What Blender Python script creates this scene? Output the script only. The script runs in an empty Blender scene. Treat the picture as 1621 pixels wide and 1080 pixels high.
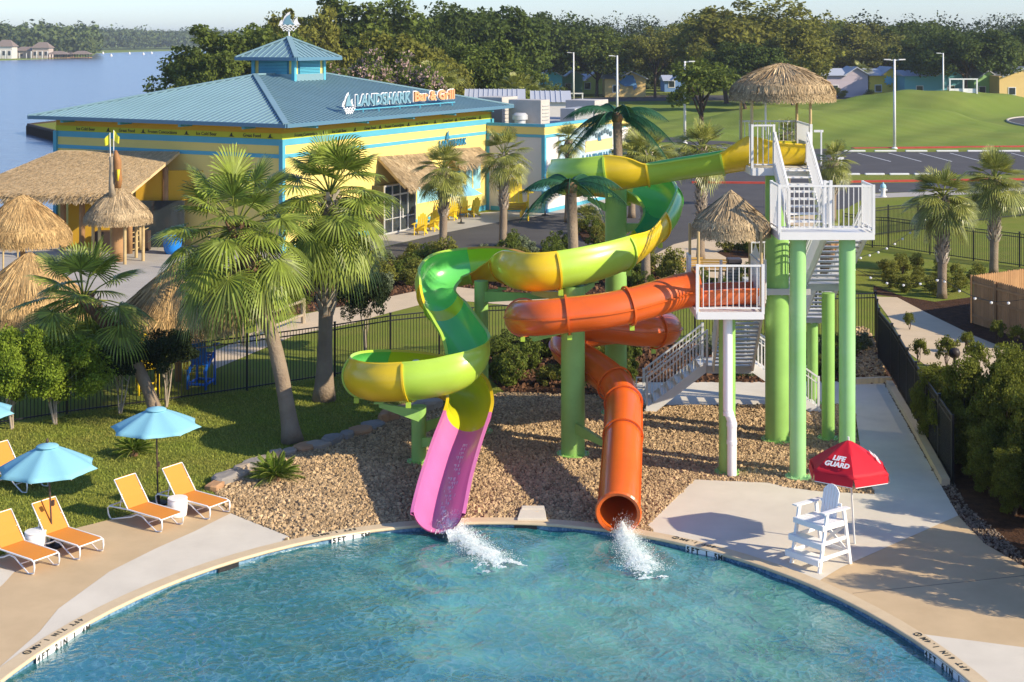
import bpy, bmesh, math, random
import numpy as np
from mathutils import Vector, Matrix
R_ = math.radians
random.seed(7); rng = np.random.default_rng(7)
sc = bpy.context.scene
# ---------------------------------------------------------------- camera, world, sun
FP, HC, CX, Y0 = 2300.0, 12.0, 810.5, 62.0     # focal length (photo px), eye height, centre column, horizon row
cd = bpy.data.cameras.new('camera'); cam = bpy.data.objects.new('camera', cd)
sc.collection.objects.link(cam); sc.camera = cam
cam.location = (0, 0, HC); cam.rotation_euler = (R_(90), 0, 0)
cd.sensor_width = 36; cd.lens = 36*FP/1621.0
cd.shift_y = -(540-Y0)/1621.0
cd.clip_start = 0.5; cd.clip_end = 9000
SUN = Vector((.905*math.cos(R_(29)), -.425*math.cos(R_(29)), math.sin(R_(29)))).normalized()
w = bpy.data.worlds.new('World'); sc.world = w; w.use_nodes = True
nt = w.node_tree
sky = nt.nodes.new('ShaderNodeTexSky'); sky.sky_type = 'NISHITA'; sky.sun_disc = False
sky.sun_elevation = R_(29); sky.sun_rotation = math.atan2(SUN.x, SUN.y)
sky.air_density = 1.0; sky.dust_density = 0.4; sky.ozone_density = 3.0; sky.altitude = 20
bg = nt.nodes['Background']; bg.inputs['Strength'].default_value = 0.13
tint = nt.nodes.new('ShaderNodeMix'); tint.data_type = 'RGBA'; tint.blend_type = 'MULTIPLY'
tint.inputs[0].default_value = 1; tint.inputs[7].default_value = (.87, .97, 1.23, 1)
nt.links.new(sky.outputs[0], tint.inputs[6]); nt.links.new(tint.outputs[2], bg.inputs['Color'])
sl = bpy.data.lights.new('sun', 'SUN'); sun = bpy.data.objects.new('sun', sl); sc.collection.objects.link(sun)
sl.energy = 5.0; sl.angle = R_(0.55); sl.color = (1.0, .87, .66)
sun.rotation_euler = SUN.to_track_quat('Z', 'Y').to_euler()
sc.view_settings.view_transform = 'Standard'; sc.view_settings.look = 'None'
sc.view_settings.exposure = 0.5; sc.view_settings.gamma = 1
sc.cycles.max_bounces = 8; sc.cycles.transparent_max_bounces = 16

# ---------------------------------------------------------------- helpers
def G(px, py, z=0.0):
    Y = FP*(HC-z)/(py-Y0); return Vector(((px-CX)*Y/FP, Y, z))
def D(px, Y, z): return Vector(((px-CX)*Y/FP, Y, z))
def ZY(py, Y): return HC-(py-Y0)*Y/FP
def DY(px, Y, py): return D(px, Y, ZY(py, Y))
class MB:
    def __init__(s): s.v=[]; s.f=[]; s.np=[]
    def add(s, vs, fs):
        n=len(s.v); s.v.extend([tuple(v) for v in vs]); s.f.extend([tuple(i+n for i in f) for f in fs]); return s
    def quad(s,a,b,c,d): return s.add([a,b,c,d],[(0,1,2,3)])
    def box(s, c, size, M=None):
        hx,hy,hz=[k/2 for k in size]; c=Vector(c)
        vs=[Vector((x,y,z)) for x in(-hx,hx) for y in(-hy,hy) for z in(-hz,hz)]
        if M is not None: vs=[M@v for v in vs]
        return s.add([v+c for v in vs],[(0,1,3,2),(4,6,7,5),(0,4,5,1),(2,3,7,6),(0,2,6,4),(1,5,7,3)])
    def obox(s, o, a, b, c):       # box from corner o and three edge vectors
        o,a,b,c=[Vector(k) for k in(o,a,b,c)]
        vs=[o,o+a,o+a+b,o+b,o+c,o+a+c,o+a+b+c,o+b+c]
        return s.add(vs,[(3,2,1,0),(4,5,6,7),(0,1,5,4),(1,2,6,5),(2,3,7,6),(3,0,4,7)])
    def beam(s, p, q, wd, ht, up=(0,0,1)):
        p,q=Vector(p),Vector(q); t=(q-p).normalized(); up=Vector(up)
        sd=t.cross(up)
        if sd.length<1e-4: sd=t.cross(Vector((0,1,0)))
        sd.normalize(); u=sd.cross(t)
        a=sd*wd; b=u*ht
        return s.obox(p-a/2-b/2, a, b, q-p)
    def tube(s, pts, r, n=8, cap=True, ring0=None):
        pts=[Vector(p) for p in pts]; rs=r if hasattr(r,'__len__') else [r]*len(pts)
        vs=[];fs=[]; ref=None
        for i,p in enumerate(pts):
            t=(pts[min(i+1,len(pts)-1)]-pts[max(i-1,0)]).normalized()
            if ref is None:
                ref=Vector((1,0,0)) if abs(t.x)<.9 else Vector((0,1,0))
            sd=(ref-t*ref.dot(t)).normalized(); ref=sd; u=t.cross(sd)
            for k in range(n):
                a=2*math.pi*k/n; vs.append(p+(sd*math.cos(a)+u*math.sin(a))*rs[i])
        for i in range(len(pts)-1):
            for k in range(n):
                k2=(k+1)%n; fs.append((i*n+k,i*n+k2,(i+1)*n+k2,(i+1)*n+k))
        if cap: fs.append(tuple(range(n-1,-1,-1))); m=(len(pts)-1)*n; fs.append(tuple(m+k for k in range(n)))
        return s.add(vs,fs)
    def lathe(s, c, prof, n=24, sx=1, sy=1):
        c=Vector(c); vs=[];fs=[]
        for r,z in prof:
            for k in range(n):
                a=2*math.pi*k/n; vs.append(c+Vector((r*math.cos(a)*sx,r*math.sin(a)*sy,z)))
        for i in range(len(prof)-1):
            for k in range(n):
                k2=(k+1)%n; fs.append((i*n+k,i*n+k2,(i+1)*n+k2,(i+1)*n+k))
        if prof[0][0]>1e-3: fs.append(tuple(range(n-1,-1,-1)))
        if prof[-1][0]>1e-3: m=(len(prof)-1)*n; fs.append(tuple(m+k for k in range(n)))
        return s.add(vs,fs)
    def ball(s, c, r, sub=1, sq=(1,1,1)):
        bm=bmesh.new(); bmesh.ops.create_icosphere(bm,subdivisions=sub,radius=1)
        c=Vector(c)
        vs=[c+Vector((v.co.x*r*sq[0],v.co.y*r*sq[1],v.co.z*r*sq[2])) for v in bm.verts]
        fs=[[v.index for v in f.verts] for f in bm.faces]; bm.free(); return s.add(vs,fs)
    def prism(s, pts, d):          # closed planar outline pushed along d
        pts=[Vector(p) for p in pts]; d=Vector(d); n=len(pts)
        return s.add(pts+[p+d for p in pts],[tuple(range(n-1,-1,-1)),tuple(range(n,2*n))]+[(i,(i+1)%n,(i+1)%n+n,i+n) for i in range(n)])
    def quads(s, A): s.np.append(np.asarray(A,float).reshape(-1,4,3)); return s   # numpy quads N,4,3
    def mesh(s, name, off=Vector((0,0,0))):
        me=bpy.data.meshes.new(name)
        V=np.array(s.v,float).reshape(-1,3); n0=len(V)
        fl=[len(f) for f in s.f]; idx=[i for f in s.f for i in f]
        if s.np:
            Q=np.concatenate(s.np).reshape(-1,3); nq=len(Q)//4
            V=np.concatenate([V,Q]); idx=np.concatenate([np.array(idx,int),np.arange(n0,n0+len(Q))]); fl=np.concatenate([np.array(fl,int),np.full(nq,4)])
        V=V-np.array(off)
        fl=np.array(fl,int); idx=np.array(idx,int)
        me.vertices.add(len(V)); me.vertices.foreach_set('co',V.ravel())
        me.loops.add(len(idx)); me.loops.foreach_set('vertex_index',idx)
        me.polygons.add(len(fl)); st=np.concatenate([[0],np.cumsum(fl)[:-1]])
        me.polygons.foreach_set('loop_start',st.astype(int)); me.polygons.foreach_set('loop_total',fl)
        me.update(calc_edges=True); return me
    def build(s, name, m, parent=None, smooth=False, label=None, bevel=0):
        off=Vector(parent['_o']) if parent is not None else Vector((0,0,0))
        me=s.mesh(name,off); me.materials.append(m)
        if smooth: me.shade_smooth()
        else: me.shade_flat()
        o=bpy.data.objects.new(name,me); sc.collection.objects.link(o)
        if smooth=='auto':
            try: me.set_sharp_from_angle(angle=R_(40))
            except Exception: pass
        if bevel:
            b=o.modifiers.new('bevel','BEVEL'); b.width=bevel; b.segments=2; b.limit_method='ANGLE'
        if parent is not None: o.parent=parent; o['_o']=tuple(off)
        if label: o['label']=label
        return o
def thing(name,label,cat,loc=(0,0,0),group=None):
    o=bpy.data.objects.new(name,None); sc.collection.objects.link(o); o.location=loc; o.empty_display_size=.2
    o['_o']=tuple(loc); o['label']=label; o['category']=cat
    if group: o['group']=group
    return o
def tag(o,label,cat,group=None,kind=None):
    o['label']=label; o['category']=cat
    if group: o['group']=group
    if kind: o['kind']=kind
    return o
def struct(name,mb,m,smooth=False):
    o=mb.build(name,m,None,smooth); o['kind']='structure'; return o
def copy_tree(o,parent=None):
    c=o.copy(); sc.collection.objects.link(c)
    if parent is not None: c.parent=parent
    for ch in list(o.children): copy_tree(ch,c)
    return c
def dup(o,loc,rz=0,s=1,label=None,group=None):
    c=copy_tree(o); c.location=loc; c.rotation_euler=(0,0,rz)
    c.scale=s if hasattr(s,'__len__') else (s,s,s)
    if label: c['label']=label
    if group: c['group']=group
    return c
def place(o,loc,rz=0,s=1):
    o.location=loc; o.rotation_euler=(0,0,rz); o.scale=s if hasattr(s,'__len__') else (s,s,s); return o
def textmesh(mb, body, size, o, ax, up, depth=.02, off=0.0, align='CENTER', sx=1.0, shear=0):
    cu=bpy.data.curves.new('t','FONT'); cu.body=body; cu.size=size; cu.extrude=depth/2; cu.offset=off; cu.align_x=align; cu.align_y='CENTER'; cu.resolution_u=3; cu.shear=shear
    ob=bpy.data.objects.new('t',cu); sc.collection.objects.link(ob)
    dg=bpy.context.evaluated_depsgraph_get(); me=bpy.data.meshes.new_from_object(ob.evaluated_get(dg))
    ax=Vector(ax).normalized(); up=Vector(up).normalized(); nz=ax.cross(up)
    mb.add([Vector(o)+ax*v.co.x*sx+up*v.co.y+nz*v.co.z for v in me.vertices],[tuple(p.vertices) for p in me.polygons])
    bpy.data.objects.remove(ob); bpy.data.curves.remove(cu); bpy.data.meshes.remove(me)
def catmull(P, n=8):
    P=[np.array(p,float) for p in P]; out=[]
    for i in range(len(P)-1):
        a,b,c,d=P[max(i-1,0)],P[i],P[i+1],P[min(i+2,len(P)-1)]
        for k in range(n):
            t=k/n; out.append(.5*((2*b)+(-a+c)*t+(2*a-5*b+4*c-d)*t*t+(-a+3*b-3*c+d)*t**3))
    out.append(P[-1]); return out
# ---------------------------------------------------------------- materials
MATS={}
ORD=['first','second','third','fourth','fifth','sixth','seventh','eighth','ninth','tenth','eleventh','twelfth','thirteenth','fourteenth','fifteenth','sixteenth','seventeenth','eighteenth','nineteenth']
T2=['twenty','thirty']
for t_ in T2: ORD+=[t_[:-1]+'ieth']+[t_+'-'+ORD[i] for i in range(9)]
def by_place(objs,lab):
    for i,o in enumerate(sorted(objs,key=lambda o:o['_px'])): o['label']=lab+', '+ORD[i]+' from the left'
def mat(name,col,rough=.7,spec=.3,ns=0,na=.15,bump=0,bs=None,metal=0,island=0,col2=None,trans=0,coat=0,detail=4,bd=.02):
    if name in MATS: return MATS[name]
    m=bpy.data.materials.new(name); m.use_nodes=True; N=m.node_tree.nodes; Lk=m.node_tree.links
    p=N['Principled BSDF']; p.inputs['Roughness'].default_value=rough; p.inputs['Metallic'].default_value=metal
    p.inputs['Specular IOR Level'].default_value=spec
    if coat: p.inputs['Coat Weight'].default_value=coat; p.inputs['Coat Roughness'].default_value=.12
    c=(*col,1); p.inputs['Base Color'].default_value=c
    cur=None
    tc=N.new('ShaderNodeTexCoord')
    if ns:
        nz=N.new('ShaderNodeTexNoise'); nz.inputs['Scale'].default_value=ns; nz.inputs['Detail'].default_value=detail; nz.inputs['Roughness'].default_value=.62
        Lk.new(tc.outputs['Object'],nz.inputs['Vector'])
        mx=N.new('ShaderNodeMix'); mx.data_type='RGBA'
        cr=N.new('ShaderNodeMapRange'); cr.inputs[1].default_value=.3; cr.inputs[2].default_value=.7
        Lk.new(nz.outputs['Fac'],cr.inputs[0]); Lk.new(cr.outputs[0],mx.inputs[0])
        c2=col2 if col2 else tuple(k*(1-na*2) for k in col)
        mx.inputs[6].default_value=c; mx.inputs[7].default_value=(*c2,1); cur=mx.outputs[2]
    if island:
        ge=N.new('ShaderNodeNewGeometry'); hs=N.new('ShaderNodeHueSaturation')
        mr=N.new('ShaderNodeMapRange'); mr.inputs[3].default_value=1-island; mr.inputs[4].default_value=1+island
        Lk.new(ge.outputs['Random Per Island'],mr.inputs[0]); Lk.new(mr.outputs[0],hs.inputs['Value'])
        if cur is not None: Lk.new(cur,hs.inputs['Color'])
        else: hs.inputs['Color'].default_value=c
        cur=hs.outputs[0]
    if cur is not None: Lk.new(cur,p.inputs['Base Color'])
    if bump:
        b=N.new('ShaderNodeBump'); b.inputs['Strength'].default_value=bump; b.inputs['Distance'].default_value=bd
        n2=N.new('ShaderNodeTexNoise'); n2.inputs['Scale'].default_value=bs or ns*3; n2.inputs['Detail'].default_value=5
        Lk.new(tc.outputs['Object'],n2.inputs['Vector']); Lk.new(n2.outputs['Fac'],b.inputs['Height']); Lk.new(b.outputs[0],p.inputs['Normal'])
    if trans:
        tr=N.new('ShaderNodeBsdfTranslucent'); ms=N.new('ShaderNodeMixShader'); ms.inputs[0].default_value=trans
        if cur is not None:
            br=N.new('ShaderNodeHueSaturation'); br.inputs['Value'].default_value=1.5; Lk.new(cur,br.inputs['Color']); Lk.new(br.outputs[0],tr.inputs[0])
        else: tr.inputs[0].default_value=tuple(min(1,k*1.5) for k in col)+(1,)
        out=N['Material Output']; Lk.new(p.outputs[0],ms.inputs[1]); Lk.new(tr.outputs[0],ms.inputs[2]); Lk.new(ms.outputs[0],out.inputs[0])
    MATS[name]=m; return m
def leafmat(name,c1,c2,island=.35,trans=.25,ns=.5,rough=.7,spec=.10): return mat(name,c1,rough,spec,ns=ns,col2=c2,island=island,trans=trans)
grass=mat('grass',(.155,.205,.028),.95,.05,ns=.55,col2=(.215,.215,.046),bump=.9,bs=22,bd=.06,detail=8)
grassfar=mat('grass_field',(.145,.21,.035),.95,.05,ns=.06,col2=(.20,.235,.05),bump=.6,bs=5,bd=.1,detail=9)
tan=mat('tan_deck',(.58,.43,.255),.8,.2,ns=.9,col2=(.49,.36,.21),bump=.25,bs=60,detail=9,bd=.01)
white_deck=mat('white_deck',(.67,.61,.50),.8,.2,ns=.8,col2=(.57,.515,.42),bump=.25,bs=60,detail=9,bd=.01)
coping_m=mat('coping',(.62,.49,.31),.7,.25,ns=3,col2=(.56,.43,.27),bump=.2,bs=50)
conc=mat('concrete',(.42,.39,.34),.85,.2,ns=.9,col2=(.36,.33,.29),bump=.2,bs=30,detail=9)
tanpath=mat('tan_path',(.60,.47,.31),.85,.2,ns=.9,col2=(.52,.41,.27),bump=.2,bs=30,detail=9)
asph=mat('asphalt',(.062,.058,.058),.9,.25,ns=.35,col2=(.085,.08,.078),bump=.3,bs=40,detail=10)
mulch=mat('mulch',(.10,.052,.03),.95,.05,ns=3,col2=(.045,.025,.016),bump=1,bs=14,bd=.08,detail=8)
gravel_m=mat('gravel_bed',(.25,.17,.095),.95,.1,ns=9,col2=(.13,.085,.05),bump=1,bs=16,bd=.08,detail=6)
stone_m=mat('gravel_stone',(.48,.345,.195),.85,.2,ns=.9,col2=(.35,.24,.13),island=.42)
rock_m=mat('ledge_rock',(.42,.31,.20),.85,.2,ns=1.6,col2=(.30,.26,.22),bump=.6,bs=6,island=.25,bd=.05)
whitep=mat('white_paint',(.78,.77,.74),.4,.4,ns=2,na=.04)
whitepl=mat('white_plastic',(.82,.80,.78),.35,.45)
redm=mat('red_curb',(.50,.07,.045),.7,.2,ns=1.5,na=.12)
blackm=mat('black_metal',(.012,.012,.013),.45,.4)
bambo=mat('bamboo',(.55,.41,.20),.6,.3,ns=2,col2=(.42,.30,.14))
woodm=mat('cedar_wood',(.42,.24,.11),.8,.2,ns=1.5,col2=(.33,.18,.08),bump=.3,bs=10,island=.12)
barkm=mat('bark',(.12,.085,.06),.95,.1,ns=2.5,col2=(.06,.045,.035),bump=1,bs=9,bd=.06)
palmbark=mat('palm_bark',(.30,.235,.165),.9,.1,ns=1.2,col2=(.20,.145,.10),bump=.9,bs=14,bd=.03,detail=7)
palmred=mat('palm_bark_red',(.26,.15,.09),.9,.1,ns=3,col2=(.17,.09,.05),bump=.9,bs=14,bd=.03)
bootm=mat('palm_boot',(.55,.48,.38),.85,.1,ns=2,col2=(.27,.20,.14),island=.3)
thatch=mat('thatch',(.50,.38,.225),.9,.1,ns=1.3,col2=(.36,.255,.14),island=.45)
thatch2=mat('thatch_golden',(.56,.38,.17),.9,.1,ns=1.3,col2=(.36,.22,.09),island=.45)
thatchbar=mat('thatch_panel',(.62,.46,.26),.95,.05,ns=3,col2=(.54,.39,.21),bump=.6,bs=12,bd=.05,island=.22)
GRN=mat('slide_lime',(.42,.63,.06),.34,.45,ns=.9,na=.07,coat=.22)
GRN2=mat('slide_green',(.10,.46,.055),.3,.5,ns=.7,na=.05,coat=.35)
YEL=mat('slide_yellow',(.80,.55,.015),.34,.45,ns=.9,na=.07,coat=.22)
PNK=mat('slide_pink',(.68,.17,.40),.34,.45,ns=.9,na=.07,coat=.22)
ORG=mat('slide_orange',(.74,.125,.012),.32,.45,ns=1.1,na=.09,coat=.25)
COL=mat('column_green',(.29,.53,.13),.45,.4,ns=1.3,na=.08)
COLP=mat('column_pale_green',(.34,.60,.28),.42,.45,ns=.6,col2=(.27,.55,.17))
lf_fan=leafmat('fan_leaf',(.25,.295,.042),(.14,.19,.028),island=.5,trans=.26,ns=.9,rough=.45,spec=.35)
lf_sabal=leafmat('sabal_leaf',(.29,.29,.06),(.17,.19,.035),island=.35,trans=.15,ns=.9,rough=.4,spec=.45)
lf_fake=leafmat('coconut_leaf',(.025,.10,.045),(.015,.065,.03),island=.4,trans=.12,ns=.9,rough=.5,spec=.25)
lf_dead=leafmat('dead_leaf',(.33,.27,.13),(.20,.14,.06),island=.3,trans=.1,ns=.9)
lf_dead2=leafmat('brown_leaf',(.30,.17,.07),(.18,.09,.04),island=.3,trans=.1,ns=.9)
lf_oak=leafmat('oak_leaf',(.085,.118,.022),(.048,.072,.015),ns=.35)
lf_green=leafmat('green_leaf',(.135,.172,.028),(.075,.10,.018),ns=.35)
lf_olive=leafmat('olive_leaf',(.20,.19,.032),(.115,.125,.022),ns=.3)
lf_yell=leafmat('yellow_green_leaf',(.20,.195,.035),(.11,.125,.022),ns=.35)
lf_far=leafmat('far_leaf',(.11,.14,.045),(.07,.10,.035),ns=.05,trans=.1)
lf_bush=leafmat('bush_leaf',(.23,.30,.03),(.13,.19,.02),ns=1.5)
lf_dark=leafmat('dark_bush_leaf',(.035,.05,.018),(.02,.032,.012),ns=1.5)
lf_hedge=leafmat('hedge_leaf',(.165,.175,.024),(.09,.11,.016),ns=1.2)
lf_grey=leafmat('sage_leaf',(.20,.23,.13),(.13,.16,.08),ns=1.5)
lf_flower=leafmat('blossom',(.50,.36,.33),(.42,.28,.25),ns=1.5)
blueroof=mat('blue_metal_roof',(.19,.31,.35),.38,.5,ns=.4,na=.05)
bluetrim=mat('blue_trim',(.10,.40,.52),.5,.3,ns=.8,na=.05)
teal_trim=mat('deep_blue_trim',(.03,.19,.32),.5,.3)
wyel=mat('yellow_wall',(.80,.62,.19),.75,.2,ns=.6,na=.03)
wochre=mat('ochre_wall',(.62,.36,.03),.75,.2,ns=.6,na=.04)
wlime=mat('lime_sign_band',(.50,.50,.035),.7,.2)
wwhite=mat('white_wall',(.66,.62,.58),.75,.2,ns=.5,na=.03)
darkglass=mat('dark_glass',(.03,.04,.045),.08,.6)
alum=mat('aluminium_frame',(.55,.55,.54),.4,.5,metal=.3)
galv=mat('grey_metal',(.42,.42,.41),.5,.4,ns=1,na=.08)
textdk=mat('dark_lettering',(.04,.045,.04),.6,.2)
yelp=mat('yellow_paint',(.80,.56,.02),.45,.4)
bluep=mat('blue_paint',(.01,.16,.65),.45,.4)
# ================================================================ SETTING
PA,PB,PCX,PCY = 9.34, 11.86, -.51, 24.2        # pool outline (ellipse in plan)
def pool(t,off=0.0,z=0.0):
    t=R_(t); n=Vector((math.cos(t)*PB, math.sin(t)*PA,0)).normalized()
    return Vector((PCX+PA*math.cos(t)+n.x*off, PCY+PB*math.sin(t)+n.y*off, z))
def parc(t0,t1,off,n=40): return [pool(t0+(t1-t0)*i/n,off) for i in range(n+1)]
def sheet(name,pts,z,m,holes=(),skirt=0,kind='structure'):
    bm=bmesh.new(); mbv=[]
    loops=[pts]+list(holes); es=[]
    for lp in loops:
        vs=[bm.verts.new((p[0],p[1],z)) for p in lp]
        for i in range(len(vs)): es.append(bm.edges.new((vs[i],vs[(i+1)%len(vs)])))
    bmesh.ops.triangle_fill(bm,use_beauty=True,use_dissolve=False,edges=es,normal=(0,0,1))
    for f in bm.faces:
        if f.normal.z<0: f.normal_flip()
    if skirt:
        for i in range(len(pts)):
            a,b=pts[i],pts[(i+1)%len(pts)]
            q=[bm.verts.new((a[0],a[1],z)),bm.verts.new((b[0],b[1],z)),bm.verts.new((b[0],b[1],z-skirt)),bm.verts.new((a[0],a[1],z-skirt))]
            bm.faces.new(q)
    me=bpy.data.meshes.new(name); bm.to_mesh(me); bm.free(); me.materials.append(m)
    o=bpy.data.objects.new(name,me); sc.collection.objects.link(o); o['kind']=kind; return o
def inpoly(P,poly):
    x,y=P[:,0],P[:,1]; c=np.zeros(len(P),bool); n=len(poly)
    for i in range(n):
        a,b=poly[i],poly[(i+1)%n]
        k=((a[1]>y)!=(b[1]>y)); dy=(b[1]-a[1]) or 1e-9
        c^=k&(x<(b[0]-a[0])*(y-a[1])/dy+a[0])
    return c
land=[(-60,-5),(-60,72),(-36,86),(-30.5,90.5),(-22,113),(-26,140),(-45,165),(-56.8,184),(-67.6,203),(-66,211),(-60,235),(-80,330),(-99,440),(-115,600),(-60,900),(0,1500),(1600,1500),(1600,-5)]
sheet('ground',land,0,grass,holes=[parc(0,354,.05,60)],skirt=1.6)
farland=[G(x,y,-1.2) for x,y in((-900,99),(-300,99),(0,96),(60,94),(100,92.5),(145,89),(152,84.5),(230,82),(300,80),(345,78.6))]+[(500,2050),(3000,2000),(3000,5500),(-4000,5500),(-4000,1200)]
sheet('far_shore_ground',farland,-.9,grassfar,skirt=.6)
# lake
lake=bpy.data.materials.new('lake_water'); lake.use_nodes=True; N=lake.node_tree.nodes; Lk=lake.node_tree.links
p=N['Principled BSDF']; p.inputs['Base Color'].default_value=(.14,.165,.205,1); p.inputs['Roughness'].default_value=.22; p.inputs['Specular IOR Level'].default_value=.5
tc=N.new('ShaderNodeTexCoord'); mp=N.new('ShaderNodeMapping'); mp.inputs['Scale'].default_value=(.25,.9,1)
nz=N.new('ShaderNodeTexNoise'); nz.inputs['Scale'].default_value=1.2; nz.inputs['Detail'].default_value=6
b=N.new('ShaderNodeBump'); b.inputs['Strength'].default_value=.55; b.inputs['Distance'].default_value=.35
Lk.new(tc.outputs['Object'],mp.inputs[0]); Lk.new(mp.outputs[0],nz.inputs[0]); Lk.new(nz.outputs[0],b.inputs['Height']); Lk.new(b.outputs[0],p.inputs['Normal'])
mb=MB(); mb.quad((-5000,40,-1.2),(2600,40,-1.2),(2600,5000,-1.2),(-5000,5000,-1.2)); struct('lake_water',mb,lake)
# pool basin
plaster=mat('pool_plaster',(.11,.34,.42),.6,.2,ns=.45,col2=(.06,.25,.36),bump=.3,bs=3)
tile=bpy.data.materials.new('pool_tile'); tile.use_nodes=True; N=tile.node_tree.nodes; Lk=tile.node_tree.links
vo=N.new('ShaderNodeTexVoronoi'); vo.inputs['Scale'].default_value=18; rp=N.new('ShaderNodeValToRGB')
rp.color_ramp.elements[0].color=(.03,.10,.22,1); rp.color_ramp.elements[1].color=(.22,.36,.46,1)
tc=N.new('ShaderNodeTexCoord'); Lk.new(tc.outputs['Object'],vo.inputs[0]); Lk.new(vo.outputs['Color'],rp.inputs[0]); Lk.new(rp.outputs[0],N['Principled BSDF'].inputs[0]); N['Principled BSDF'].inputs['Roughness'].default_value=.25
mb=MB(); n=90
ring=[pool(360*i/n,.05) for i in range(n)]
for i in range(n):
    a,c=ring[i],ring[(i+1)%n]; mb.quad((a.x,a.y,-.36),(c.x,c.y,-.36),(c.x,c.y,-1.35),(a.x,a.y,-1.35))
mb.add([(v.x,v.y,-1.35) for v in ring],[tuple(range(n))]); struct('pool_basin',mb,plaster)
mb=MB()
for i in range(n):
    a,c=ring[i],ring[(i+1)%n]; mb.quad((a.x,a.y,-.03),(c.x,c.y,-.03),(c.x,c.y,-.36),(a.x,a.y,-.36))
struct('pool_tile_band',mb,tile)
mb=MB()
prof=[(.045,-.05),(-.02,-.045),(-.035,-.02),(-.02,.018),(.0,.028),(.32,.028),(.33,-.05)]
for i in range(n):
    P=[[pool(360*k/n,o,z) for o,z in prof] for k in(i,i+1)]
    for k in range(len(prof)-1): mb.quad(P[0][k],P[1][k],P[1][k+1],P[0][k+1])
struct('pool_coping',mb,coping_m)
# pool water
wm=bpy.data.materials.new('pool_water'); wm.use_nodes=True; N=wm.node_tree.nodes; Lk=wm.node_tree.links
N.remove(N['Principled BSDF']); out=N['Material Output']
tc=N.new('ShaderNodeTexCoord')
def noise(scale,det=4,dist=0,vec=None):
    q=N.new('ShaderNodeTexNoise'); q.inputs['Scale'].default_value=scale; q.inputs['Detail'].default_value=det; q.inputs['Distortion'].default_value=dist
    Lk.new(vec or tc.outputs['Object'],q.inputs['Vector']); return q
def math_(op,a,b_,cl=False):
    q=N.new('ShaderNodeMath'); q.operation=op; q.use_clamp=cl
    for i,x in enumerate((a,b_)):
        if isinstance(x,(int,float)): q.inputs[i].default_value=x
        else: Lk.new(x,q.inputs[i])
    return q.outputs[0]
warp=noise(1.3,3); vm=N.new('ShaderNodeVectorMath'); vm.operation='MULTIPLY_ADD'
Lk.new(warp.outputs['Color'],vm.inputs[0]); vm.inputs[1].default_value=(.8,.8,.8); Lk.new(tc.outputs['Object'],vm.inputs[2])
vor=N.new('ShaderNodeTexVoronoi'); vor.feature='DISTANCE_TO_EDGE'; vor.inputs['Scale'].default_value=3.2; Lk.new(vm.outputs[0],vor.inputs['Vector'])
n1=noise(1.5,5,.5); n2=noise(6.5,4,.5); n3=noise(15,3,.3)
ridge=math_('SUBTRACT',1.0,math_('MULTIPLY',vor.outputs['Distance'],2.2,True))
hgt=math_('ADD',math_('MULTIPLY',ridge,.22),math_('ADD',math_('MULTIPLY',n1.outputs['Fac'],.45),math_('ADD',math_('MULTIPLY',n2.outputs['Fac'],.28),math_('MULTIPLY',n3.outputs['Fac'],.10))))
bp=N.new('ShaderNodeBump'); bp.inputs['Strength'].default_value=.55; bp.inputs['Distance'].default_value=.12; Lk.new(hgt,bp.inputs['Height'])
bg_=N.new('ShaderNodeBump'); bg_.inputs['Strength'].default_value=.6; bg_.inputs['Distance'].default_value=.10; Lk.new(hgt,bg_.inputs['Height'])
# aerated water: paler where the slides churn the middle of the pool, deep teal towards the edge
sx_=N.new('ShaderNodeSeparateXYZ'); Lk.new(tc.outputs['Object'],sx_.inputs[0])
ddx=math_('MULTIPLY',math_('SUBTRACT',sx_.outputs[0],1.6),.19); ddy=math_('MULTIPLY',math_('SUBTRACT',sx_.outputs[1],31.0),.20)
rad=math_('SQRT',math_('ADD',math_('MULTIPLY',ddx,ddx),math_('MULTIPLY',ddy,ddy)),0)
big=noise(.35,6,1.0); core=math_('SUBTRACT',1.15,math_('ADD',rad,math_('MULTIPLY',math_('SUBTRACT',big.outputs['Fac'],.5),2.4)),True)
cm=N.new('ShaderNodeMix'); cm.data_type='RGBA'; cm.inputs[6].default_value=(.019,.175,.185,1); cm.inputs[7].default_value=(.13,.43,.37,1); Lk.new(core,cm.inputs[0])
caustic_web=N.new('ShaderNodeMapRange'); caustic_web.inputs[1].default_value=.0; caustic_web.inputs[2].default_value=.075; caustic_web.inputs[3].default_value=.42; caustic_web.inputs[4].default_value=0; Lk.new(vor.outputs['Distance'],caustic_web.inputs[0])  # web of caustic and ripple light painted into the water colour
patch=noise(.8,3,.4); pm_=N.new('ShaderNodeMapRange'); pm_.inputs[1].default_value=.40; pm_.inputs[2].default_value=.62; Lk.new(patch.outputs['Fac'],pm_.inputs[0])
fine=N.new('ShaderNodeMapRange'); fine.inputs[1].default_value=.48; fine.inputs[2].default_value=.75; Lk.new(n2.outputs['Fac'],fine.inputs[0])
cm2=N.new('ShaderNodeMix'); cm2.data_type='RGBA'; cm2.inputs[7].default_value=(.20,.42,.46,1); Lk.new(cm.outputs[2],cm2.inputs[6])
Lk.new(math_('ADD',math_('MULTIPLY',caustic_web.outputs[0],pm_.outputs[0]),math_('MULTIPLY',fine.outputs[0],.5),True),cm2.inputs[0])
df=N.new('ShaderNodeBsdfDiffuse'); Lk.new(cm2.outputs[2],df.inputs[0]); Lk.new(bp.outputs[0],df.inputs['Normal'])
refr=N.new('ShaderNodeBsdfTransparent'); refr.inputs[0].default_value=(.50,.88,.92,1)
m1=N.new('ShaderNodeMixShader'); m1.inputs[0].default_value=.92; Lk.new(refr.outputs[0],m1.inputs[1]); Lk.new(df.outputs[0],m1.inputs[2])
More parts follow.
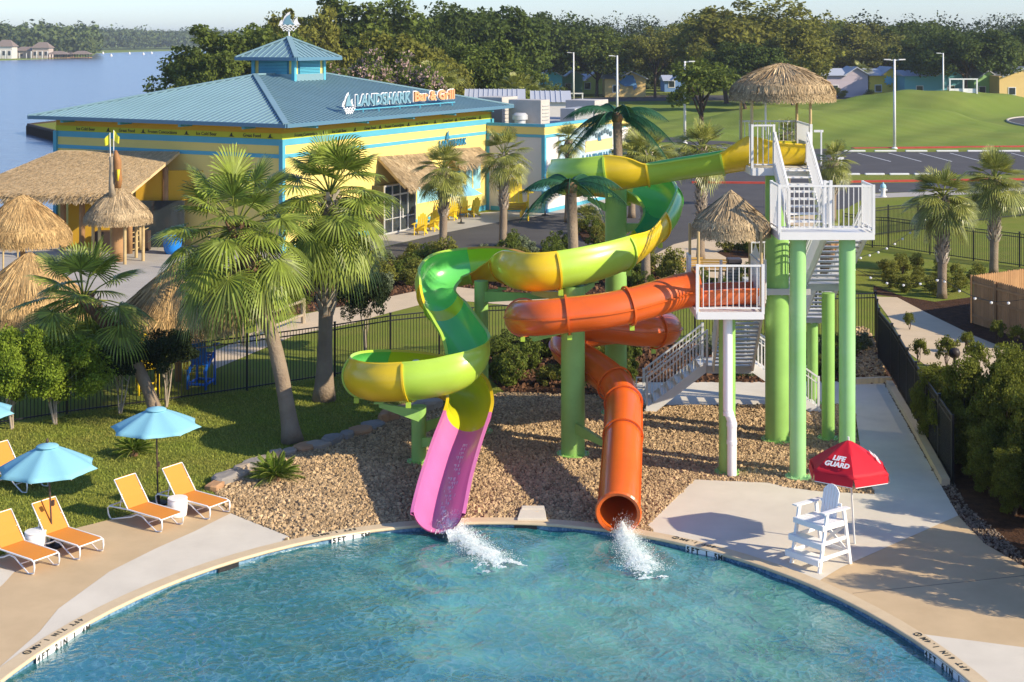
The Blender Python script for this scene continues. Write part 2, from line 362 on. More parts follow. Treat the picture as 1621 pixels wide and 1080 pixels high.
gl=N.new('ShaderNodeBsdfGlossy'); gl.inputs['Roughness'].default_value=.09; Lk.new(bg_.outputs[0],gl.inputs['Normal'])
fr=N.new('ShaderNodeFresnel'); fr.inputs['IOR'].default_value=1.33; Lk.new(bg_.outputs[0],fr.inputs['Normal'])
m2=N.new('ShaderNodeMixShader'); Lk.new(math_('MULTIPLY',fr.outputs[0],.36),m2.inputs[0]); Lk.new(m1.outputs[0],m2.inputs[1]); Lk.new(gl.outputs[0],m2.inputs[2]); Lk.new(m2.outputs[0],out.inputs[0])
mb=MB(); nr,na=150,200                                # ring grid with real swell
vs=[];fs=[]
SPL=[(G(745,880),1.6),(G(985,880),1.5)]
for i in range(nr+1):
    for k in range(na):
        f=i/nr; a=2*math.pi*k/na; x=PCX+(PA+.04)*f*math.cos(a); y=PCY+(PB+.04)*f*math.sin(a)
        z=-.13+.018*math.sin(2.1*x+1.3*y)+.014*math.sin(3.7*y-1.9*x+1)+.01*math.sin(6.1*x+4*y)
        for c,rr in SPL:
            d=math.hypot(x-c.x,y-c.y); z+=.05*math.exp(-(d/2.6)**2)*math.sin(6.5*d)
        vs.append((x,y,z))
for i in range(nr):
    for k in range(na):
        k2=(k+1)%na; fs.append((i*na+k,i*na+k2,(i+1)*na+k2,(i+1)*na+k) if i else (k,k2,na+k2,na+k))
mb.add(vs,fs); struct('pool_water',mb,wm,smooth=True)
# decks
P=lambda L: [G(x,y) for x,y in L]
sheet('pool_deck',parc(190,121,.33,24)+P([(459,851),(365,813),(335,784),(260,802),(180,821.5),(123,836),(50,862),(0,880),(-90,905),(-90,1080)]),.008,tan)
sheet('white_deck_section',parc(164,121,.33,20)+P([(459,851),(365,813.5),(308,842),(247,869),(173,906),(92,965),(62,1002)]),.014,white_deck)
sheet('white_deck_section',P([(0,901),(24,905),(6,925),(-60,985),(-60,895)]),.014,white_deck)
GRV=parc(121,66,.33,30)+P([(1026,832),(1100,760),(1215,765),(1250,773),(1300,779),(1385,783),(1374,760),(1356,690),(1352,640),(1010,643),(985,628),(800,622),(720,640),(648,655),(600,672),(560,690),(470,714),(400,742),(335,775),(365,813),(459,851)])
gr=sheet('gravel_ground',GRV,.006,gravel_m)
sheet('pool_deck',parc(-20,66,.33,40)+P([(1026,832),(1100,760),(1215,765),(1250,773),(1300,779),(1385,783),(1380,772),(1362,710),(1352,640),(1352,611),(1401,609),(1490,770),(1517,817),(1560,862),(1621,897),(1800,960)])+[Vector((19,20,0))],.008,tan)
sheet('white_deck_section',parc(41,66,.33,20)+P([(1026,832),(1100,760),(1215,765),(1250,773),(1300,779),(1385,783),(1380,772),(1362,710),(1352,640),(1352,611),(1401,609),(1490,770),(1517,817),(1370,882),(1330,900)]),.014,white_deck)
sheet('white_deck_section',parc(4,22,.33,20)+P([(1445,1003),(1621,1026),(1760,1043),(1700,1160)]),.014,white_deck)
sheet('back_walkway',P([(1008,643),(1000,606),(1402,604),(1401,609),(1352,611),(1352,657),(1276,657),(1270,640)]),.011,white_deck)
mb=MB()
for a,c in (((1403,612),(1448,690)),((1448,690),(1491,770))): mb.beam(G(*a)+Vector((.1,0,.1)),G(*c)+Vector((.1,0,.1)),.22,.22)
mb.beam(G(1352,610)+Vector((0,.2,.1)),G(1403,608)+Vector((.2,.2,.1)),.2,.2)
tag(mb.build('kerb_wall',coping_m,None),'low cream kerb wall along the right edge of the white walkway by the dark fence','kerb')
# deck joints (thin saw cuts)
mb=MB()
for a,c in(((1345,938),(1621,912)),((700,838),(700,832)),((20,1012),(150,905)),((1410,880),(1380,820)),((1200,930),(1290,870))):
    A,C=G(*a),G(*c); 
mb.beam(G(1350,940)+Vector((0,0,.010)),G(1640,910)+Vector((0,0,.010)),.02,.006); struct('deck_joint',mb,mat('joint',(.25,.19,.13),.9))
# roads and paths
AS=P([(600,411),(607,392),(708,368),(800,350),(869,340),(960,331),(990,322),(985,262),(985,207),(1050,201),(1121,203),(1180,213),(1345,240),(1460,241),(1700,239),(1700,277),(1345,276),(1345,290),(1700,287),(1700,297),(1384,306),(1340,330),(1240,345),(1100,379),(1067,387),(1033,405),(905,392),(792,396),(683,402)])
sheet('asphalt_road',AS,.008,asph)
sheet('far_road',P([(560,157),(830,158),(1040,151),(1200,151),(1460,150),(1700,146),(1700,150),(1460,155),(1300,158),(1040,160),(560,166)]),.010,asph)
sheet('restaurant_pavement',P([(440,440),(608,391),(708,368),(800,350),(869,340),(960,331),(990,322),(985,300),(850,330),(600,350),(300,360),(0,360),(-60,400),(-60,505),(300,500),(400,462)]),.012,conc)
sheet('plaza_paving',P([(1033,405),(1067,387),(1100,379),(1240,345),(1290,340),(1290,455),(1040,432)]),.012,tanpath)
MUL=P([(420,462),(440,440),(600,411),(683,402),(792,396),(905,392),(1033,405),(1040,432),(1100,445),(1290,452),(1290,470),(900,475),(700,452),(660,461),(560,482),(470,498),(400,505)])
sheet('mulch_bed',MUL,.010,mulch)
sheet('garden_path',P([(330,560),(470,500),(560,482),(660,461),(700,452),(900,475),(900,492),(700,474),(600,500),(560,512),(470,530),(340,585)]),.012,tanpath)
MUL2=P([(770,545),(900,535),(1010,540),(1110,545),(1400,535),(1403,608),(1110,606),(1010,606),(985,628),(800,622),(775,600)])
sheet('mulch_bed',MUL2,.007,mulch)
sheet('planter_bed',P([(1135,400),(1160,388),(1230,382),(1290,378),(1290,408),(1200,410),(1150,408)]),.016,mulch)
sheet('garden_walk',P([(1383,470),(1420,471),(1470,497),(1540,531),(1621,564),(1700,600),(1700,680),(1621,625),(1560,600),(1480,590),(1440,560),(1405,500)]),.010,tanpath)
sheet('mulch_bed',P([(1383,452),(1430,470),(1480,478),(1545,470),(1621,480),(1700,500),(1700,600),(1621,564),(1540,531),(1470,497),(1420,471),(1383,466)]),.007,mulch)
sheet('hedge_bed',P([(1400,560),(1500,600),(1621,650),(1800,700),(1800,960),(1621,897),(1560,862),(1517,817),(1490,770),(1403,610)]),.005,mulch)
sheet('pavement',P([(1384,307),(1700,294),(1700,301),(1384,314)]),.012,conc)
# restaurant island kerb with plants
isl=P([(917,372),(925,364),(950,359),(990,358),(1000,366),(980,378),(945,386),(925,383)])
sheet('island_bed',isl,.14,mulch,skirt=.14)
# painted markings
mb=MB()
def stripe(a,c,wd=.12,z=.012): mb.beam(G(*a)+Vector((0,0,z)),G(*c)+Vector((0,0,z)),wd,.004)
for i in range(7):
    x=1358+48.5*i; stripe((x,242.5),(x+52,256))
for i in range(5): stripe((970+42*i,209),(1050+50*i,222))
for i in range(4): stripe((1010+45*i,228),(1100+40*i,238))
struct('road_markings',mb,whitep)
kerbs=[]
def redkerb(a,c,label):
    m_=MB(); m_.beam(G(*a)+Vector((0,0,.07)),G(*c)+Vector((0,0,.07)),.9 if a[1]<250 else .45,.16); tag(m_.build('red_kerb',redm,None),label,'kerb','red painted kerbs')
redkerb((1350,236),(1700,232),'red painted kerb along the foot of the grassy mounds')
redkerb((1345,289),(1700,284),'red painted kerb between lower stalls and the hydrant')
redkerb((1095,290),(1218,291),'red painted kerb behind the pointed thatch roof')
for lst,lab in (([(1336+49*i,240.5) for i in range(7)],'white concrete wheel stop in the upper row of stalls'),([(1331+39*i,277.5) for i in range(4)],'white concrete wheel stop in the lower row near the hydrant')):
    for kk,(x,y) in enumerate(lst):
        lab2=ORD[kk]+lab[lab.index(' '):].replace(' white','',0) if False else lab+', '+ORD[kk]+' from the left'
        m_=MB(); q=G(x,y); m_.obox(q+Vector((0,0,.005)),(2.3 if y<250 else 1.7,0,0),(0,.3,0),(0,0,.16)); tag(m_.build('wheel_stop',whitep,None,bevel=.03),lab2,'wheel stop','wheel stops of the '+('upper' if y<250 else 'lower')+' stall row')
# grass mounds beyond the lot
MD=[(38,196,15,17,1.9),(70,238,20,14,3.7),(56,206,10,11,2.1),(36,196,8,10,.8)]
def moundz(x,y):
    z=0
    for cx_,cy_,rx,ry,h in MD: z+=h*np.exp(-((x-cx_)/rx)**2*1.0-((y-cy_)/ry)**2*1.2)
    e=np.clip((y-152)/14,0,1)*np.clip((x-4)/14,0,1)*np.clip((258-y)/14,0,1)
    dr=np.hypot((x-84)/15.5,(y-200)/27); e=e*np.clip((dr-1.0)/.35,0,1)
    und=.16*np.sin(x*.33+y*.21)+.10*np.sin(x*.7-y*.45+1)+.05*np.sin(x*1.3+y*1.1)
    return (z+und)*e-.02+.03*e
xs=np.linspace(0,110,160); ys=np.linspace(152,262,150); X,Yy=np.meshgrid(xs,ys); Z=moundz(X,Yy)
mb=MB(); nx=len(xs)
mb.v=[(a,b_,c) for a,b_,c in zip(X.ravel(),Yy.ravel(),Z.ravel())]
mb.f=[(j*nx+i,j*nx+i+1,(j+1)*nx+i+1,(j+1)*nx+i) for j in range(len(ys)-1) for i in range(nx-1)]
struct('grass_mounds',mb,grassfar,smooth=True)
sheet('far_lawn',P([(1050,201),(1121,203),(1180,213),(1345,237),(1345,240),(1700,236),(1700,158),(1400,159),(1040,161),(985,170),(985,205)]),.006,grassfar)
# the curved drive at the right edge
mb=MB(); c0=Vector((83.5,200,0))
arc=[Vector((c0.x+13*math.cos(a),c0.y+24*math.sin(a),0)) for a in np.linspace(R_(100),R_(262),24)]
inn=[Vector((c0.x+20+7*math.cos(a),c0.y+14*math.sin(a),0)) for a in np.linspace(R_(100),R_(262),24)]
vv=[];ff=[]
for i,(a,b_) in enumerate(zip(arc,inn)):
    for k in range(9):
        q=a.lerp(b_,k/8); vv.append((q.x,q.y,float(moundz(q.x,q.y))+.09))
for i in range(len(arc)-1):
    for k in range(8): ff.append((i*9+k,i*9+k+1,(i+1)*9+k+1,(i+1)*9+k))
mb.add(vv,ff); struct('curved_drive',mb,asph,smooth=True)
mb=MB(); mb.tube([Vector((q.x,q.y,float(moundz(q.x,q.y))+.1)) for q in arc],.16,6); struct('drive_kerb',mb,conc)
# gravel stones (nobody could count them)
def stones(poly,n,smin,smax,m,name,zb=.006,dens=None):
    A=np.array([(p[0],p[1]) for p in poly]); lo,hi=A.min(0),A.max(0)
    Pn=rng.uniform(lo,hi,(n*3,2)); Pn=Pn[inpoly(Pn,A)][:n]; k=len(Pn)
    s=rng.uniform(smin,smax,k)*np.where(rng.random(k)>.93,1.7,1); a=rng.uniform(0,6.28,k); asp=rng.uniform(.6,1,k)
    base=np.array([(-1,-1),(1,-1),(1,1),(-1,1)])*.5
    V=np.zeros((k,8,3))
    for j in range(4):
        jx=rng.uniform(.75,1.15,k);jy=rng.uniform(.75,1.15,k)
        for top,f,zz in((0,1,0),(4,.62,1)):
            u=base[j,0]*s*jx*f; v=base[j,1]*s*asp*jy*f
            V[:,j+top,0]=Pn[:,0]+u*np.cos(a)-v*np.sin(a); V[:,j+top,1]=Pn[:,1]+u*np.sin(a)+v*np.cos(a); V[:,j+top,2]=zb+(-.01 if zz==0 else 1)*s*.5*(rng.uniform(.6,1.3,k) if zz else 1)
    F=np.array([(4,5,6,7),(0,1,5,4),(1,2,6,5),(2,3,7,6),(3,0,4,7)])
    F=(F[None]+np.arange(k)[:,None,None]*8).reshape(-1,4)
    me=bpy.data.meshes.new(name); V=V.reshape(-1,3)
    me.vertices.add(len(V)); me.vertices.foreach_set('co',V.ravel()); me.loops.add(F.size); me.loops.foreach_set('vertex_index',F.ravel().astype(np.int32))
    me.polygons.add(len(F)); me.polygons.foreach_set('loop_start',(np.arange(len(F))*4).astype(np.int32)); me.polygons.foreach_set('loop_total',np.full(len(F),4,np.int32)); me.update(calc_edges=True)
    me.shade_flat(); me.materials.append(m); o=bpy.data.objects.new(name,me); sc.collection.objects.link(o); return o
tag(stones(GRV,60000,.035,.085,stone_m,'gravel'),'tan and brown river gravel spread under the slides behind the pool','gravel',kind='stuff')
tag(stones(P([(1352,600),(1400,600),(1395,560),(1370,520),(1352,520)]),1500,.06,.14,stone_m,'gravel',.02),'loose gravel strip at the foot of the dark fence beyond the walkway','gravel',kind='stuff')
tag(stones(P([(1400,610),(1418,610),(1530,800),(1621,880),(1660,905),(1621,897),(1560,862),(1517,817),(1490,770)]),3500,.03,.06,mat('dark_gravel',(.20,.155,.115),.9,.1,island=.5),'gravel',.01),'gravel edging between the tan deck and the right-hand hedge','gravel',kind='stuff')
for poly,n_ in((MUL,5000),(MUL2,3500)):
    tag(stones(poly,n_,.06,.16,mat('mulch_chip',(.12,.062,.035),.95,.05,island=.5),'bark_chips',.012),'dark bark chips over the planting bed '+('beside the asphalt road' if n_==5000 else 'behind the slides by the black fence'),'bark chips',kind='stuff')
# grass blades on the near lawn (stuff)
LAWN=P([(-40,900),(50,862),(123,836),(180,822),(260,802),(335,783),(335,775),(400,742),(470,714),(560,690),(600,672),(648,655),(720,640),(775,600),(700,580),(530,597),(391,619),(106,657),(-40,690)])
A=np.array([(p.x,p.y) for p in LAWN]); Pn=rng.uniform(A.min(0),A.max(0),(130000,2)); Pn=Pn[inpoly(Pn,A)]; k=len(Pn)
a=rng.uniform(0,6.28,k); hh=rng.uniform(.025,.065,k); ww=rng.uniform(.010,.022,k)
dx,dy=np.cos(a)*ww,np.sin(a)*ww; lx,ly=rng.normal(0,.02,k),rng.normal(0,.02,k)
Q=np.zeros((k,4,3)); Q[:,0,0]=Pn[:,0]-dx;Q[:,0,1]=Pn[:,1]-dy;Q[:,1,0]=Pn[:,0]+dx;Q[:,1,1]=Pn[:,1]+dy
Q[:,2,0]=Pn[:,0]+dx*.2+lx;Q[:,2,1]=Pn[:,1]+dy*.2+ly;Q[:,2,2]=hh;Q[:,3,0]=Pn[:,0]-dx*.2+lx;Q[:,3,1]=Pn[:,1]-dy*.2+ly;Q[:,3,2]=hh
tag(MB().quads(Q).build('grass',leafmat('grass_blade',(.22,.27,.04),(.27,.255,.06),island=.3,trans=.2,ns=.6)),'short mown grass of the lawn between the black fence and the loungers','grass',kind='stuff')
# seawall
mb=MB(); sw=[(-45,165),(-56.8,184),(-67.6,203),(-66,211)]
for a,c in zip(sw[:-1],sw[1:]):
    a,c=Vector((*a,-.55)),Vector((*c,-.55)); mb.beam(a,c,.35,1.5)
    L_=(c-a).length
    for i in range(int(L_/1.1)): mb.box(a.lerp(c,(i+.5)/int(L_/1.1))+Vector((-.2,-.1,-.15)),(.28,.28,1.3))
tag(mb.build('seawall',mat('wet_timber',(.05,.035,.025),.8),None),'dark timber seawall at the grass point beyond the restaurant','seawall')
# ================================================================ WATER SLIDES
def frames(pts):
    out=[]
    for i,p in enumerate(pts):
        t=Vector(pts[min(i+1,len(pts)-1)])-Vector(pts[max(i-1,0)]); t.normalize()
        s=t.cross(Vector((0,0,1))); s.normalize(); out.append((Vector(p),t,s,s.cross(t)))
    return out
SR=.60
def flume_part(fr,aL,aR,r=SR):
    mb=MB(); n=20; rows=[]
    for (c,t,s,u),l,rr in zip(fr,aL,aR):
        ths=[R_(-l+(l+rr)*k/n) for k in range(n+1)]
        pt=lambda th,q:c+(s*math.sin(th)-u*math.cos(th))*q
        row=[pt(th,r) for th in ths]; row+=[pt(ths[-1],r+.085),pt(ths[-1]-.06,r+.085)]
        row+=[pt(th,r+.022) for th in reversed(ths[1:-1])]
        row+=[pt(ths[0]+.06,r+.085),pt(ths[0],r+.085)]; rows.append(row)
    m=len(rows[0]); vs=[v for rw in rows for v in rw]; fs=[]
    for i in range(len(rows)-1):
        for k in range(m):
            k2=(k+1)%m; fs.append((i*m+k,i*m+k2,(i+1)*m+k2,(i+1)*m+k))
    return mb.add(vs,fs)
def flange(fr,i,l,rr,r=SR,w_=.03,d=.075,full=False):
    mb=MB(); c,t,s,u=fr; n=24
    a0,a1=(-math.pi,math.pi) if full else (R_(-l),R_(rr))
    n=44; vs=[];fs=[]
    for k in range(n+1):
        th=a0+(a1-a0)*k/n; e=s*math.sin(th)-u*math.cos(th)
        vs+=[c+e*q+t*o for q,o in((r+.024,-w_),(r+d,-w_),(r+d,w_),(r+.024,w_))]
    for k in range(n):
        for j in range(4): fs.append((k*4+j,k*4+(j+1)%4,k*4+4+(j+1)%4,k*4+4+j))
    fs+=[(3,2,1,0),(n*4,n*4+1,n*4+2,n*4+3)]
    return mb.add(vs,fs)
# control points: px, Y, z of the flume floor, left wall angle, right wall angle, colour of the section that starts here
CP=[(1268,44.0,8.20,96,96,'Y'),(1228,44.0,8.16,105,100,None),(1190,44.1,8.05,130,105,None),(1165,44.2,7.98,112,100,None),(1142,44.3,7.90,98,95,'G'),(1080,44.5,7.72,95,92,None),(1022,44.6,7.52,100,90,'Y'),(990,44.6,7.42,128,80,None),(963,44.7,7.34,140,75,'G'),
 (925,44.95,7.22,140,75,None),(901,45.7,7.12,140,75,None),(896,46.5,7.02,140,75,None),(912,47.4,6.92,140,75,'Y'),(955,47.95,6.80,135,75,None),(1000,48.0,6.62,130,75,'G'),(1035,47.5,6.42,140,72,None),(1049,46.6,6.20,142,70,'T'),(1046,45.7,5.98,140,68,None),
 (1030,44.7,5.72,128,66,'Y'),(1006,43.7,5.42,120,66,None),(980,42.9,5.18,135,70,'G'),(935,42.15,4.98,142,72,None),(880,41.75,4.84,142,72,'Y'),(846,41.85,4.76,142,75,None),(824,42.6,4.68,142,80,None),(817,43.7,4.58,128,95,None),(806,44.8,4.50,100,112,'O'),(778,45.6,4.42,80,125,None),(742,45.85,4.30,72,132,'G'),
 (706,45.6,4.15,70,138,None),(689,44.7,3.95,70,134,None),(694,43.9,3.72,80,118,'Y'),(704,43.3,3.52,92,95,'G'),(722,42.5,3.15,98,90,None),(737,41.85,2.82,105,85,None),(741,41.2,2.50,125,78,None),(722,40.65,2.22,142,72,None),(690,40.45,2.08,142,72,None),(645,40.4,1.98,142,72,'Y'),
 (600,40.7,1.88,142,72,None),(578,41.5,1.80,142,72,'G'),(590,42.5,1.70,140,72,None),(625,43.15,1.60,135,75,'Y'),(670,43.2,1.50,135,78,None),(712,42.8,1.38,135,85,None),(739,41.9,1.25,128,95,None),(744,41.1,1.13,105,100,None),(740,40.45,1.02,92,92,'P'),(724,38.9,.66,92,92,None),(707,37.2,.27,90,90,None),(697,35.9,.02,88,88,None),(693,35.35,-.02,80,80,None)]
pts=[];aL=[];aR=[];cols=[];cur='Y'; NS=8
ctrl=[(*D(px,Y,z+SR),l,r_) for px,Y,z,l,r_,c in CP]
full=catmull(ctrl,NS)
marks=[(i*NS,CP[i][5]) for i in range(len(CP)) if CP[i][5]]+[(len(full)-1,None)]
fr=frames([tuple(q[:3]) for q in full]); aL=[q[3] for q in full]; aR=[q[4] for q in full]
CM={'Y':YEL,'G':GRN,'P':PNK,'O':mat('slide_amber',(.72,.34,.012),.3,.5,coat=.35),'T':GRN2}
CI={'Y':mat('flume_inside_yellow',(.62,.60,.015),.25,.5,coat=.35),'G':mat('flume_inside_green',(.13,.56,.12),.25,.5,coat=.35),'P':PNK,'O':mat('flume_inside_lime',(.42,.62,.02),.25,.5,coat=.35),'T':mat('flume_inside_deep_green',(.03,.36,.12),.25,.5,coat=.35)}
slide=thing('water_slide','winding open flume in lime green and yellow, ending in a pink chute into the pool','water slide',tuple(D(700,40,0)))
CL={'Y':'yellow flume section','G':'lime green flume section','P':'pink runout chute into the pool','O':'amber flume section','T':'green bowl section'}
for (i0,c),(i1,_) in zip(marks[:-1],marks[1:]):
    fo=flume_part(fr[i0:i1+1],aL[i0:i1+1],aR[i0:i1+1]).build('flume_section',CM[c],slide,smooth='auto',label=CL[c])
    fo.data.materials.append(CI[c]); m_=44; mi=np.array([1 if (k%m_)<20 else 0 for k in range(len(fo.data.polygons))],np.int32); fo.data.polygons.foreach_set('material_index',mi)
for i0,c in marks[1:-1]:
    flange(fr[i0],i0,aL[i0],aR[i0]).build('flange',CM[c],slide)
# start tub back wall
mb=MB(); mb.box(D(1273,44.0,8.55),(.05,1.15,.8)); mb.build('start_tub_end',YEL,slide)
def column(px,Y,z0,z1,d,m,root,ribs=False,flare=True,name='support_column'):
    c=D(px,Y,0); mb=MB(); mb.tube([(c.x,c.y,z0),(c.x,c.y,z1)],d/2,28)
    o=mb.build(name,m,root,smooth='auto')
    m2=MB(); m2.lathe((c.x,c.y,0),[(d/2+.13,0),(d/2+.13,.05),(d/2+.01,.055)],28)
    for k in range(8):
        a=k*math.pi/4; m2.tube([(c.x+(d/2+.08)*math.cos(a),c.y+(d/2+.08)*math.sin(a),.04),(c.x+(d/2+.08)*math.cos(a),c.y+(d/2+.08)*math.sin(a),.10)],.02,6)
    m2.build('base_plate',m,o,smooth='auto'); o['_o']=root['_o']; return o
column(975,46.55,0,7.25,.69,COL,slide)
column(907,41.95,0,4.88,.69,COL,slide)
column(762,44.35,0,4.62,.43,COL,slide)
column(663,41.2,0,1.60,.42,COL,slide)
def arm(root,a,c,w1=.16,w2=.09,m=COL,saddle=None):
    mb=MB(); a=Vector(a);c=Vector(c); d=(c-a); t=d.normalized(); sd=t.cross(Vector((0,0,1))).normalized()
    v=[]
    for p,h in((a,.34),(c,.12)):
        for sx in(-.06,.06):
            v+= [p+sd*sx,p+sd*sx+Vector((0,0,-h))]
    mb.add(v,[(0,2,3,1),(4,5,7,6),(0,4,6,2),(1,3,7,5),(0,1,5,4),(2,6,7,3)])
    mb.box(c+Vector((0,0,.02)),(.26,.26,.05)); mb.build('support_arm',m,root)
def mid(i,dz=-.62): c,t,s,u=fr[i]; return c+u*dz
arm(slide,D(762,44.35,4.35),D(795,44.3,4.38)); arm(slide,D(762,44.35,4.3),D(880,42.2,4.6)); arm(slide,D(663,41.0,1.55),D(600,40.75,1.80)); arm(slide,D(663,41.2,1.1),D(715,41.6,1.25)); arm(slide,D(975,46.55,6.6),D(930,46.6,6.95)); arm(slide,D(975,46.55,6.1),D(1040,46.5,6.1))
arm(slide,D(907,41.9,4.75),D(940,42.2,4.95)); arm(slide,D(663,41.2,.7),D(700,40.5,.9)); arm(slide,D(907,41.9,4.7),D(842,42.1,4.72)); arm(slide,D(975,46.2,5.0),D(990,43.6,5.2))
# clamps under flanges and the water sheet on the runout
for i0,c in marks[3:-2]:
    if aL[i0]>100:
        cc,t,s,u=fr[i0]; th=R_(-20); mb=MB(); mb.box(cc+(s*math.sin(th)-u*math.cos(th))*(SR+.13),(.14,.14,.16)); mb.build('flange_bracket',GRN,slide)
# closed orange tube
TR=.485
TP=[(1104,40.5,5.05),(1075,40.45,4.97),(1040,40.2,4.83),(995,39.95,4.66),(950,39.75,4.55),(898,39.7,4.46),(860,39.75,4.38),(835,40.3,4.26),(826,41.3,4.08),(836,42.4,3.88),(868,43.2,3.68),(915,43.5,3.50),(970,43.5,3.38),(1020,43.5,3.28),(1048,43.95,3.20),(1053,44.7,3.12),(1035,45.4,3.02),(990,45.6,2.95),(940,45.5,2.86),(905,45.0,2.76),(896,44.2,2.66),(910,43.4,2.55),(935,42.7,2.42),(965,42.0,2.18),(984,41.2,1.92),(987,40.2,1.68),(986,38.9,1.36),(983,37.2,.93),(980,35.75,.57),(979,35.35,.48)]
tfull=catmull([tuple(D(*q)) for q in TP],6); tfr=frames([tuple(q) for q in tfull])
tube=thing('tube_slide','closed orange tube slide coiling down from the lower hut and opening over the pool','tube slide',tuple(D(980,38,0)))
cuts=[0,3*6,5*6,8*6+3,11*6,13*6+3,16*6,19*6,23*6+2,24*6+3,26*6,len(tfull)-1]
for a,c in zip(cuts[:-1],cuts[1:]):
    mb=MB(); n=28; vs=[];fs=[]; seg=tfr[a:c+1]
    for q in (TR,TR-.03):
        for cc,t,s,u in seg:
            for k in range(n): th=2*math.pi*k/n; vs.append(cc+(s*math.sin(th)-u*math.cos(th))*q)
    m=len(seg)
    for i in range(m-1):
        for k in range(n):
            k2=(k+1)%n; fs.append((i*n+k,i*n+k2,(i+1)*n+k2,(i+1)*n+k)); o_=m*n; fs.append((o_+i*n+k,o_+(i+1)*n+k,o_+(i+1)*n+k2,o_+i*n+k2))
    mb.add(vs,fs); sec=mb.build('tube_section',ORG,tube,smooth='auto')
    for sg in(-1,1):
        mb=MB(); vs=[];fs=[]
        for cc,t,s,u in seg:
            p0=cc+s*sg*(TR-.004); p1=cc+s*sg*(TR+.045); vs+=[p0-u*.016,p1-u*.016,p1+u*.016,p0+u*.016]
        for i in range(len(seg)-1):
            for j in range(4): fs.append((i*4+j,i*4+(j+1)%4,i*4+4+(j+1)%4,i*4+4+j))
        mb.add(vs,fs)
        mb.build('seam_flange',ORG,tube)
for a in cuts[1:-1]:
    flange(tfr[a],a,0,0,r=TR,w_=.03,d=.07,full=True).build('ring_flange',ORG,tube)
    cc,t,s,u=tfr[a]; mb=MB(); mb.box(cc-u*(TR+.12),(.13,.13,.14)); mb.build('flange_bracket',GRN if a<160 else ORG,tube)
flange(tfr[0],0,0,0,r=TR,w_=.05,d=.13,full=True).build('entry_ring',ORG,tube)
mb=MB(); cc,t,s,u=tfr[-1]; n=32; rows=[]
for k in range(n+1):
    th=2*math.pi*k/n; d=s*math.sin(th)-u*math.cos(th)
    rows.append([cc+d*(TR-.03)+t*.02,cc+d*(TR+.05)+t*.05,cc+d*(TR+.085)+t*.0,cc+d*(TR+.05)-t*.05,cc+d*(TR-.03)-t*.04])
for k in range(n):
    for j in range(4): mb.quad(rows[k][j],rows[k+1][j],rows[k+1][j+1],rows[k][j+1])
mb.build('mouth_ring',ORG,tube,smooth=True)
# open entry trough behind the railing
ef=frames([tuple(D(1204,40.55,5.12)),tuple(D(1160,40.55,5.11)),tuple(D(1104,40.5,5.06))])
flume_part(ef,[92]*3,[92]*3,r=.5).build('entry_trough',mat('slide_orange_light',(.72,.17,.05),.35,.5),tube,smooth='auto')
MB().box(D(1205,40.55,5.0),(.05,1.0,.75)).build('trough_end',ORG,tube)
arm(tube,D(907,41.6,4.0),D(845,40.4,3.72)); arm(tube,D(907,41.9,2.4),D(925,42.6,1.95)); arm(tube,D(975,46.2,3.1),D(1045,44.6,2.62)); arm(tube,D(907,41.9,1.0),D(970,39.5,.95)); arm(tube,D(907,41.55,4.05),D(900,40.2,3.9))
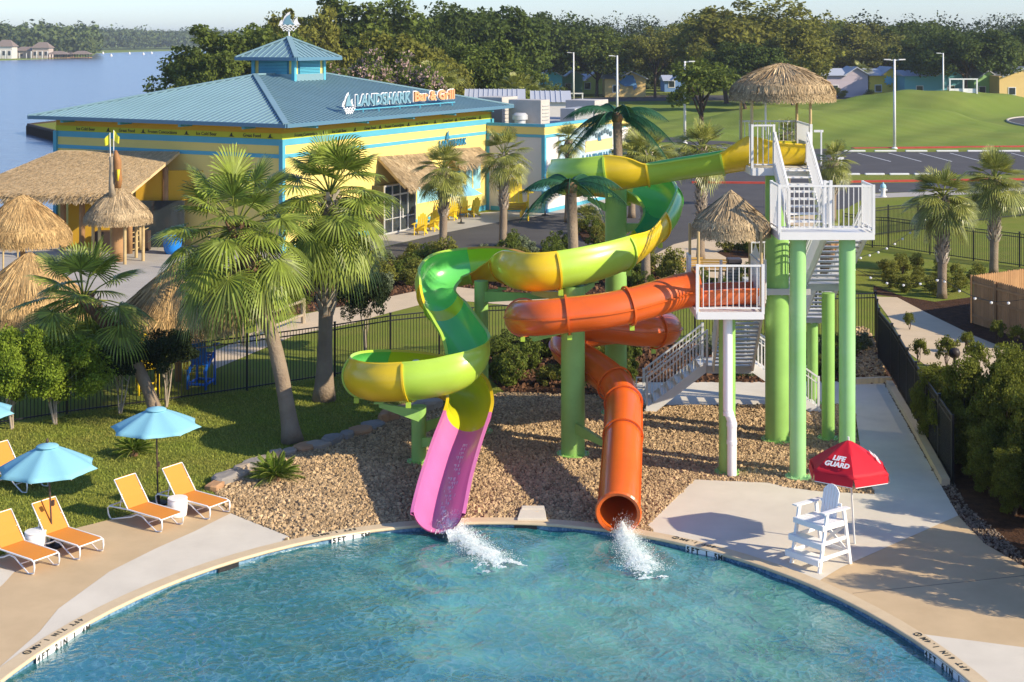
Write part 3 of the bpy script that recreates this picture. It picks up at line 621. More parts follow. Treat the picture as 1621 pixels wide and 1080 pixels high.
# ---------------------------------------------------------------- splashes
from mathutils import noise as mn
def splash(c,dirx,lip,label,L=2.4,wid=.5):
    """churned foam: a ragged connected sheet thrown forward of the mouth, lumps and fine droplets"""
    d=Vector((dirx[0],dirx[1],0)).normalized(); s=Vector((-d.y,d.x,0)); mb=MB(); cs=.022; nu=int(L/cs); nv=int(wid*3.2/cs)
    idx={}
    def P_(i,k):
        if (i,k) in idx: return idx[(i,k)]
        u=i*cs; v=(k-nv/2)*cs; f=u/L; w_=wid*(.28+.75*f); q=c+d*(u-.15)+s*v; e=max(0,1-(v/w_)**2)
        n1_=mn.noise(Vector((q.x*4,q.y*4,2)))*.5+.5; n2_=mn.noise(Vector((q.x*14,q.y*14,5)))*.5+.5
        z=-.12+e*(.05+.26*math.exp(-u*2.6)*n1_*1.6+.05*n2_+.05*n1_*(1-f)); mb.v.append((q.x,q.y,z)); idx[(i,k)]=len(mb.v)-1; return idx[(i,k)]
    for i in range(nu):
        for k in range(nv):
            u=i*cs; v=(k-nv/2)*cs; f=u/L; w_=wid*(.28+.75*f); q=c+d*(u-.15)+s*v
            den=(1-(abs(v)/w_)**1.6)*(1.05-.62*f)+.75*mn.noise(Vector((q.x*3.2,q.y*3.2,1)))+.45*mn.noise(Vector((q.x*11,q.y*11,3)))+.25*mn.noise(Vector((q.x*27,q.y*27,4)))
            if den>.36: mb.f.append((P_(i,k),P_(i+1,k),P_(i+1,k+1),P_(i,k+1)))
    # plunging water from the lip
    rows=[]
    for i in range(15):
        t=i/14; row=[]
        for k in range(17):
            v=(k/16-.5)*(.34+.10*t); q=lip+d*(.34*t)+s*v+UP_*(-.34*t*t-.02); a=mn.noise(Vector((k*.6,i*.35,7)))*.06*(.4+t); row.append(q+UP_*a+s*a*.5)
        rows.append(row)
    for i in range(14):
        for k in range(16): mb.quad(rows[i][k],rows[i][k+1],rows[i+1][k+1],rows[i+1][k])
    k=22000; A=rng.random(k); dd=A**1.6*L*.8; X=c.x+d.x*dd+s.x*rng.normal(0,1,k)*wid*(.22+.25*A); Y=c.y+d.y*dd+s.y*rng.normal(0,1,k)*wid*(.22+.25*A)
    Z=-.05+np.abs(rng.normal(0,1,k))*(.17*np.exp(-dd*1.3)+.015); r=rng.uniform(.003,.010,k); th=rng.uniform(0,6.28,k)
    ax=np.stack([np.cos(th),np.sin(th),rng.uniform(-.6,.6,k)],1)*r[:,None]; bx=np.stack([-np.sin(th),np.cos(th),rng.uniform(-1,1,k)],1)*r[:,None]; C=np.stack([X,Y,Z],1)
    mb.quads(np.stack([C-ax,C-bx,C+ax,C+bx],1))
    tag(mb.build('splash',mat('foam',(.90,.89,.86),.6,.3,trans=.3,ns=5,col2=(.72,.80,.79)),None,smooth=True),label,'splash',kind='stuff')
UP_=Vector((0,0,1))
cc,t_,s_,u_=fr[-1]; splash(G(716,842,-.12),(.46,-.89),G(715,836,.10),'white splash and foam where the pink chute meets the water',3.1,.60)
cc,t_,s_,u_=tfr[-1]; splash(G(988,852,-.12),(.14,-.99),cc-u_*(TR-.05)-s_*.1,'white splash and foam below the mouth of the orange tube',3.0,.52)
# thin water running down the chute
mb=MB()
i0=marks[-2][0]
for q in range(130):
    i=random.randint(i0+4,len(fr)-2); c,t,s,u=fr[i]; th=R_(random.gauss(-4,7)); p0=c+(s*math.sin(th)-u*math.cos(th))*(SR-.012)
    mb.quad(p0,p0+s*.02,p0+s*.014+t*random.uniform(.05,.22),p0+t*random.uniform(.05,.22))
mb.build('running_water',mat('foam',(1,1,1)),slide)['kind']='stuff'
# ================================================================ SLIDE TOWER
tower=thing('slide_tower','white railed slide tower on green columns with stairs and two thatched hut roofs','slide tower',tuple(D(1260,42,0)))
whs=mat('white_steel',(.74,.73,.71),.45,.4,ns=1.5,na=.03); lite=mat('grey_steel_stair',(.50,.49,.47),.5,.4,ns=2,na=.05)
def railing(a,c,h=1.22,step=.13,m=whs,posts=True,name='railing',mid=False):
    a=Vector(a);c=Vector(c); mb=MB(); L=(c-a).length; n=max(2,int(L/step)); t=(c-a).normalized(); H=Vector((0,0,h))
    mb.beam(a+H,c+H,.06,.05); mb.beam(a+Vector((0,0,.12)),c+Vector((0,0,.12)),.04,.04)
    if mid: mb.beam(a+H*.82,c+H*.82,.035,.035)
    for i in range(n+1):
        p=a.lerp(c,i/n); w_=.022
        mb.box(p+Vector((0,0,.12+(h-.12)/2)),(w_,w_,h-.14))
    if posts:
        q_=.066+.018*random.random()
        for p in(a,c): mb.box(p+H/2,(q_,q_,h+q_))
    return mb.build(name,m,tower)
def deck(x0,x1,y0,y1,z,th=.2,m=whs,name='platform'):
    mb=MB(); mb.box(((x0+x1)/2,(y0+y1)/2,z-.02),(x1-x0-.08,y1-y0-.08,.04))
    for (a,c) in(((x0,y0),(x1,y0)),((x1,y0),(x1,y1)),((x1,y1),(x0,y1)),((x0,y1),(x0,y0))):
        mb.beam((*a,z-th/2+.02),(*c,z-th/2+.02),.06,th)
    for k in range(1,4): mb.beam((x0+(x1-x0)*k/4,y0,z-th/2-.03),(x0+(x1-x0)*k/4,y1,z-th/2-.03),.05,.12)
    return mb.build(name,m,tower)
def stair(a,c,wv,n,m=lite,rails=(True,True),closed=False,h=1.05):
    a=Vector(a);c=Vector(c);wv=Vector(wv); run=(c-a); hd=Vector((run.x,run.y,0))/n; rise=run.z/n; W=wv
    mb=MB()
    for i in range(n):
        o=a+hd*i+Vector((0,0,rise*(i+1) if rise>0 else rise*i)); mb.obox(o+Vector((0,0,-.045)),W,hd*.95,(0,0,.045))
        if closed: mb.obox(o+Vector((0,0,-abs(rise)+.02)),W,hd.normalized()*.02,(0,0,abs(rise)-.07))
    mb.build('stair_treads',m,tower)
    for k,f in enumerate((0,1)):
        e=W*f; sb=MB(); out=W.normalized()*(.03 if f else -.03); sb.beam(a+e+out+Vector((0,0,-.02)),c+e+out+Vector((0,0,-.02)),.05,.28); sb.build('stringer',whs,tower)
        if rails[k]: railing(a+e+out,c+e+out,h,.13,mid=True,name='stair_railing')
zA,zB,zT=4.58,6.75,8.19
X=lambda px,Y:(px-CX)*Y/FP
# top platform
xl,xr=X(1191,42.7),X(1284,42.7)
deck(xl,xr,42.7,44.95,zT,.22)
sx0,sx1=X(1228,42.7),X(1277,42.7)
railing((xl,42.72,zT),(sx0-.05,42.72,zT),1.27); railing((xl,44.93,zT),(xr,44.93,zT),1.27)
railing((xr,42.72,zT),(xr,44.93,zT),1.27); railing((xl+.0,43.45-.75,zT),(xl,43.2,zT),1.27,posts=False)
stair((sx0,40.5,zB),(sx0,42.65,zT),(sx1-sx0,0,0),8,whs)
# lower big landing
bl,br=X(1234,39.3),X(1383,39.3)
deck(bl,br,39.3,40.55,zB,.2)
railing((bl,39.32,zB),(br,39.32,zB),1.27); railing((br,39.32,zB),(br,40.53,zB),1.27,step=.09); railing((bl,39.32,zB),(bl,40.53,zB),1.27)
rx0,rx1=X(1318,40.5),X(1379,40.5)
railing((sx1+.06,40.5,zB),(rx0-.05,40.5,zB),1.27)
# flight down and away to the middle landing, then the next
L2=43.95
stair((rx0-.05,L2,zA),(rx0-.05,40.6,zB),(rx1-rx0,0,0),12,lite)
m0,m1=X(1272,L2),X(1350,L2)
deck(m0,m1,L2,45.2,zA,.2,lite)
railing((m1,L2,zA),(m1,45.2,zA),1.1)
deck(X(1208,41.6),m0,L2-.9,45.2,zA,.18,lite,name='walkway'); railing((X(1208,43),45.2,zA),(m0,45.2,zA),1.1)
stair((X(1274,47.5),47.6,2.85),(X(1274,47.5),45.25,zA),(.62,0,0),10,lite)
deck(X(1262,47.6),X(1308,47.6),47.6,48.6,2.85,.16,lite)
railing((X(1262,48.6),48.6,2.85),(X(1308,48.6),48.6,2.85),1.1)
# orange-slide platform
ol,orr=X(1104,39.4),X(1208,39.4)
deck(ol,orr,39.4,41.6,zA,.2)
railing((ol,39.42,zA),(orr,39.42,zA),1.27,step=.155); railing((orr,39.42,zA),(orr,41.58,zA),1.27,step=.155)
railing((ol,41.1,zA),(ol,41.58,zA),1.27)
# stairs from behind up to it and its landing with two flights to the ground
zl=1.5
stair((X(1132,46.4),46.6,zl),(X(1132,41.65)+.2,41.65,zA),(1.2,0,0),17,lite)
deck(X(1120,46.6),X(1190,46.6),46.6,47.85,zl,.24,lite)
stair((X(1022,47.2),46.75,0.0),(X(1120,46.6),46.75,zl),(0,1.05,0),8,whs,h=1.12)
stair((X(1297,46.6),46.75,0.0),(X(1190,46.6),46.75,zl),(0,1.05,0),8,whs,h=1.12)
mb=MB(); c=D(1008,47,0)
mb.tube([c+Vector((.28,0,1.05)),c+Vector((0,0,1.05)),c+Vector((-.03,0,.75)),c+Vector((.28,0,.72))],.028,8); mb.build('handrail_loop',whs,tower)
# columns
for px,Y,z1,d,m in((1230,43.45,zT-.2,.70,COL),(1263,39.75,zB-.18,.44,COLP),(1341,39.75,zB-.18,.44,COLP),(1311,43.6,zA-.2,.38,COL),(1286,47.8,2.7,.36,COL),(1151,40.2,zA-.2,.46,COL),(1286,44.6,zA-.2,.34,COL)):
    if px==1286 and Y<46: continue
    column(px,Y,0,z1,d,m,tower)
# downpipes
mb=MB(); q=lambda px,py,Y:DY(px,Y,py)
Y_=39.85; mb.tube([q(1152,503,Y_),q(1152,648,Y_),q(1158.5,668,Y_),q(1158.5,752,Y_)],.13,14); mb.build('downpipe',whitepl,tower,smooth='auto')
for py in(655,672,700): 
    mb=MB(); p_=q(1158.5 if py>660 else 1153,py,Y_); mb.tube([p_-Vector((0,0,.05)),p_+Vector((0,0,.05))],.145,14); mb.build('pipe_joint',whitepl,tower,smooth='auto')
mb=MB(); mb.tube([D(1251,44.3,4.4),D(1251,44.3,.0)],.08,10); mb.build('downpipe',whitepl,tower,smooth='auto')
# posts of the hut roofs
def thatch_cone(c,r,zt,n,mmat,pw=1.25,name='thatch_roof',root=None,rag=.25,dome=.25,sag=0,tuft=True):
    """straw strips in overlapping rings; c=(x,y,zEave)"""
    c=Vector(c); H=zt-c.z; mb=MB()
    prof=lambda f:(r*f, H*(1-f)**(1-dome) if dome>=0 else H*(1-f))
    mb.lathe((c.x,c.y,c.z),[(r*.93*f,max(0,H*(1-f**pw)-.06)) for f in(1,.8,.6,.4,.2,.02)],24)
    N=n; fr_=rng.random(N)**.62; fr_=np.where(rng.random(N)<.30,rng.uniform(.84,1.0,N),fr_)
    az=rng.uniform(0,2*np.pi,N); ln=rng.uniform(.22,.42,N)*r+.12
    f0=fr_; r0=r*f0; z0=H*(1-f0**pw)
    f1=np.minimum(f0+ln/r,1.12); over=np.maximum(f1-1,0); r1=r*np.minimum(f1,1.0+over*.55); z1=H*(1-np.minimum(f1,1)**pw)-over*r*1.1-rng.random(N)*rag*(f1>.97)
    az1=az+rng.normal(0,.05,N); wd=rng.uniform(.008,.022,N)*(1+r*.1); lift=rng.uniform(.0,.10,N)*rng.random(N)
    P0=np.stack([c.x+r0*np.cos(az),c.y+r0*np.sin(az),c.z+z0+.02],1); P1=np.stack([c.x+r1*np.cos(az1),c.y+r1*np.sin(az1),c.z+z1+lift],1)
    T=np.stack([-np.sin(az),np.cos(az),rng.normal(0,.5,N)],1)*wd[:,None]
    mb.quads(np.stack([P0-T,P0+T,P1+T*.5,P1-T*.5],1))
    return mb.build(name,mmat,root)
c=D(1238,43.8,ZY(136,43.8)); thatch_cone((c.x,c.y,c.z),1.50,ZY(101,43.8),9500,thatch,pw=1.5,root=tower,rag=.3)
for px in(1191,1284):
    for Y in(42.8,44.85):
        x=X(px,42.7); MB().tube([(x,Y,zT),(x,Y,10.35)],.045,8).build('roof_post',bambo,tower)
mb=MB(); mb.tube([(X(1212,43.2),43.2,zT+1.1),(X(1212,43.2),43.2,10.3)],.03,6); mb.build('rescue_pole',whs,tower)
c=D(1157,40.5,ZY(351,40.5)); thatch_cone((c.x,c.y,c.z),1.03,ZY(302,40.5),6500,thatch,pw=1.08,root=tower,rag=.33)
for px in(1107,1207):
    for Y in(39.6,41.5):
        x=X(px,39.4); MB().tube([(x,Y,zA),(x,Y,6.75)],.04,8).build('roof_post',bambo,tower)
mb=MB(); mb.prism([(-.16,0,0),(.16,0,0),(0,0,.42)],(0,.02,0)); p_=MB(); p_.add([Vector(v)+D(1196,41.5,zA+1.15) for v in mb.v],mb.f); p_.build('notice_board',whs,tower)
# ================================================================ VEGETATION
def crown_mesh(nb,per,leaf,seed,flat=.85,shell=.75,blob=.24,asym=.25,hole=.0,low=False):
    """unit crown (radius 1, height 2*flat, centre 0) of leaf-sized quads in uneven clumps; numpy N,4,3"""
    g=np.random.default_rng(seed); out=[]
    d=g.normal(size=(nb,3)); d/=np.linalg.norm(d,axis=1)[:,None]; d[:,2]=d[:,2] if low else np.where(d[:,2]<-.45,-d[:,2]*.6,d[:,2])
    rad=g.uniform(shell*.55,1.0-blob*.5,nb)[:,None]; lump=1+asym*np.sin(d[:,:1]*3.1+seed)*np.cos(d[:,1:2]*2.7+seed*1.7)
    C=d*rad*lump; C[:,2]*=flat
    for c in C:
        br=blob*g.uniform(.6,1.35); k=int(per*g.uniform(.6,1.3)); e=g.normal(size=(k,3)); e/=np.linalg.norm(e,axis=1)[:,None]
        e[:,2]*=.75; P_=c+e*br*(g.uniform(.55,1.05,k)[:,None])
        out.append(P_)
    P_=np.concatenate(out); k=len(P_)
    nrm=g.normal(size=(k,3))+np.array([0,0,.5])+P_*.9; nrm/=np.linalg.norm(nrm,axis=1)[:,None]
    t=np.cross(nrm,g.normal(size=(k,3))); t/=np.linalg.norm(t,axis=1)[:,None]; b_=np.cross(nrm,t)
    s=leaf*g.uniform(.55,1.3,k)[:,None]
    return np.stack([P_-t*s,P_-b_*s*.6,P_+t*s,P_+b_*s*.6],1),C
def make_tree(name,label,lm,seed,nb=70,per=150,leaf=.05,flat=.8,trunk_r=.035,crownz=1.25,blob=.24,bm_=barkm,multi=1,group=None,cat='tree',flower=None,limbs=9,shell=.75,low=False):
    """unit tree: crown radius 1, crown centre at height crownz"""
    root=thing(name,label,cat,(0,0,0),group)
    Q,C=crown_mesh(nb,per,leaf,seed,flat,shell,blob,low=low); Q=Q+np.array([0,0,crownz])
    if flower:
        k=rng.random(len(Q))<.32; top=Q[:,0,2]>crownz-.35; f=k&top
        MB().quads(Q[~f]).build('crown',lm,root); MB().quads(Q[f]).build('blossoms',flower,root)
    else: MB().quads(Q).build('crown',lm,root)
    mb=MB(); g=random.Random(seed)
    for j in range(multi):
        ox,oy=(g.uniform(-.12,.12),g.uniform(-.12,.12)) if multi>1 else (0,0)
        top=Vector((ox*2.5+g.uniform(-.05,.05),oy*2.5,crownz-.25)); base=Vector((ox*.4,oy*.4,-.02))
        mid_=base.lerp(top,.5)+Vector((g.uniform(-.04,.04),g.uniform(-.04,.04),0))
        mb.tube([base,base+Vector((0,0,.05)),mid_,top],[trunk_r*1.5,trunk_r*1.1,trunk_r*.85,trunk_r*.5],9)
        for i in range(limbs//multi+1):
            c=Vector(C[g.randrange(len(C))])+Vector((0,0,crownz)); s0=base.lerp(top,g.uniform(.45,.95)); m_=s0.lerp(c,.5)+Vector((0,0,.06))
            mb.tube([s0,m_,c],[trunk_r*.5,trunk_r*.3,trunk_r*.1],5)
    mb.build('trunk',bm_,root,smooth=True)
    return root
# prototypes (each is used itself first, then copied)
protos={}
def proto(key,*a,**k): protos[key]=[make_tree(*a,**k),True]; return protos[key][0]
def put(key,px,basey,topy,wpx,label,Y=None,group='trees beyond the restaurant and lawn',rz=None,ztop=None,cat=None):
    Y=Y or FP*HC/(basey-Y0); x=(px-CX)*Y/FP; r=wpx/2*Y/FP*1.38; zt=ztop or ZY(topy,Y)
    pr=protos[key]; o=pr[0]; rz=random.uniform(0,6.28) if rz is None else rz
    H=crown_top[key]; s=(r,r,zt/H)
    if pr[1]: pr[1]=False; place(o,(x,Y,0),rz,s)
    else: o=dup(o,(x,Y,0),rz,s)
    o['label']=label; o['group']=group
    if cat: o['category']=cat
    return o
crown_top={'oakA':1.82,'oakB':1.84,'oakC':1.9,'green':1.87,'olive':1.9,'yellow':2.1,'myrtle':1.75,'small':2.6}
proto('oakA','oak_tree','',lf_oak,11,nb=125,per=190,crownz=1.0,leaf=.038,blob=.21)
proto('oakB','oak_tree','',lf_oak,23,nb=115,per=200,crownz=1.0,leaf=.038,blob=.22,flat=.82)
proto('oakC','broad_tree','',lf_green,31,nb=115,per=190,leaf=.038,crownz=1.0,blob=.21,flat=.88)
proto('green','broad_tree','',lf_green,47,nb=120,per=190,crownz=1.0,leaf=.038,blob=.2,flat=.85)
proto('olive','olive_green_tree','',lf_olive,53,nb=125,per=190,crownz=1.0,leaf=.038,blob=.2,flat=.88)
proto('yellow','yellow_green_tree','',lf_yell,67,nb=80,per=110,leaf=.036,blob=.2,flat=.9,shell=.8)
proto('myrtle','crape_myrtle','',lf_green,71,nb=100,per=170,leaf=.035,blob=.2,flat=.8,crownz=.95,multi=4,flower=lf_flower)
proto('small','young_tree','',lf_green,83,nb=42,per=110,leaf=.055,blob=.24,flat=.95,crownz=1.65,trunk_r=.06)
gb='trees behind the restaurant roof'
put('green',352,160,42,150,'leafy green tree overhanging the lake left of the cupola',Y=175,group=gb)
put('oakC',418,160,28,120,'green tree directly behind the sail weather vane',Y=190,group=gb)
put('green',330,160,78,84,'lowest bushy tree at the waterline beside the roof edge',Y=170,group=gb)
put('olive',478,160,2,110,'tall tree rising just right of the weather vane',Y=215,group=gb)
put('green',560,160,-6,170,'wide tree crown above the blossom trees behind the roof',Y=225,group=gb)
put('olive',640,160,42,150,'olive-brown tree crown right behind the pink blossoms',Y=165,group=gb)
put('olive',690,160,88,90,'low olive tree behind the orange sign lettering',Y=158,group=gb)
put('myrtle',560,160,78,120,'pink-blossomed crape myrtle nearest the cupola',Y=140,group='crape myrtles behind the roof')
put('myrtle',645,160,84,110,'pink-blossomed crape myrtle over the roof sign',Y=143,group='crape myrtles behind the roof')
gm='trees in the middle of the view'
put('oakA',745,160,-6,165,'tallest dark oak near the middle of the photo',Y=245,group=gm)
put('oakB',700,160,18,90,'dark oak leaning left beside the tallest dark oak',Y=235,group=gm)
put('oakB',868,152,14,125,'dark round oak with its thick trunk in front of the teal cottage',group=gm)
put('green',778,158,66,118,'mid green bushy tree behind the flat roof',Y=180,group=gm)
put('oakC',812,158,50,90,'leafy tree between the mid green tree and the dark round oak',Y=250,group=gm)
put('oakC',945,153,34,110,'dark green tree over the yellow-green cottage',group=gm)
put('oakA',905,150,48,80,'dark tree behind the first light pole',Y=340,group=gm)
put('yellow',1037,154,40,92,'sparse yellowing tree with pale branches left of the third light pole',group=gm)
put('green',1000,150,58,70,'green tree above the orange cottage',Y=320,group=gm)
put('oakC',1090,152,30,100,'green tree behind the third light pole',Y=310,group=gm)
put('olive',1150,158,4,150,'large olive tree above the left side of the thatched hut',Y=270,group=gm)
put('yellow',1205,158,-4,180,'largest sunlit tree, directly above the top thatched hut',Y=280,group=gm)
put('olive',1255,158,30,110,'olive tree behind the right eave of the top thatched hut',Y=262,group=gm)
put('small',1112,226,82,100,'slim young tree standing by the parking lot next to a light pole',group=gm,Y=166)
put('oakB',1180,158,62,110,'shaded lower tree crown left of the top thatched hut',Y=240,group=gm)
gr_='trees on the right behind the cottages'
put('olive',1335,150,34,110,'olive tree behind the lilac cottage',Y=330,group=gr_)
put('yellow',1390,150,52,90,'sunlit tree above the yellow cottage',Y=325,group=gr_)
put('oakA',1290,150,44,70,'dark tree between the top hut and the lilac cottage',Y=340,group=gr_)
put('oakB',1440,150,30,95,'dark oak above the first teal cottage',Y=335,group=gr_)
put('oakA',1530,150,36,120,'broad dark oak over the white frame on the mound',Y=290,group=gr_)
put('oakB',1480,150,50,95,'lower dark oak between the teal cottages',Y=305,group=gr_)
put('oakC',1590,150,52,90,'oak near the right edge above the orange cottage',Y=300,group=gr_)
put('oakB',1632,150,30,80,'dark tree cut by the right edge of the photo',Y=310,group=gr_)
put('green',1305,150,34,90,'tall green tree behind the lilac cottage roof, left one',Y=372,group=gr_)
put('olive',1368,150,30,80,'tall olive tree between the lilac and mustard cottages',Y=380,group=gr_)
put('green',1470,150,34,95,'tall green tree behind the teal cottage by the light pole',Y=385,group=gr_)
put('oakA',1560,150,56,70,'dark oak behind the green cottage',Y=330,group=gr_)
# shade trees just outside the right edge: they cast the shade on the deck
# ---------------- far woods: distant masses no one could count
def woods(name,label,pts,m,per=110,leaf=1.3,seed=1):
    g=np.random.default_rng(seed); Q=[]
    for x,y,zb,h,r in pts:
        k=per; e=g.normal(size=(k,3)); e/=np.linalg.norm(e,axis=1)[:,None]; q=g.uniform(.5,.98,k)[:,None]
        C=np.array([x,y,zb+h*.56])+e*q*np.array([r,r,h*.46]); n_=g.normal(size=(k,3))+e*1.2+np.array([0,0,.5]); n_/=np.linalg.norm(n_,axis=1)[:,None]
        t=np.cross(n_,g.normal(size=(k,3))); t/=np.linalg.norm(t,axis=1)[:,None]; b_=np.cross(n_,t); s=leaf*g.uniform(.5,1.3,k)[:,None]
        Q.append(np.stack([C-t*s,C-b_*s*.7,C+t*s,C+b_*s*.7],1))
    o=MB().quads(np.concatenate(Q)).build(name,m); tag(o,label,'woods',kind='stuff')
g=np.random.default_rng(5); L=[]
for px in np.arange(-60,150,3.2):
    for j in range(7):
        Y=g.uniform(985,1350)+j*20; L.append(((px+g.uniform(-3,3)-CX)*Y/FP,Y,-.9,g.uniform(15,25)*(1.25 if g.random()>.88 else 1),g.uniform(5,8)))
for px in np.arange(150,420,2.6):
    for j in range(5):
        Y=g.uniform(1620,1900)+(px-150)*1.5+j*15; L.append(((px+g.uniform(-3,3)-CX)*Y/FP,Y,-.9,g.uniform(17,28)*(1.2 if g.random()>.9 else 1),g.uniform(7,11)))
woods('far_woods','wooded far shore across the lake, hazy green',L,lf_far,per=70,leaf=1.9)
L=[]
for k in range(330):
    Y=g.uniform(380,640); px=g.uniform(640,1680); L.append(((px-CX)*Y/FP,Y,0,g.uniform(13,21)*(1.12 if Y>500 else .95),g.uniform(4,7)))
woods('distant_woods','dark distant woods filling the skyline behind the cottages',L,leafmat('woods_leaf',(.050,.066,.018),(.028,.042,.013),ns=.08,trans=.1),per=300,leaf=.5)
L=[]
for k in range(110):
    Y=g.uniform(345,372); px=g.uniform(820,1690); L.append(((px-CX)*Y/FP,Y,-1,g.uniform(5,9),g.uniform(3,5)))
woods('undergrowth','dark undergrowth filling the space below the trees behind the cottages',L,MATS['woods_leaf'],per=160,leaf=.5,seed=6)
L=[]
for k in range(26):
    L.append((*[(lambda q:(q.x,q.y))(G(g.uniform(-20,150),g.uniform(86,92),-.9))][0],-.9,g.uniform(5,11),g.uniform(3,5)))
woods('shore_trees','low trees and shrubs among the houses on the far shore',L,lf_far,per=60,leaf=1.3,seed=4)
# ---------------- palms
def fan(Qs,base,dr,R,droop,n=24,spread=118,g=random,jn=.58):
    """one fan leaf: pleated fingers joined to 55% of their length, tips drooping"""
    dr=Vector(dr).normalized(); side=dr.cross(Vector((0,0,1)))
    if side.length<.05: side=Vector((1,0,0))
    side.normalize(); side=(side+Vector((g.uniform(-.25,.25),g.uniform(-.25,.25),g.uniform(-.25,.25)))).normalized(); up=side.cross(dr)
    da=R_(spread*2/n)
    for i in range(n):
        a=R_(-spread)+da*(i+.5); ln=R*(1-.28*abs(a/R_(spread))**2)*g.uniform(.9,1.06); f=lambda r,b_,zz:base+(dr*math.cos(b_)+side*math.sin(b_))*r+up*zz-Vector((0,0,1))*droop*R*(r/R)**2.6*.62
        r1=ln*jn; pl=.03*R*(1 if i%2 else -1)
        a0,a1=a-da*.5,a+da*.5
        Qs.append([f(.02*R,a0,0),f(.02*R,a1,0),f(r1,a1,pl*.5),f(r1,a0,-pl*.5)])
        r2=ln*.82; w2=.26; Qs.append([f(r1,a0,-pl*.5),f(r1,a1,pl*.5),f(r2,a+da*w2,0),f(r2,a-da*w2,0)])
        tip=f(ln,a,0)-Vector((0,0,droop*.16*R*g.uniform(.2,1.6))); Qs.append([f(r2,a-da*w2,0),f(r2,a+da*w2,0),tip,tip])
def fan_palm(name,label,base,top,nf,R,pet,tr,lm,bark,boots=(0,1),lo=-60,hi=82,skirt=0,seed=1,group=None,droop=.7,flare=1.7,curve=.12,boot_m=None,nfin=34,bootn=90,spread=118,jn=.40):
    g=random.Random(seed); root=thing(name,label,'palm tree',tuple(base),group); base=Vector(base);top=Vector(top)
    # trunk
    N_=14; pts=[];rs=[]
    for i in range(N_+1):
        f=i/N_; p=base.lerp(top,f); p+= Vector((0,0,0)) + (Vector((top.x-base.x,top.y-base.y,0))*(-curve)*math.sin(math.pi*f)); pts.append(p)
        rs.append(tr*(1+(flare-1)*math.exp(-f*11)+ .06*math.sin(9*f+seed)))
    mb=MB(); mb.tube(pts,rs,14); trk=mb.build('trunk',bark,root,smooth=True); trk['_o']=root['_o']
    # old leaf boots
    mb=MB(); nb=bootn
    for i in range(nb):
        f=boots[0]+(boots[1]-boots[0])*i/nb; k=f*N_; j=min(int(k),N_-1); p=pts[j].lerp(pts[j+1],k-j); a=i*2.4; d=Vector((math.cos(a),math.sin(a),0)); r=rs[j]
        q=p+d*r*.85; w_=Vector((-d.y,d.x,0))*r*.33; e=d*r*g.uniform(.6,1.15)+Vector((0,0,r*g.uniform(.9,1.7)))
        mb.add([q-w_,q+w_,q+w_*.7+e,q-w_*.7+e,q-w_+d*.05-Vector((0,0,.04)),q+w_+d*.05-Vector((0,0,.04))],[(0,1,2,3),(4,5,2,3),(0,4,3),(1,5,2)])
    mb.build('leaf_boots',boot_m or bootm,trk)
    Qs=[];Pt=MB(); Dd=[]
    for i in range(nf):
        f=(i+.5)/nf; el=R_(hi-(hi-lo)*f**.85+g.uniform(-12,12)); az=i*2.39996+g.uniform(-.4,.4)
        d=Vector((math.cos(az)*math.cos(el),math.sin(az)*math.cos(el),math.sin(el))); pl=pet*g.uniform(.75,1.15)
        sagv=Vector((0,0,-pl*(.10+.22*f))); b0=top+d*.06; m_=b0+d*pl*.5+sagv*.25; e=b0+d*pl+sagv
        Pt.tube([b0,m_,e],[.022*R+.008,.016*R+.006,.012*R+.004],5,cap=False)
        dd=(e-m_).normalized()+Vector((0,0,-.15)); fan(Qs,e-dd*.05*R,dd,R*g.uniform(.85,1.1),droop*(.25+1.0*f)*g.uniform(.55,1.35),nfin,spread,g,jn)
    MB().quads([[tuple(v) for v in q] for q in Qs]).build('fronds',lm,root)
    Pt.build('leaf_stalks',leafmat('stalk',(.22,.26,.05),(.17,.18,.04),island=.15,trans=.1),root,smooth=True)
    if skirt:
        for i in range(skirt):
            az=i*2.4; el=R_(g.uniform(-88,-52)); d=Vector((math.cos(az)*math.cos(el),math.sin(az)*math.cos(el),math.sin(el))); e=top+d*pet*g.uniform(.5,1.0)-Vector((0,0,.15))
            fan(Dd,e,d+Vector((0,0,-.4)),R*g.uniform(.6,.95),1.1,16,60,g)
        MB().quads([[tuple(v) for v in q] for q in Dd]).build('dead_fronds',lf_dead,root)
    return root
fan_palm('fan_palm','leaning fan palm nearest the left edge, its trunk slanting behind a blue umbrella',G(248,657),D(132,47.0,ZY(474,47.0)),34,1.1,1.35,.20,lf_fan,palmbark,boots=(.72,1.0),lo=-70,seed=3,curve=.16,boot_m=palmred,flare=1.3)
fan_palm('fan_palm','tall fan palm with a smooth leaning grey trunk on the lawn',G(463,700),D(374,44.2,ZY(362,44.2)),44,1.22,1.5,.21,lf_fan,palmbark,boots=(.60,1.0),lo=-66,seed=5,skirt=20,curve=.14,boot_m=palmred,flare=1.75)
fan_palm('fan_palm','upright fan palm with shaggy boots on its trunk by the black fence',G(513,634),D(522,48.4,ZY(308,48.4)),44,1.2,1.45,.25,lf_fan,palmbark,boots=(.42,1.0),lo=-74,seed=8,skirt=30,flare=1.6,bootn=130)
gs='cabbage palms around the restaurant and lawns'
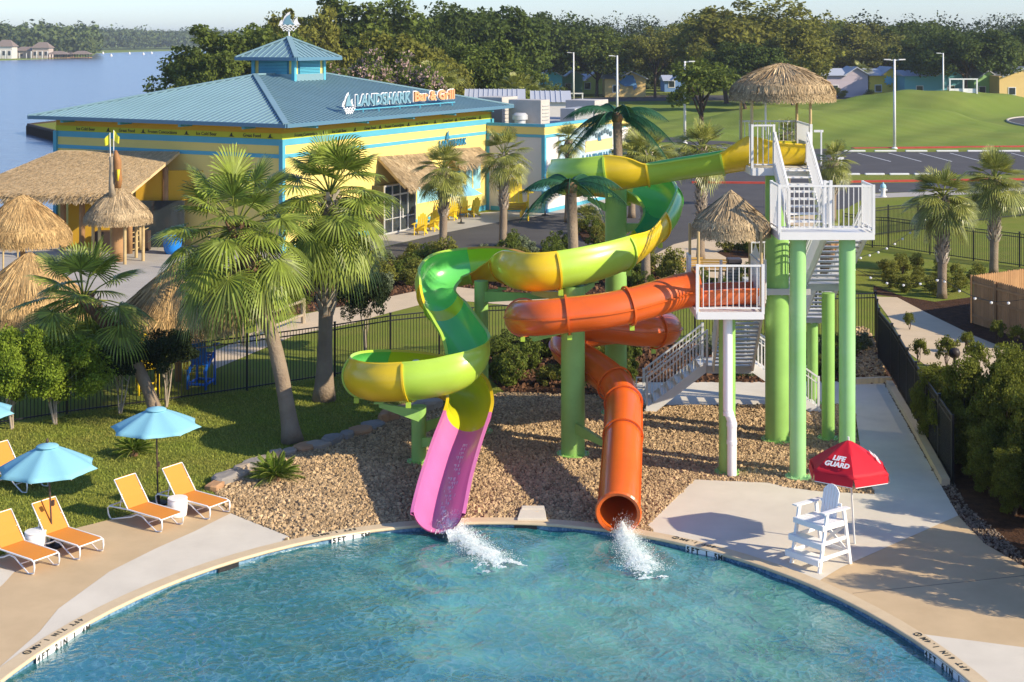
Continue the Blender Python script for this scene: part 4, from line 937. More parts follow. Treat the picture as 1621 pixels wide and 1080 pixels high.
for (px,by,cy,R,pet,lab,sd,n_) in ((701,402,268,.95,.95,'cabbage palm directly in front of the glass entrance wall',11,40),(796,400,246,.95,.95,'cabbage palm in front of the giant yellow chair',12,34),(898,352,222,.72,.62,'small cabbage palm at the corner of the white annex wall',13,26),
   (1022,455,248,.95,.9,'cabbage palm whose trunk stands under the lime flume',14,38),(1109,412,236,1.05,.95,'cabbage palm with boot-covered trunk left of the pointed thatch hut',15,38),(1491,472,312,1.0,.95,'cabbage palm on the right lawn beside the cedar fence corner',16,44),
   (1573,434,284,1.0,.9,'cabbage palm with smooth lower trunk behind the cedar fence',17,44),(1318,350,256,.9,.8,'cabbage palm right of the top slide platform',18,34),(1246,330,212,.8,.6,'cabbage palm seen through the top platform railing',19,26),
   (1000,345,208,.8,.7,'yellowish cabbage palm behind the sign wall',20,28)):
    b_=G(px,by); boot=(.35,1.0) if sd in(15,16,17) else (.45,1.0)
    fan_palm('cabbage_palm',lab,b_,D(px+2,b_.y,ZY(cy,b_.y)),n_,R,pet,.21 if sd!=13 else .17,lf_sabal,palmbark,boots=boot,lo=-48,hi=84,seed=sd,group=gs,droop=.42,flare=1.25,curve=0,nfin=20,bootn=130,spread=88,jn=.33)
def low_palm(c,R,label,seed,group):
    g=random.Random(seed); root=thing('palmetto',label,'palm',tuple(c),group); Q=[]; P_=MB(); c=Vector(c)
    for i in range(26):
        el=R_(80-70*(i/26)); az=i*2.4; d=Vector((math.cos(az)*math.cos(el),math.sin(az)*math.cos(el),math.sin(el))); e=c+d*R*.9; P_.tube([c,e],.02,4,cap=False); fan(Q,e,d,R*.7,.5,16,90,g)
    MB().quads([[tuple(v) for v in q] for q in Q]).build('fronds',lf_sabal,root); P_.build('leaf_stalks',MATS['stalk'],root)
low_palm(G(1332,395),1.15,'low palmetto behind the lower tower landing',4,'palmettos'); low_palm(G(930,352)+Vector((0,0,.1)),.8,'low palmetto in the shade by the island bed',5,'palmettos')
for i,(px,py,Y,R) in enumerate(((1000,236,92,1.5),(1050,240,90,1.4),(975,250,95,1.3))): low_palm(D(px,Y,ZY(py,Y)-1.4),R,['bushy palmetto clump behind the lime flume, middle one','bushy palmetto clump behind the flume nearest the third light pole','bushy palmetto clump nearest the sign wall'][i],30+i,'palmettos')
def feather(Qs,Pt,b0,d,L,droop,w_,nl,g,lift=.25,tw=0):
    d=Vector(d).normalized(); pts=[b0+d*L*t+Vector((0,0,lift*L*t-droop*L*t*t)) for t in np.linspace(0,1,12)]
    Pt.tube(pts,[.022*L*.5*(1-.8*t)+.006 for t in np.linspace(0,1,12)],5,cap=False)
    side0=d.cross(Vector((0,0,1))).normalized()
    for k in range(nl):
        t=.10+.9*k/nl; j=min(int(t*11),10); p=pts[j].lerp(pts[j+1],t*11-j); tn=(pts[j+1]-pts[j]).normalized()
        ll=w_*(math.sin(math.pi*min(1,.12+t*.92))**.6+.08)
        for sg in(-1,1):
            e=(side0*sg*.75+tn*.55+Vector((0,0,-.35 if sg*tw==0 else -.35))).normalized(); q=p+e*ll*g.uniform(.85,1.05)+Vector((0,0,-ll*.35)); m_=p+e*ll*.5; ww=tn*ll*.03+Vector((0,0,.004))
            Qs.append([tuple(p-ww*.5),tuple(p+ww*.5),tuple(m_+ww),tuple(m_-ww)]); Qs.append([tuple(m_-ww),tuple(m_+ww),tuple(q),tuple(q)])
def coco(label,base,top,L,seed,angles):
    g=random.Random(seed); base=Vector(base);top=Vector(top); root=thing('coconut_palm',label,'palm tree',tuple(base),'glossy dark green coconut palms'); mb=MB(); mb.tube([base,base.lerp(top,.5)+Vector((.12,0,0)),top],[.20,.15,.155],12); mb.build('trunk',palmbark,root,smooth=True)
    for az,el in angles:
        Q=[];P_=MB(); d=Vector((math.cos(R_(az))*math.cos(R_(el)),math.sin(R_(az))*math.cos(R_(el)),math.sin(R_(el)))); feather(Q,P_,top,d,L*g.uniform(.9,1.1),.75,L*.26,60,g); fo=MB(); fo.quads(Q); fo.v=P_.v; fo.f=P_.f; fo.build('frond',lf_fake,root)
    mb=MB(); mb.ball(top-Vector((0,0,.12)),.2,2,(1,1,1.1)); mb.build('crown_fibre',palmred,root,smooth=True)
b_=D(975,49.2,0); coco('taller glossy coconut palm with dark green feather fronds rising above the upper flume',b_,D(977,b_.y,ZY(182,b_.y)),1.85,2,[(175,25),(150,0),(10,22),(-15,0),(35,10),(-80,30),(110,30),(205,-8),(-50,10),(-120,12),(185,-20),(-5,-22)])
b_=D(905,43.25,0); coco('shorter glossy coconut palm with drooping feather fronds in front of the lime flume',b_,D(904,b_.y,ZY(292,b_.y)),1.7,4,[(170,18),(200,-8),(5,24),(-20,10),(60,25),(-95,25),(120,22),(-60,0),(-140,0)])
def sago(c,R,label,seed):
    g=random.Random(seed); root=thing('sago_palm',label,'sago palm',tuple(c),'sago palms'); Q=[];P_=MB(); c=Vector(c)
    for i in range(44):
        el=68-62*(i/44)+g.uniform(-5,5); az=i*137.5; d=(math.cos(R_(az))*math.cos(R_(el)),math.sin(R_(az))*math.cos(R_(el)),math.sin(R_(el))); feather(Q,P_,c+Vector((0,0,.12)),d,R*g.uniform(.85,1.05),.42,R*.17,40,g,lift=.2)
    MB().quads(Q).build('fronds',leafmat('sago_leaf',(.13,.19,.02),(.07,.12,.015),ns=2),root); P_.build('leaf_stalks',MATS['stalk'],root)
    MB().ball(c+Vector((0,0,.08)),.14,2,(1,1,1.2)).build('trunk',palmred,root,smooth=True)
sago(G(211,722),.75,'small sago palm on the lawn behind the blue umbrella pole',1)
sago(G(435,762),.9,'larger sago palm on the gravel by the ledge stones',2)
# far palms by the cottages
for i,(px,by,cy,Yw) in enumerate(((1363,153,112,1.4),(1288,153,104,1.6),(1436,150,118,1.2))):
    b_=G(px,by); fan_palm('cabbage_palm',['small palm before the lilac and white cottage','small palm beside the right edge of the top hut roof','small palm between the yellow and teal cottages'][i],b_,D(px,b_.y,ZY(cy,b_.y)),24,1.2*Yw,.9*Yw,.22,lf_sabal,palmbark,seed=60+i,group='small palms by the cottages',curve=0,nfin=12,bootn=30,spread=95)
low_palm(D(685,150,ZY(128,150)-1),2.4,'palmetto showing over the flat roof behind the sign',71,'palmettos'); low_palm(D(822,170,ZY(140,170)-1),2.2,'palmetto clump beside the teal cottage',72,'palmettos')
# ---------------- shrubs
def bush_proto(name,lm,seed,nb=36,per=170,leaf=.075,flat=.8,multi=5,crownz=.9,tr=.035,cat='shrub',bm_=barkm,blob=.28,low=False):
    r=make_tree(name,'',lm,seed,nb=nb,per=per,leaf=leaf,flat=flat,trunk_r=tr,crownz=crownz,multi=multi,blob=blob,cat=cat,bm_=bm_,limbs=multi*2,low=low); return [r,True]
def setp(pr,loc,s,label,group,rz=None):
    rz=random.uniform(0,6.28) if rz is None else rz
    if pr[1]: pr[1]=False; o=place(pr[0],loc,rz,s)
    else: o=dup(pr[0],loc,rz,s)
    o['label']=label; o['group']=group; return o
pale=mat('pale_stem',(.40,.33,.25),.85,.1,ns=3,na=.1)
B1=bush_proto('rounded_shrub',lf_bush,101,nb=95,per=300,leaf=.028,flat=.66,crownz=1.05,bm_=pale,tr=.022,blob=.22,low=True)
setp(B1,G(88,672),(1.6,1.6,1.55),'bright green rounded shrub with pale stems at the left edge','rounded shrubs')
setp(B1,G(20,680),(1.3,1.3,1.8),'bright green shrub cut by the left edge beside the leaning palm','rounded shrubs')
B2=bush_proto('dark_shrub',lf_dark,111,nb=55,per=260,leaf=.035,flat=.75,crownz=1.25,bm_=pale,tr=.025,blob=.24,multi=3)
setp(B2,G(263,645),(1.1,1.1,1.35),'dark round shrub on pale stems beside the leaning palm trunk','dark shrubs')
setp(B2,G(190,655),(1.0,1.0,1.2),'dark shaded shrub behind the leaning palm','dark shrubs')
setp(B2,D(578,55.5,0),(1.05,1.05,1.62),'dark glossy shrub behind the fence right of the upright fan palm','dark shrubs')
HB=bush_proto('hedge_shrub',lf_hedge,121,nb=110,per=300,leaf=.03,flat=.95,crownz=.95,multi=4,blob=.18,low=True)
k=0
for x,y,r,h,lab in ((12.9,41.2,.95,3.1,'end shrub beside the dark mesh fence'),(13.3,39.2,1.0,3.2,'second shrub from the dark mesh fence'),(13.5,37.3,1.0,3.2,'third shrub from the dark mesh fence'),(14.6,41.8,1.1,3.2,'back row behind the end shrub'),(15.2,39.2,1.1,3.3,'back row, cut by the right edge'),(13.4,35.6,.9,2.7,'nearest one, at the deck corner'),(13.0,33.5,.95,3.2,'just past the right edge'),(12.9,31.7,1.0,3.4,'second past the right edge'),(13.0,29.9,1.0,3.4,'third past the right edge'),(15.3,36.6,1.2,3.3,'back row past the right edge'),(12.5,43.2,.7,2.2,'small one against the mesh fence'),(12.75,40.0,.75,1.9,'low front one by the fence end'),(12.6,38.4,.75,1.8,'low front one in the middle'),(12.7,36.7,.75,1.7,'low front one near the deck corner'),(14.3,37.6,1.1,3.4,'dense one behind the front row'),(13.9,40.6,1.1,3.3,'dense one behind the end shrub')):
    o=setp(HB,(x,y,0),(r,r,h/1.88),'tall yellow-green hedge shrub, '+lab,'shrubs of the right-hand hedge')
HB2=bush_proto('leafy_shrub',lf_hedge,131,nb=22,per=90,leaf=.07,flat=.85,crownz=.9,multi=4)
for i,(px,py,s) in enumerate(((1500,585,.5),(1455,575,.38),(1545,600,.55),(1590,625,.5),(1480,625,.45),(1440,522,.3),(1578,545,.4),(1610,552,.38),(1530,560,.35))):
    setp(HB2,G(px,py),(s,s,s*1.6),'leafy low shrub '+['on the path side of the fence, tallest there','close to the fence top','beside the round black lamp','near the right edge above the hedge','against the fence, just above the hedge','lone sprig by the fence bend','beside the cedar fence foot','bright green, right of the cedar fence foot','in the dark bed below the cedar fence'][i],'low shrubs along the curved path')
# planted beds: sage, grasses, perennials
SG=bush_proto('sage_bush',lf_grey,141,nb=26,per=120,leaf=.065,low=True,flat=.7,crownz=.6,multi=3); PG=bush_proto('perennial_bush',lf_green,151,nb=26,per=120,leaf=.065,low=True,flat=.75,crownz=.65,multi=3); YG=bush_proto('yellow_bush',lf_yell,161,nb=26,per=100,leaf=.06,low=True,flat=.8,crownz=.65,multi=3)
def scatter(poly,n,prs,smin,smax,lab,grp,sep=.8,zs=1.0):
    A=np.array([(p[0],p[1]) for p in poly]); placed=[]; obs=[]
    T=0
    while len(placed)<n and T<6000:
        T+=1; q=rng.uniform(A.min(0),A.max(0))
        if not inpoly(q[None],A)[0]: continue
        if any(math.hypot(q[0]-a,q[1]-b)<sep for a,b in placed): continue
        placed.append(tuple(q)); pr=random.choice(prs); s=random.uniform(smin,smax); o=setp(pr,(q[0],q[1],0),(s,s,s*zs*random.uniform(.8,1.25)),lab,grp); o['_px']=q[0]/q[1]; obs.append(o)
    by_place(obs,lab)
scatter(P([(440,452),(600,415),(690,408),(690,445),(560,475),(450,490)]),30,[SG,SG,PG,YG],.45,.95,'low bush in the bark bed between the palms and road','bushes of the bed by the road',1.3)
scatter(P([(700,408),(790,402),(905,397),(1033,410),(1050,432),(900,462),(700,446)]),34,[PG,YG,SG],.5,.95,'loose green bush in the bed behind the upper flume','bushes behind the upper flume',1.2,1.15)
scatter(P([(1045,436),(1110,448),(1290,455),(1290,468),(1060,470),(930,468)]),14,[PG,YG],.5,.85,'soft green bush in the bed behind the lower hut','bushes behind the lower hut',1.0,1.3)
scatter(P([(780,550),(900,540),(1010,545),(1010,598),(985,615),(800,612)]),24,[PG,PG,YG],.4,.75,'shaded green shrub in the bed behind the lime column','shrubs behind the lime column',.8,1.25)
scatter(P([(1110,550),(1400,540),(1400,600),(1110,603)]),16,[PG,SG],.35,.6,'small shrub in the bed behind the tower walkway','shrubs behind the tower walkway',.8,1.2)
scatter(P([(1140,399),(1170,391),(1285,384),(1285,404),(1200,406)]),12,[PG,YG],.5,.8,'grassy clump in the planter bed beside the bin','clumps in the planter bed',.9,1.2)
scatter([tuple(v) for v in isl],5,[YG,PG],.5,.8,'small bush on the kerbed island of the driveway','island bushes',1.0,1.3)
scatter(P([(1385,446),(1430,462),(1480,470),(1545,462),(1545,440),(1470,425),(1400,425)]),22,[YG,YG,YG],.35,.62,'tall grassy bush below the right lawn','grassy bushes below the right lawn',1.1,1.2)
scatter(P([(820,150),(900,152),(900,160),(820,160)])+[],6,[PG],1.5,2.5,'round bush along the far road by the teal cottage','bushes by the far road',4)
scatter(P([(1230,152),(1480,151),(1480,154),(1230,156)]),16,[PG,YG],1.3,2.4,'bush at the foot of the pastel cottages','bushes at the cottages',5)
# ledge stones along the lawn edge
path=[(333,778),(365,758),(388,744),(425,728),(470,714),(515,705),(560,690),(600,672),(625,660),(648,654),(690,646)]
g=random.Random(9); k=0
LS=[]
for a,c in zip(path[:-1],path[1:]):
    A_,C_=G(*a),G(*c); n=max(2,int((C_-A_).length/.55))
    for i in range(n):
        p=A_.lerp(C_,(i+.5)/n); mb=MB(); s=g.uniform(.20,.46); m=8; zt=g.uniform(.10,.2)+(.12 if a[0]>590 else 0)
        ring_=[(s*g.uniform(.75,1.1)*math.cos(2*math.pi*j/m)*1.25,s*g.uniform(.6,.95)*math.sin(2*math.pi*j/m)) for j in range(m)]
        ang=math.atan2(C_.y-A_.y,C_.x-A_.x)+g.uniform(-.3,.3); ca,sa=math.cos(ang),math.sin(ang)
        R2=[(p.x+x*ca-y*sa,p.y+x*sa+y*ca) for x,y in ring_]; ctr=(sum(q[0] for q in R2)/m,sum(q[1] for q in R2)/m)
        mb.add([(x,y,-.02) for x,y in R2]+[(x,y,zt*g.uniform(.7,1)) for x,y in R2]+[(ctr[0]+(x-ctr[0])*.8,ctr[1]+(y-ctr[1])*.8,zt+g.uniform(0,.04)) for x,y in R2],[(j,(j+1)%m,(j+1)%m+m,j+m) for j in range(m)]+[(j+m,(j+1)%m+m,(j+1)%m+2*m,j+2*m) for j in range(m)]+[tuple(range(2*m,3*m))])
        o=tag(mb.build('ledge_stone',random.choice([rock_m,mat('ledge_rust',(.46,.27,.14),.85,.2,ns=1.6,col2=(.36,.20,.11),bump=.6,bs=6,bd=.05),mat('ledge_grey',(.30,.27,.24),.85,.2,ns=1.6,col2=(.22,.20,.18),bump=.6,bs=6,bd=.05),rock_m])),'','stone','ledge stones between lawn and gravel'); o['_px']=p.x/p.y; LS.append(o)
by_place(LS,'flat tan ledge stone edging the lawn above the gravel')
# ================================================================ RESTAURANT
E0=Vector((-12.4,79.8,0)); Lv=Vector((-.883,.47,0)).normalized(); Rv=Vector((.47,.883,0)).normalized(); ZE=7.28; WL,WR=19.5,26.6; UP=Vector((0,0,1))
def B(l,r,z=0): return E0+Lv*l+Rv*r+UP*z
rest=thing('restaurant','yellow restaurant with blue striped bands and a blue hipped metal roof with a louvred cupola','restaurant',tuple(B(0,0)))
HW=WL/2; RISE=2.42
def hiproof(root,l0,l1,r0,r1,z,rise,name,half=None,cut=None):
    half=half or min(l1-l0,r1-r0)/2; mb=MB(); th=.14
    a,b_,c,d=B(l0,r0,z),B(l1,r0,z),B(l1,r1,z),B(l0,r1,z)
    if (r1-r0)>(l1-l0)+.01: e,f=B((l0+l1)/2,r0+half,z+rise),B((l0+l1)/2,r1-half,z+rise)
    else: e=f=B((l0+l1)/2,(r0+r1)/2,z+rise)
    if e is f or (e-f).length<.01: mb.add([a,b_,c,d,e],[(0,4,1),(1,4,2),(2,4,3),(3,4,0)])
    else: mb.add([a,b_,c,d,e,f],[(0,4,1),(1,4,5,2),(2,5,3),(3,5,4,0)])
    mb.add([a,b_,c,d],[(3,2,1,0)])
    sl=math.sqrt(half**2+rise**2)
    def seams(o,u,v,W,dn):      # standing seams on one slope: o corner, u along the eave, v inward
        k=int(W/.42)
        for i in range(1,k):
            s=W*i/k; ln=min(s,W-s,half)
            if ln<.25: continue
            p=o+u*s+UP*.012; q=o+u*s+v*ln+UP*(rise*ln/half+.012); mb.beam(p,q,.045,.075,up=UP)
    seams(a,Lv,Rv,l1-l0,0); seams(a,Rv,Lv,r1-r0,0); seams(d,Lv,-Rv,l1-l0,0); seams(b_,Rv,-Lv,r1-r0,0)
    o=mb.build(name,blueroof,root)
    mb=MB()
    for p,q in((a,e),(b_,e),(c,f),(d,f))+(((e,f),) if (e-f).length>.01 else ()): mb.beam(p+UP*.05,q+UP*.05,.34,.10)
    cc=mb.build('ridge_cap',blueroof,o); cc['_o']=root['_o']
    mb=MB()
    for p,q in((a,b_),(b_,c),(c,d),(d,a)): mb.beam(p-UP*.06,q-UP*.06,.18,.22)
    cc=mb.build('gutter',mat('gutter_blue',(.09,.19,.27),.4,.5),o); return o
roof=hiproof(rest,0,WL,0,WR,ZE,RISE,'roof')
# cupola
cl,cr=HW,WR/2; cs=1.62; zb=ZE+RISE*.62
mb=MB(); mb.obox(B(cl-cs,cr-cs,zb),Lv*2*cs,Rv*2*cs,UP*(10.75-zb)); cup=mb.build('cupola',wyel,rest)
def cb(l0,r0,z0,l1,r1,z1,m,name,par=cup):
    o=MB().obox(B(l0,r0,z0),Lv*(l1-l0),Rv*(r1-r0),UP*(z1-z0)).build(name,m,par); return o
cup['_o']=rest['_o']
for (l,r) in((cl-cs,cr-cs),(cl+cs,cr-cs),(cl-cs,cr+cs)): cb(l-.12,r-.12,zb,l+.12,r+.12,10.76,bluetrim,'corner_post')
cb(cl-cs-.1,cr-cs-.1,zb,cl+cs+.1,cr+cs+.1,zb+.95,blueroof,'skirt_flashing')
for face in(0,1):
    fr_=MB()
    for k in range(9):
        z=9.72+.095*k
        if face: fr_.obox(B(cl-cs-.05,cr-cs+.5,z),-Lv*.05,Rv*(2*cs-1.0),UP*.06)
        else: fr_.obox(B(cl-cs+.5,cr-cs-.05,z),Lv*(2*cs-1.0),-Rv*.05,UP*.06)
    bk=MB()
    if face: bk.obox(B(cl-cs-.04,cr-cs+.4,9.66),Lv*.05,Rv*(2*cs-.8),UP*.96)
    else: bk.obox(B(cl-cs+.4,cr-cs-.04,9.66),Lv*(2*cs-.8),Rv*.05,UP*.96)
    lo=bk.build('louvre_panel',teal_trim,cup); lo['_o']=rest['_o']
    fr_.build('louvre_slats',bluetrim,cup)
hiproof(rest,cl-cs-.85,cl+cs+.85,cr-cs-.85,cr+cs+.85,10.78,1.32,'cupola_roof')
# walls
def band(z0,z1,m,name,out=.0,l0=1.15,l1=WL-1.15,r0=1.15,r1=WR-1.15):
    t=.2+out
    for k,(o,u,v) in enumerate(((B(l0-out,r0-out,z0),Lv*(l1-l0+2*out),Rv*t),(B(l0-out,r0+.2,z0),Lv*t,Rv*(r1-r0-.2+out)),(B(l0-out,r1-.2+.001,z0),Lv*(l1-l0),Rv*t),(B(l1-.2,r0+.2,z0),Lv*t,Rv*(r1-r0-.4)))):
        MB().obox(o,u,v,UP*(z1-z0)).build(name,m,rest)
band(0,5.31,wyel,'wall'); band(5.31,5.53,bluetrim,'blue_band',.03); band(5.53,6.02,wyel,'yellow_band'); band(6.02,6.37,bluetrim,'blue_band',.03); band(6.37,6.70,wlime,'sign_band',.012); band(6.70,ZE,wochre,'eave_shade_band')  # ochre top band paints the eave's shadow onto the yellow wall
cb(0,0,0,.01,.01,.01,wyel,'corner_post') if False else None
for l,r in((1.15,1.15),(1.15,WR-1.15),(WL-1.15,1.15)): cb(l-.14,r-.14,0,l+.12,r+.12,6.37,bluetrim,'corner_trim',rest)
cb(1.15-.06,1.3,0,1.3,WR-1.3,.35,bluetrim,'base_band',rest)
mb=MB(); 
for i in range(5):
    r=3+i*5.2; MB().obox(B(.15,r,6.95),Lv*1.0,Rv*.2,UP*.22).build('eave_bracket',bluetrim,rest)
for i in range(4): MB().obox(B(3+i*4.6,.15,6.95),Rv*1.0,Lv*.2,UP*.22).build('eave_bracket',bluetrim,rest)
def fin(mb,o,ax,up,s,nz):
    """shark fin over waves emblem"""
    o=Vector(o); P_=lambda L_: [o+ax*x*s+up*y*s for x,y in L_]
    mb.prism(P_([(-.30,0),(-.26,.18),(-.18,.38),(-.04,.55),(.10,.62),(.07,.48),(.10,.30),(.20,.12),(.34,0)]),nz*.03)
def waves(mb,o,ax,up,s,nz,n=3):
    o=Vector(o)
    for j in range(n):
        pts=[];w_=.62-.12*j
        for i in range(17):
            x=-w_+2*w_*i/16; pts.append((x,-.05-.13*j+.05*math.sin(i*1.55+j)))
        low=[(x,y-.07) for x,y in reversed(pts)]; mb.prism([o+ax*x*s+up*y*s for x,y in pts+low],nz*.02)
NRW=-Lv; NLW=-Rv     # outward normals of the two visible facades
mb=MB(); words_=['Frozen Concoctions',None,'Ice Cold Beer',None,'Great Food',None]
lets=[]
r=2.2;i=0
while r<WR-2.5:
    w_=words_[i%6]; mb=MB()
    if w_: textmesh(mb,w_,.27,B(1.13,r+1.2,6.53),Rv,UP,.01,.004); r+=2.55 if len(w_)>10 else 2.0
    else: fin(mb,B(1.13,r+.3,6.44),Rv,UP,.35,NRW); waves(mb,B(1.13,r+.3,6.47),Rv,UP,.3,NRW,1); r+=.75
    i+=1; mb.build('band_lettering' if w_ else 'fin_logo',textdk,rest)
l=WL-2.6;i=2
while l>2.2:
    w_=words_[i%6]; mb=MB()
    if w_: textmesh(mb,w_,.27,B(l-1.0,1.13,6.53),-Lv,UP,.01,.004); l-=2.55 if len(w_)>10 else 2.0
    else: fin(mb,B(l-.3,1.13,6.44),-Lv,UP,.35,NLW); waves(mb,B(l-.3,1.13,6.47),-Lv,UP,.3,NLW,1); l-=.75
    i+=1; mb.build('band_lettering' if w_ else 'fin_logo',textdk,rest)
# entrance storefront on the right facade
def onR(px):   # r coordinate on the right wall seen at photo column px
    k=(px-CX)/FP; b0=B(1.15,0); return (k*b0.y-b0.x)/(Rv.x-k*Rv.y)
vl=.25; k_=lambda px:(lambda k,b0:(k*b0.y-b0.x)/(Rv.x-k*Rv.y))((px-CX)/FP,B(.25,0)); ra,rb=k_(608),k_(657)
mb=MB(); mb.obox(B(vl,ra,0),Lv*.9,Rv*(rb-ra),UP*3.0); ent=mb.build('entrance',darkglass,rest)
mb=MB(); nD=4
for i in range(nD+1): mb.obox(B(vl-.05,ra+(rb-ra)*i/nD-.05,0),Lv*.06,Rv*.10,UP*3.0)
for z in(.0,2.3,2.92): mb.obox(B(vl-.045,ra,z),Lv*.05,Rv*(rb-ra),UP*.10)
for i in range(nD): mb.obox(B(vl-.04,ra+(rb-ra)*i/nD+.05,.9),Lv*.03,Rv*((rb-ra)/nD-.1),UP*.05)
o=mb.build('door_frame',alum,ent); o['_o']=rest['_o']
mb=MB()
for q in(.46,.54): mb.tube([B(vl-.14,ra+(rb-ra)*q,.85),B(vl-.14,ra+(rb-ra)*q,1.45)],.03,6)
mb.build('door_handle',whitepl,ent); 
def thatch_slope(tl,tr_,bl_,br_,n,m,name,root,th=.16,rag=.25,strip=.35,wd=.02):
    tl,tr_,bl_,br_=map(Vector,(tl,tr_,bl_,br_)); mb=MB(); nz=(tr_-tl).cross(bl_-tl).normalized()
    if nz.z<0: nz=-nz
    mb.add([tl,tr_,br_,bl_]+[p-nz*th for p in(tl,tr_,br_,bl_)],[(0,1,2,3),(7,6,5,4),(0,4,5,1),(1,5,6,2),(2,6,7,3),(3,7,4,0)])
    u=rng.random(n); v=np.where(rng.random(n)<.14,rng.uniform(.97,1.0,n),rng.random(n))
    T=lambda a:np.array(a)
    def pt(u,v): return ((1-u)*(1-v))[:,None]*T(tl)+(u*(1-v))[:,None]*T(tr_)+((1-u)*v)[:,None]*T(bl_)+(u*v)[:,None]*T(br_)
    P0=pt(u,v); dn=pt(u,np.ones(n))-pt(u,np.zeros(n)); dn/=np.linalg.norm(dn,axis=1)[:,None]
    ax=T(tr_-tl)/np.linalg.norm(T(tr_-tl)); ln=strip*rng.uniform(.5,1.2,n); P1=P0+dn*ln[:,None]+ax*rng.normal(0,.05,n)[:,None]+T(nz)*rng.uniform(.01,.06,n)[:,None]
    ov=v>.965; P1[ov]+=np.array([0,0,-1])*(rag*rng.random(ov.sum()))[:,None]
    W=ax*1.0*wd; P0=P0+T(nz)*.015; mb.quads(np.stack([P0-W,P0+W,P1+W*.6,P1-W*.6],1)); return mb.build(name,m,root)
thatch_slope(B(1.2,onR(598),4.75),B(1.2,onR(672),4.6),B(-1.3,onR(598)-.6,3.0),B(-1.3,onR(672)-1.2,3.0),2600,thatch,'entrance_awning',rest,rag=.3)
thatch_slope(B(1.2,onR(704),4.7),B(1.2,onR(760),4.5),B(-.1,onR(700),3.65),B(-.1,onR(757),3.65),1800,thatch,'window_awning',rest,rag=.3)
# blue beach mural and window
mb=MB(); mb.obox(B(1.12,onR(660),1.35),Lv*.03,Rv*(onR(733)-onR(660)),UP*1.7); mb.obox(B(1.11,onR(738),1.6),Lv*.04,Rv*(onR(760)-onR(738)),UP*2.3); mb.build('blue_mural',mat('mural_blue',(.22,.52,.62),.7,.2,ns=.8,col2=(.35,.62,.68)),rest)
mb=MB(); mb.obox(B(1.08,onR(747)-.06,1.6),Lv*.04,Rv*.12,UP*2.3); mb.build('mural_mullion',wyel,rest)
sb=MB(); textmesh(sb,'LANDSHARK',.62,B(1.05,onR(715),5.0),Rv,UP,.06,.02); fin(sb,B(1.05,onR(707),5.3),Rv,UP,.9,NRW); sb.build('wall_sign_lettering',teal_trim,rest)
# window on the left facade under the tiki roof and ochre paint
# annex
an=thing('restaurant_annex','low white flat-roofed annex with yellow and blue top band joined to the restaurant','building',tuple(B(1,25)))
al,ar0,ar1,ah=-3.4,24.75,40.2,6.13
MB().obox(B(al,ar0,0),Lv*13,Rv*(ar1-ar0),UP*5.75).build('wall',wwhite,an)
def tr(l0,r0,z0,dl,dr,dz,m,name): MB().obox(B(l0,r0,z0),Lv*dl,Rv*dr,UP*dz).build(name,m,an)
for z0,dz,m,o_,nm in((5.93,.2,bluetrim,.08,'coping_band'),(5.40,.53,wyel,.03,'yellow_band'),(5.2,.2,bluetrim,.06,'blue_band')):
    tr(al-o_,ar0-o_,z0,4.5+o_,.3,dz,m,nm); tr(al-o_,ar0+.3-o_,z0,.3,ar1-ar0,dz,m,nm)
for l,r in((al,ar0),(1.0,ar0)): tr(l-.06,r-.06,0,.26,.26,5.2,bluetrim,'corner_trim')
tr(al-.04,ar0+.3,0,.1,15,.25,bluetrim,'base_band'); tr(al,ar0-.04,0,4.2,.1,.3,bluetrim,'base_band')
tr(al+.3,ar0+.3,5.76,12,14.8,.03,mat('flat_roof',(.38,.37,.36),.8),'flat_roof')
# mural banner on the annex side
def onA(px):
    k=(px-CX)/FP; b0=B(al,0); return (k*b0.y-b0.x)/(Rv.x-k*Rv.y)
mu=thing('mural_sign','wall mural with blue sky, yellow band and the word LANDSHARK on the annex','sign',tuple(B(al,onA(905),3)))
r0,r1=onA(884),onA(968)
MB().obox(B(al-.07,r0,1.0),Lv*.05,Rv*(r1-r0),UP*4.6).build('board',mat('mural_sky',(.26,.46,.58),.7,.2,ns=.35,col2=(.50,.56,.58)),mu)
r2=onA(925); MB().obox(B(al-.10,r2,3.75),Lv*.03,Rv*(r1-r2),UP*.8).build('yellow_stripe',mat('mural_yellow',(.75,.55,.22),.7),mu)
mb=MB(); textmesh(mb,'LANDSHARK',1.02,B(al-.11,(r2+r1)/2,3.15),Rv,UP,.02,.035,sx=1.0); fin(mb,B(al-.11,(r2+r1)/2,4.45),Rv,UP,1.1,NRW); mb.build('lettering',mat('mural_navy',(.05,.16,.24),.6),mu)
mb=MB(); textmesh(mb,'est.',.5,B(al-.11,r2+.2,1.8),Rv,UP,.02,.0); mb.v=[];mb.f=[]
for i in range(9): 
    q=B(al-.12,r2+.4+i*(r1-r2-.8)/8,5.0+.15*math.sin(i*1.3)); mb.prism([q+Rv*.22*math.cos(a)+UP*.2*math.sin(a) for a in np.linspace(0,5.5,8)],NRW*.02)
mb.build('mural_dots',mat('mural_slate',(.10,.15,.17),.7),mu)
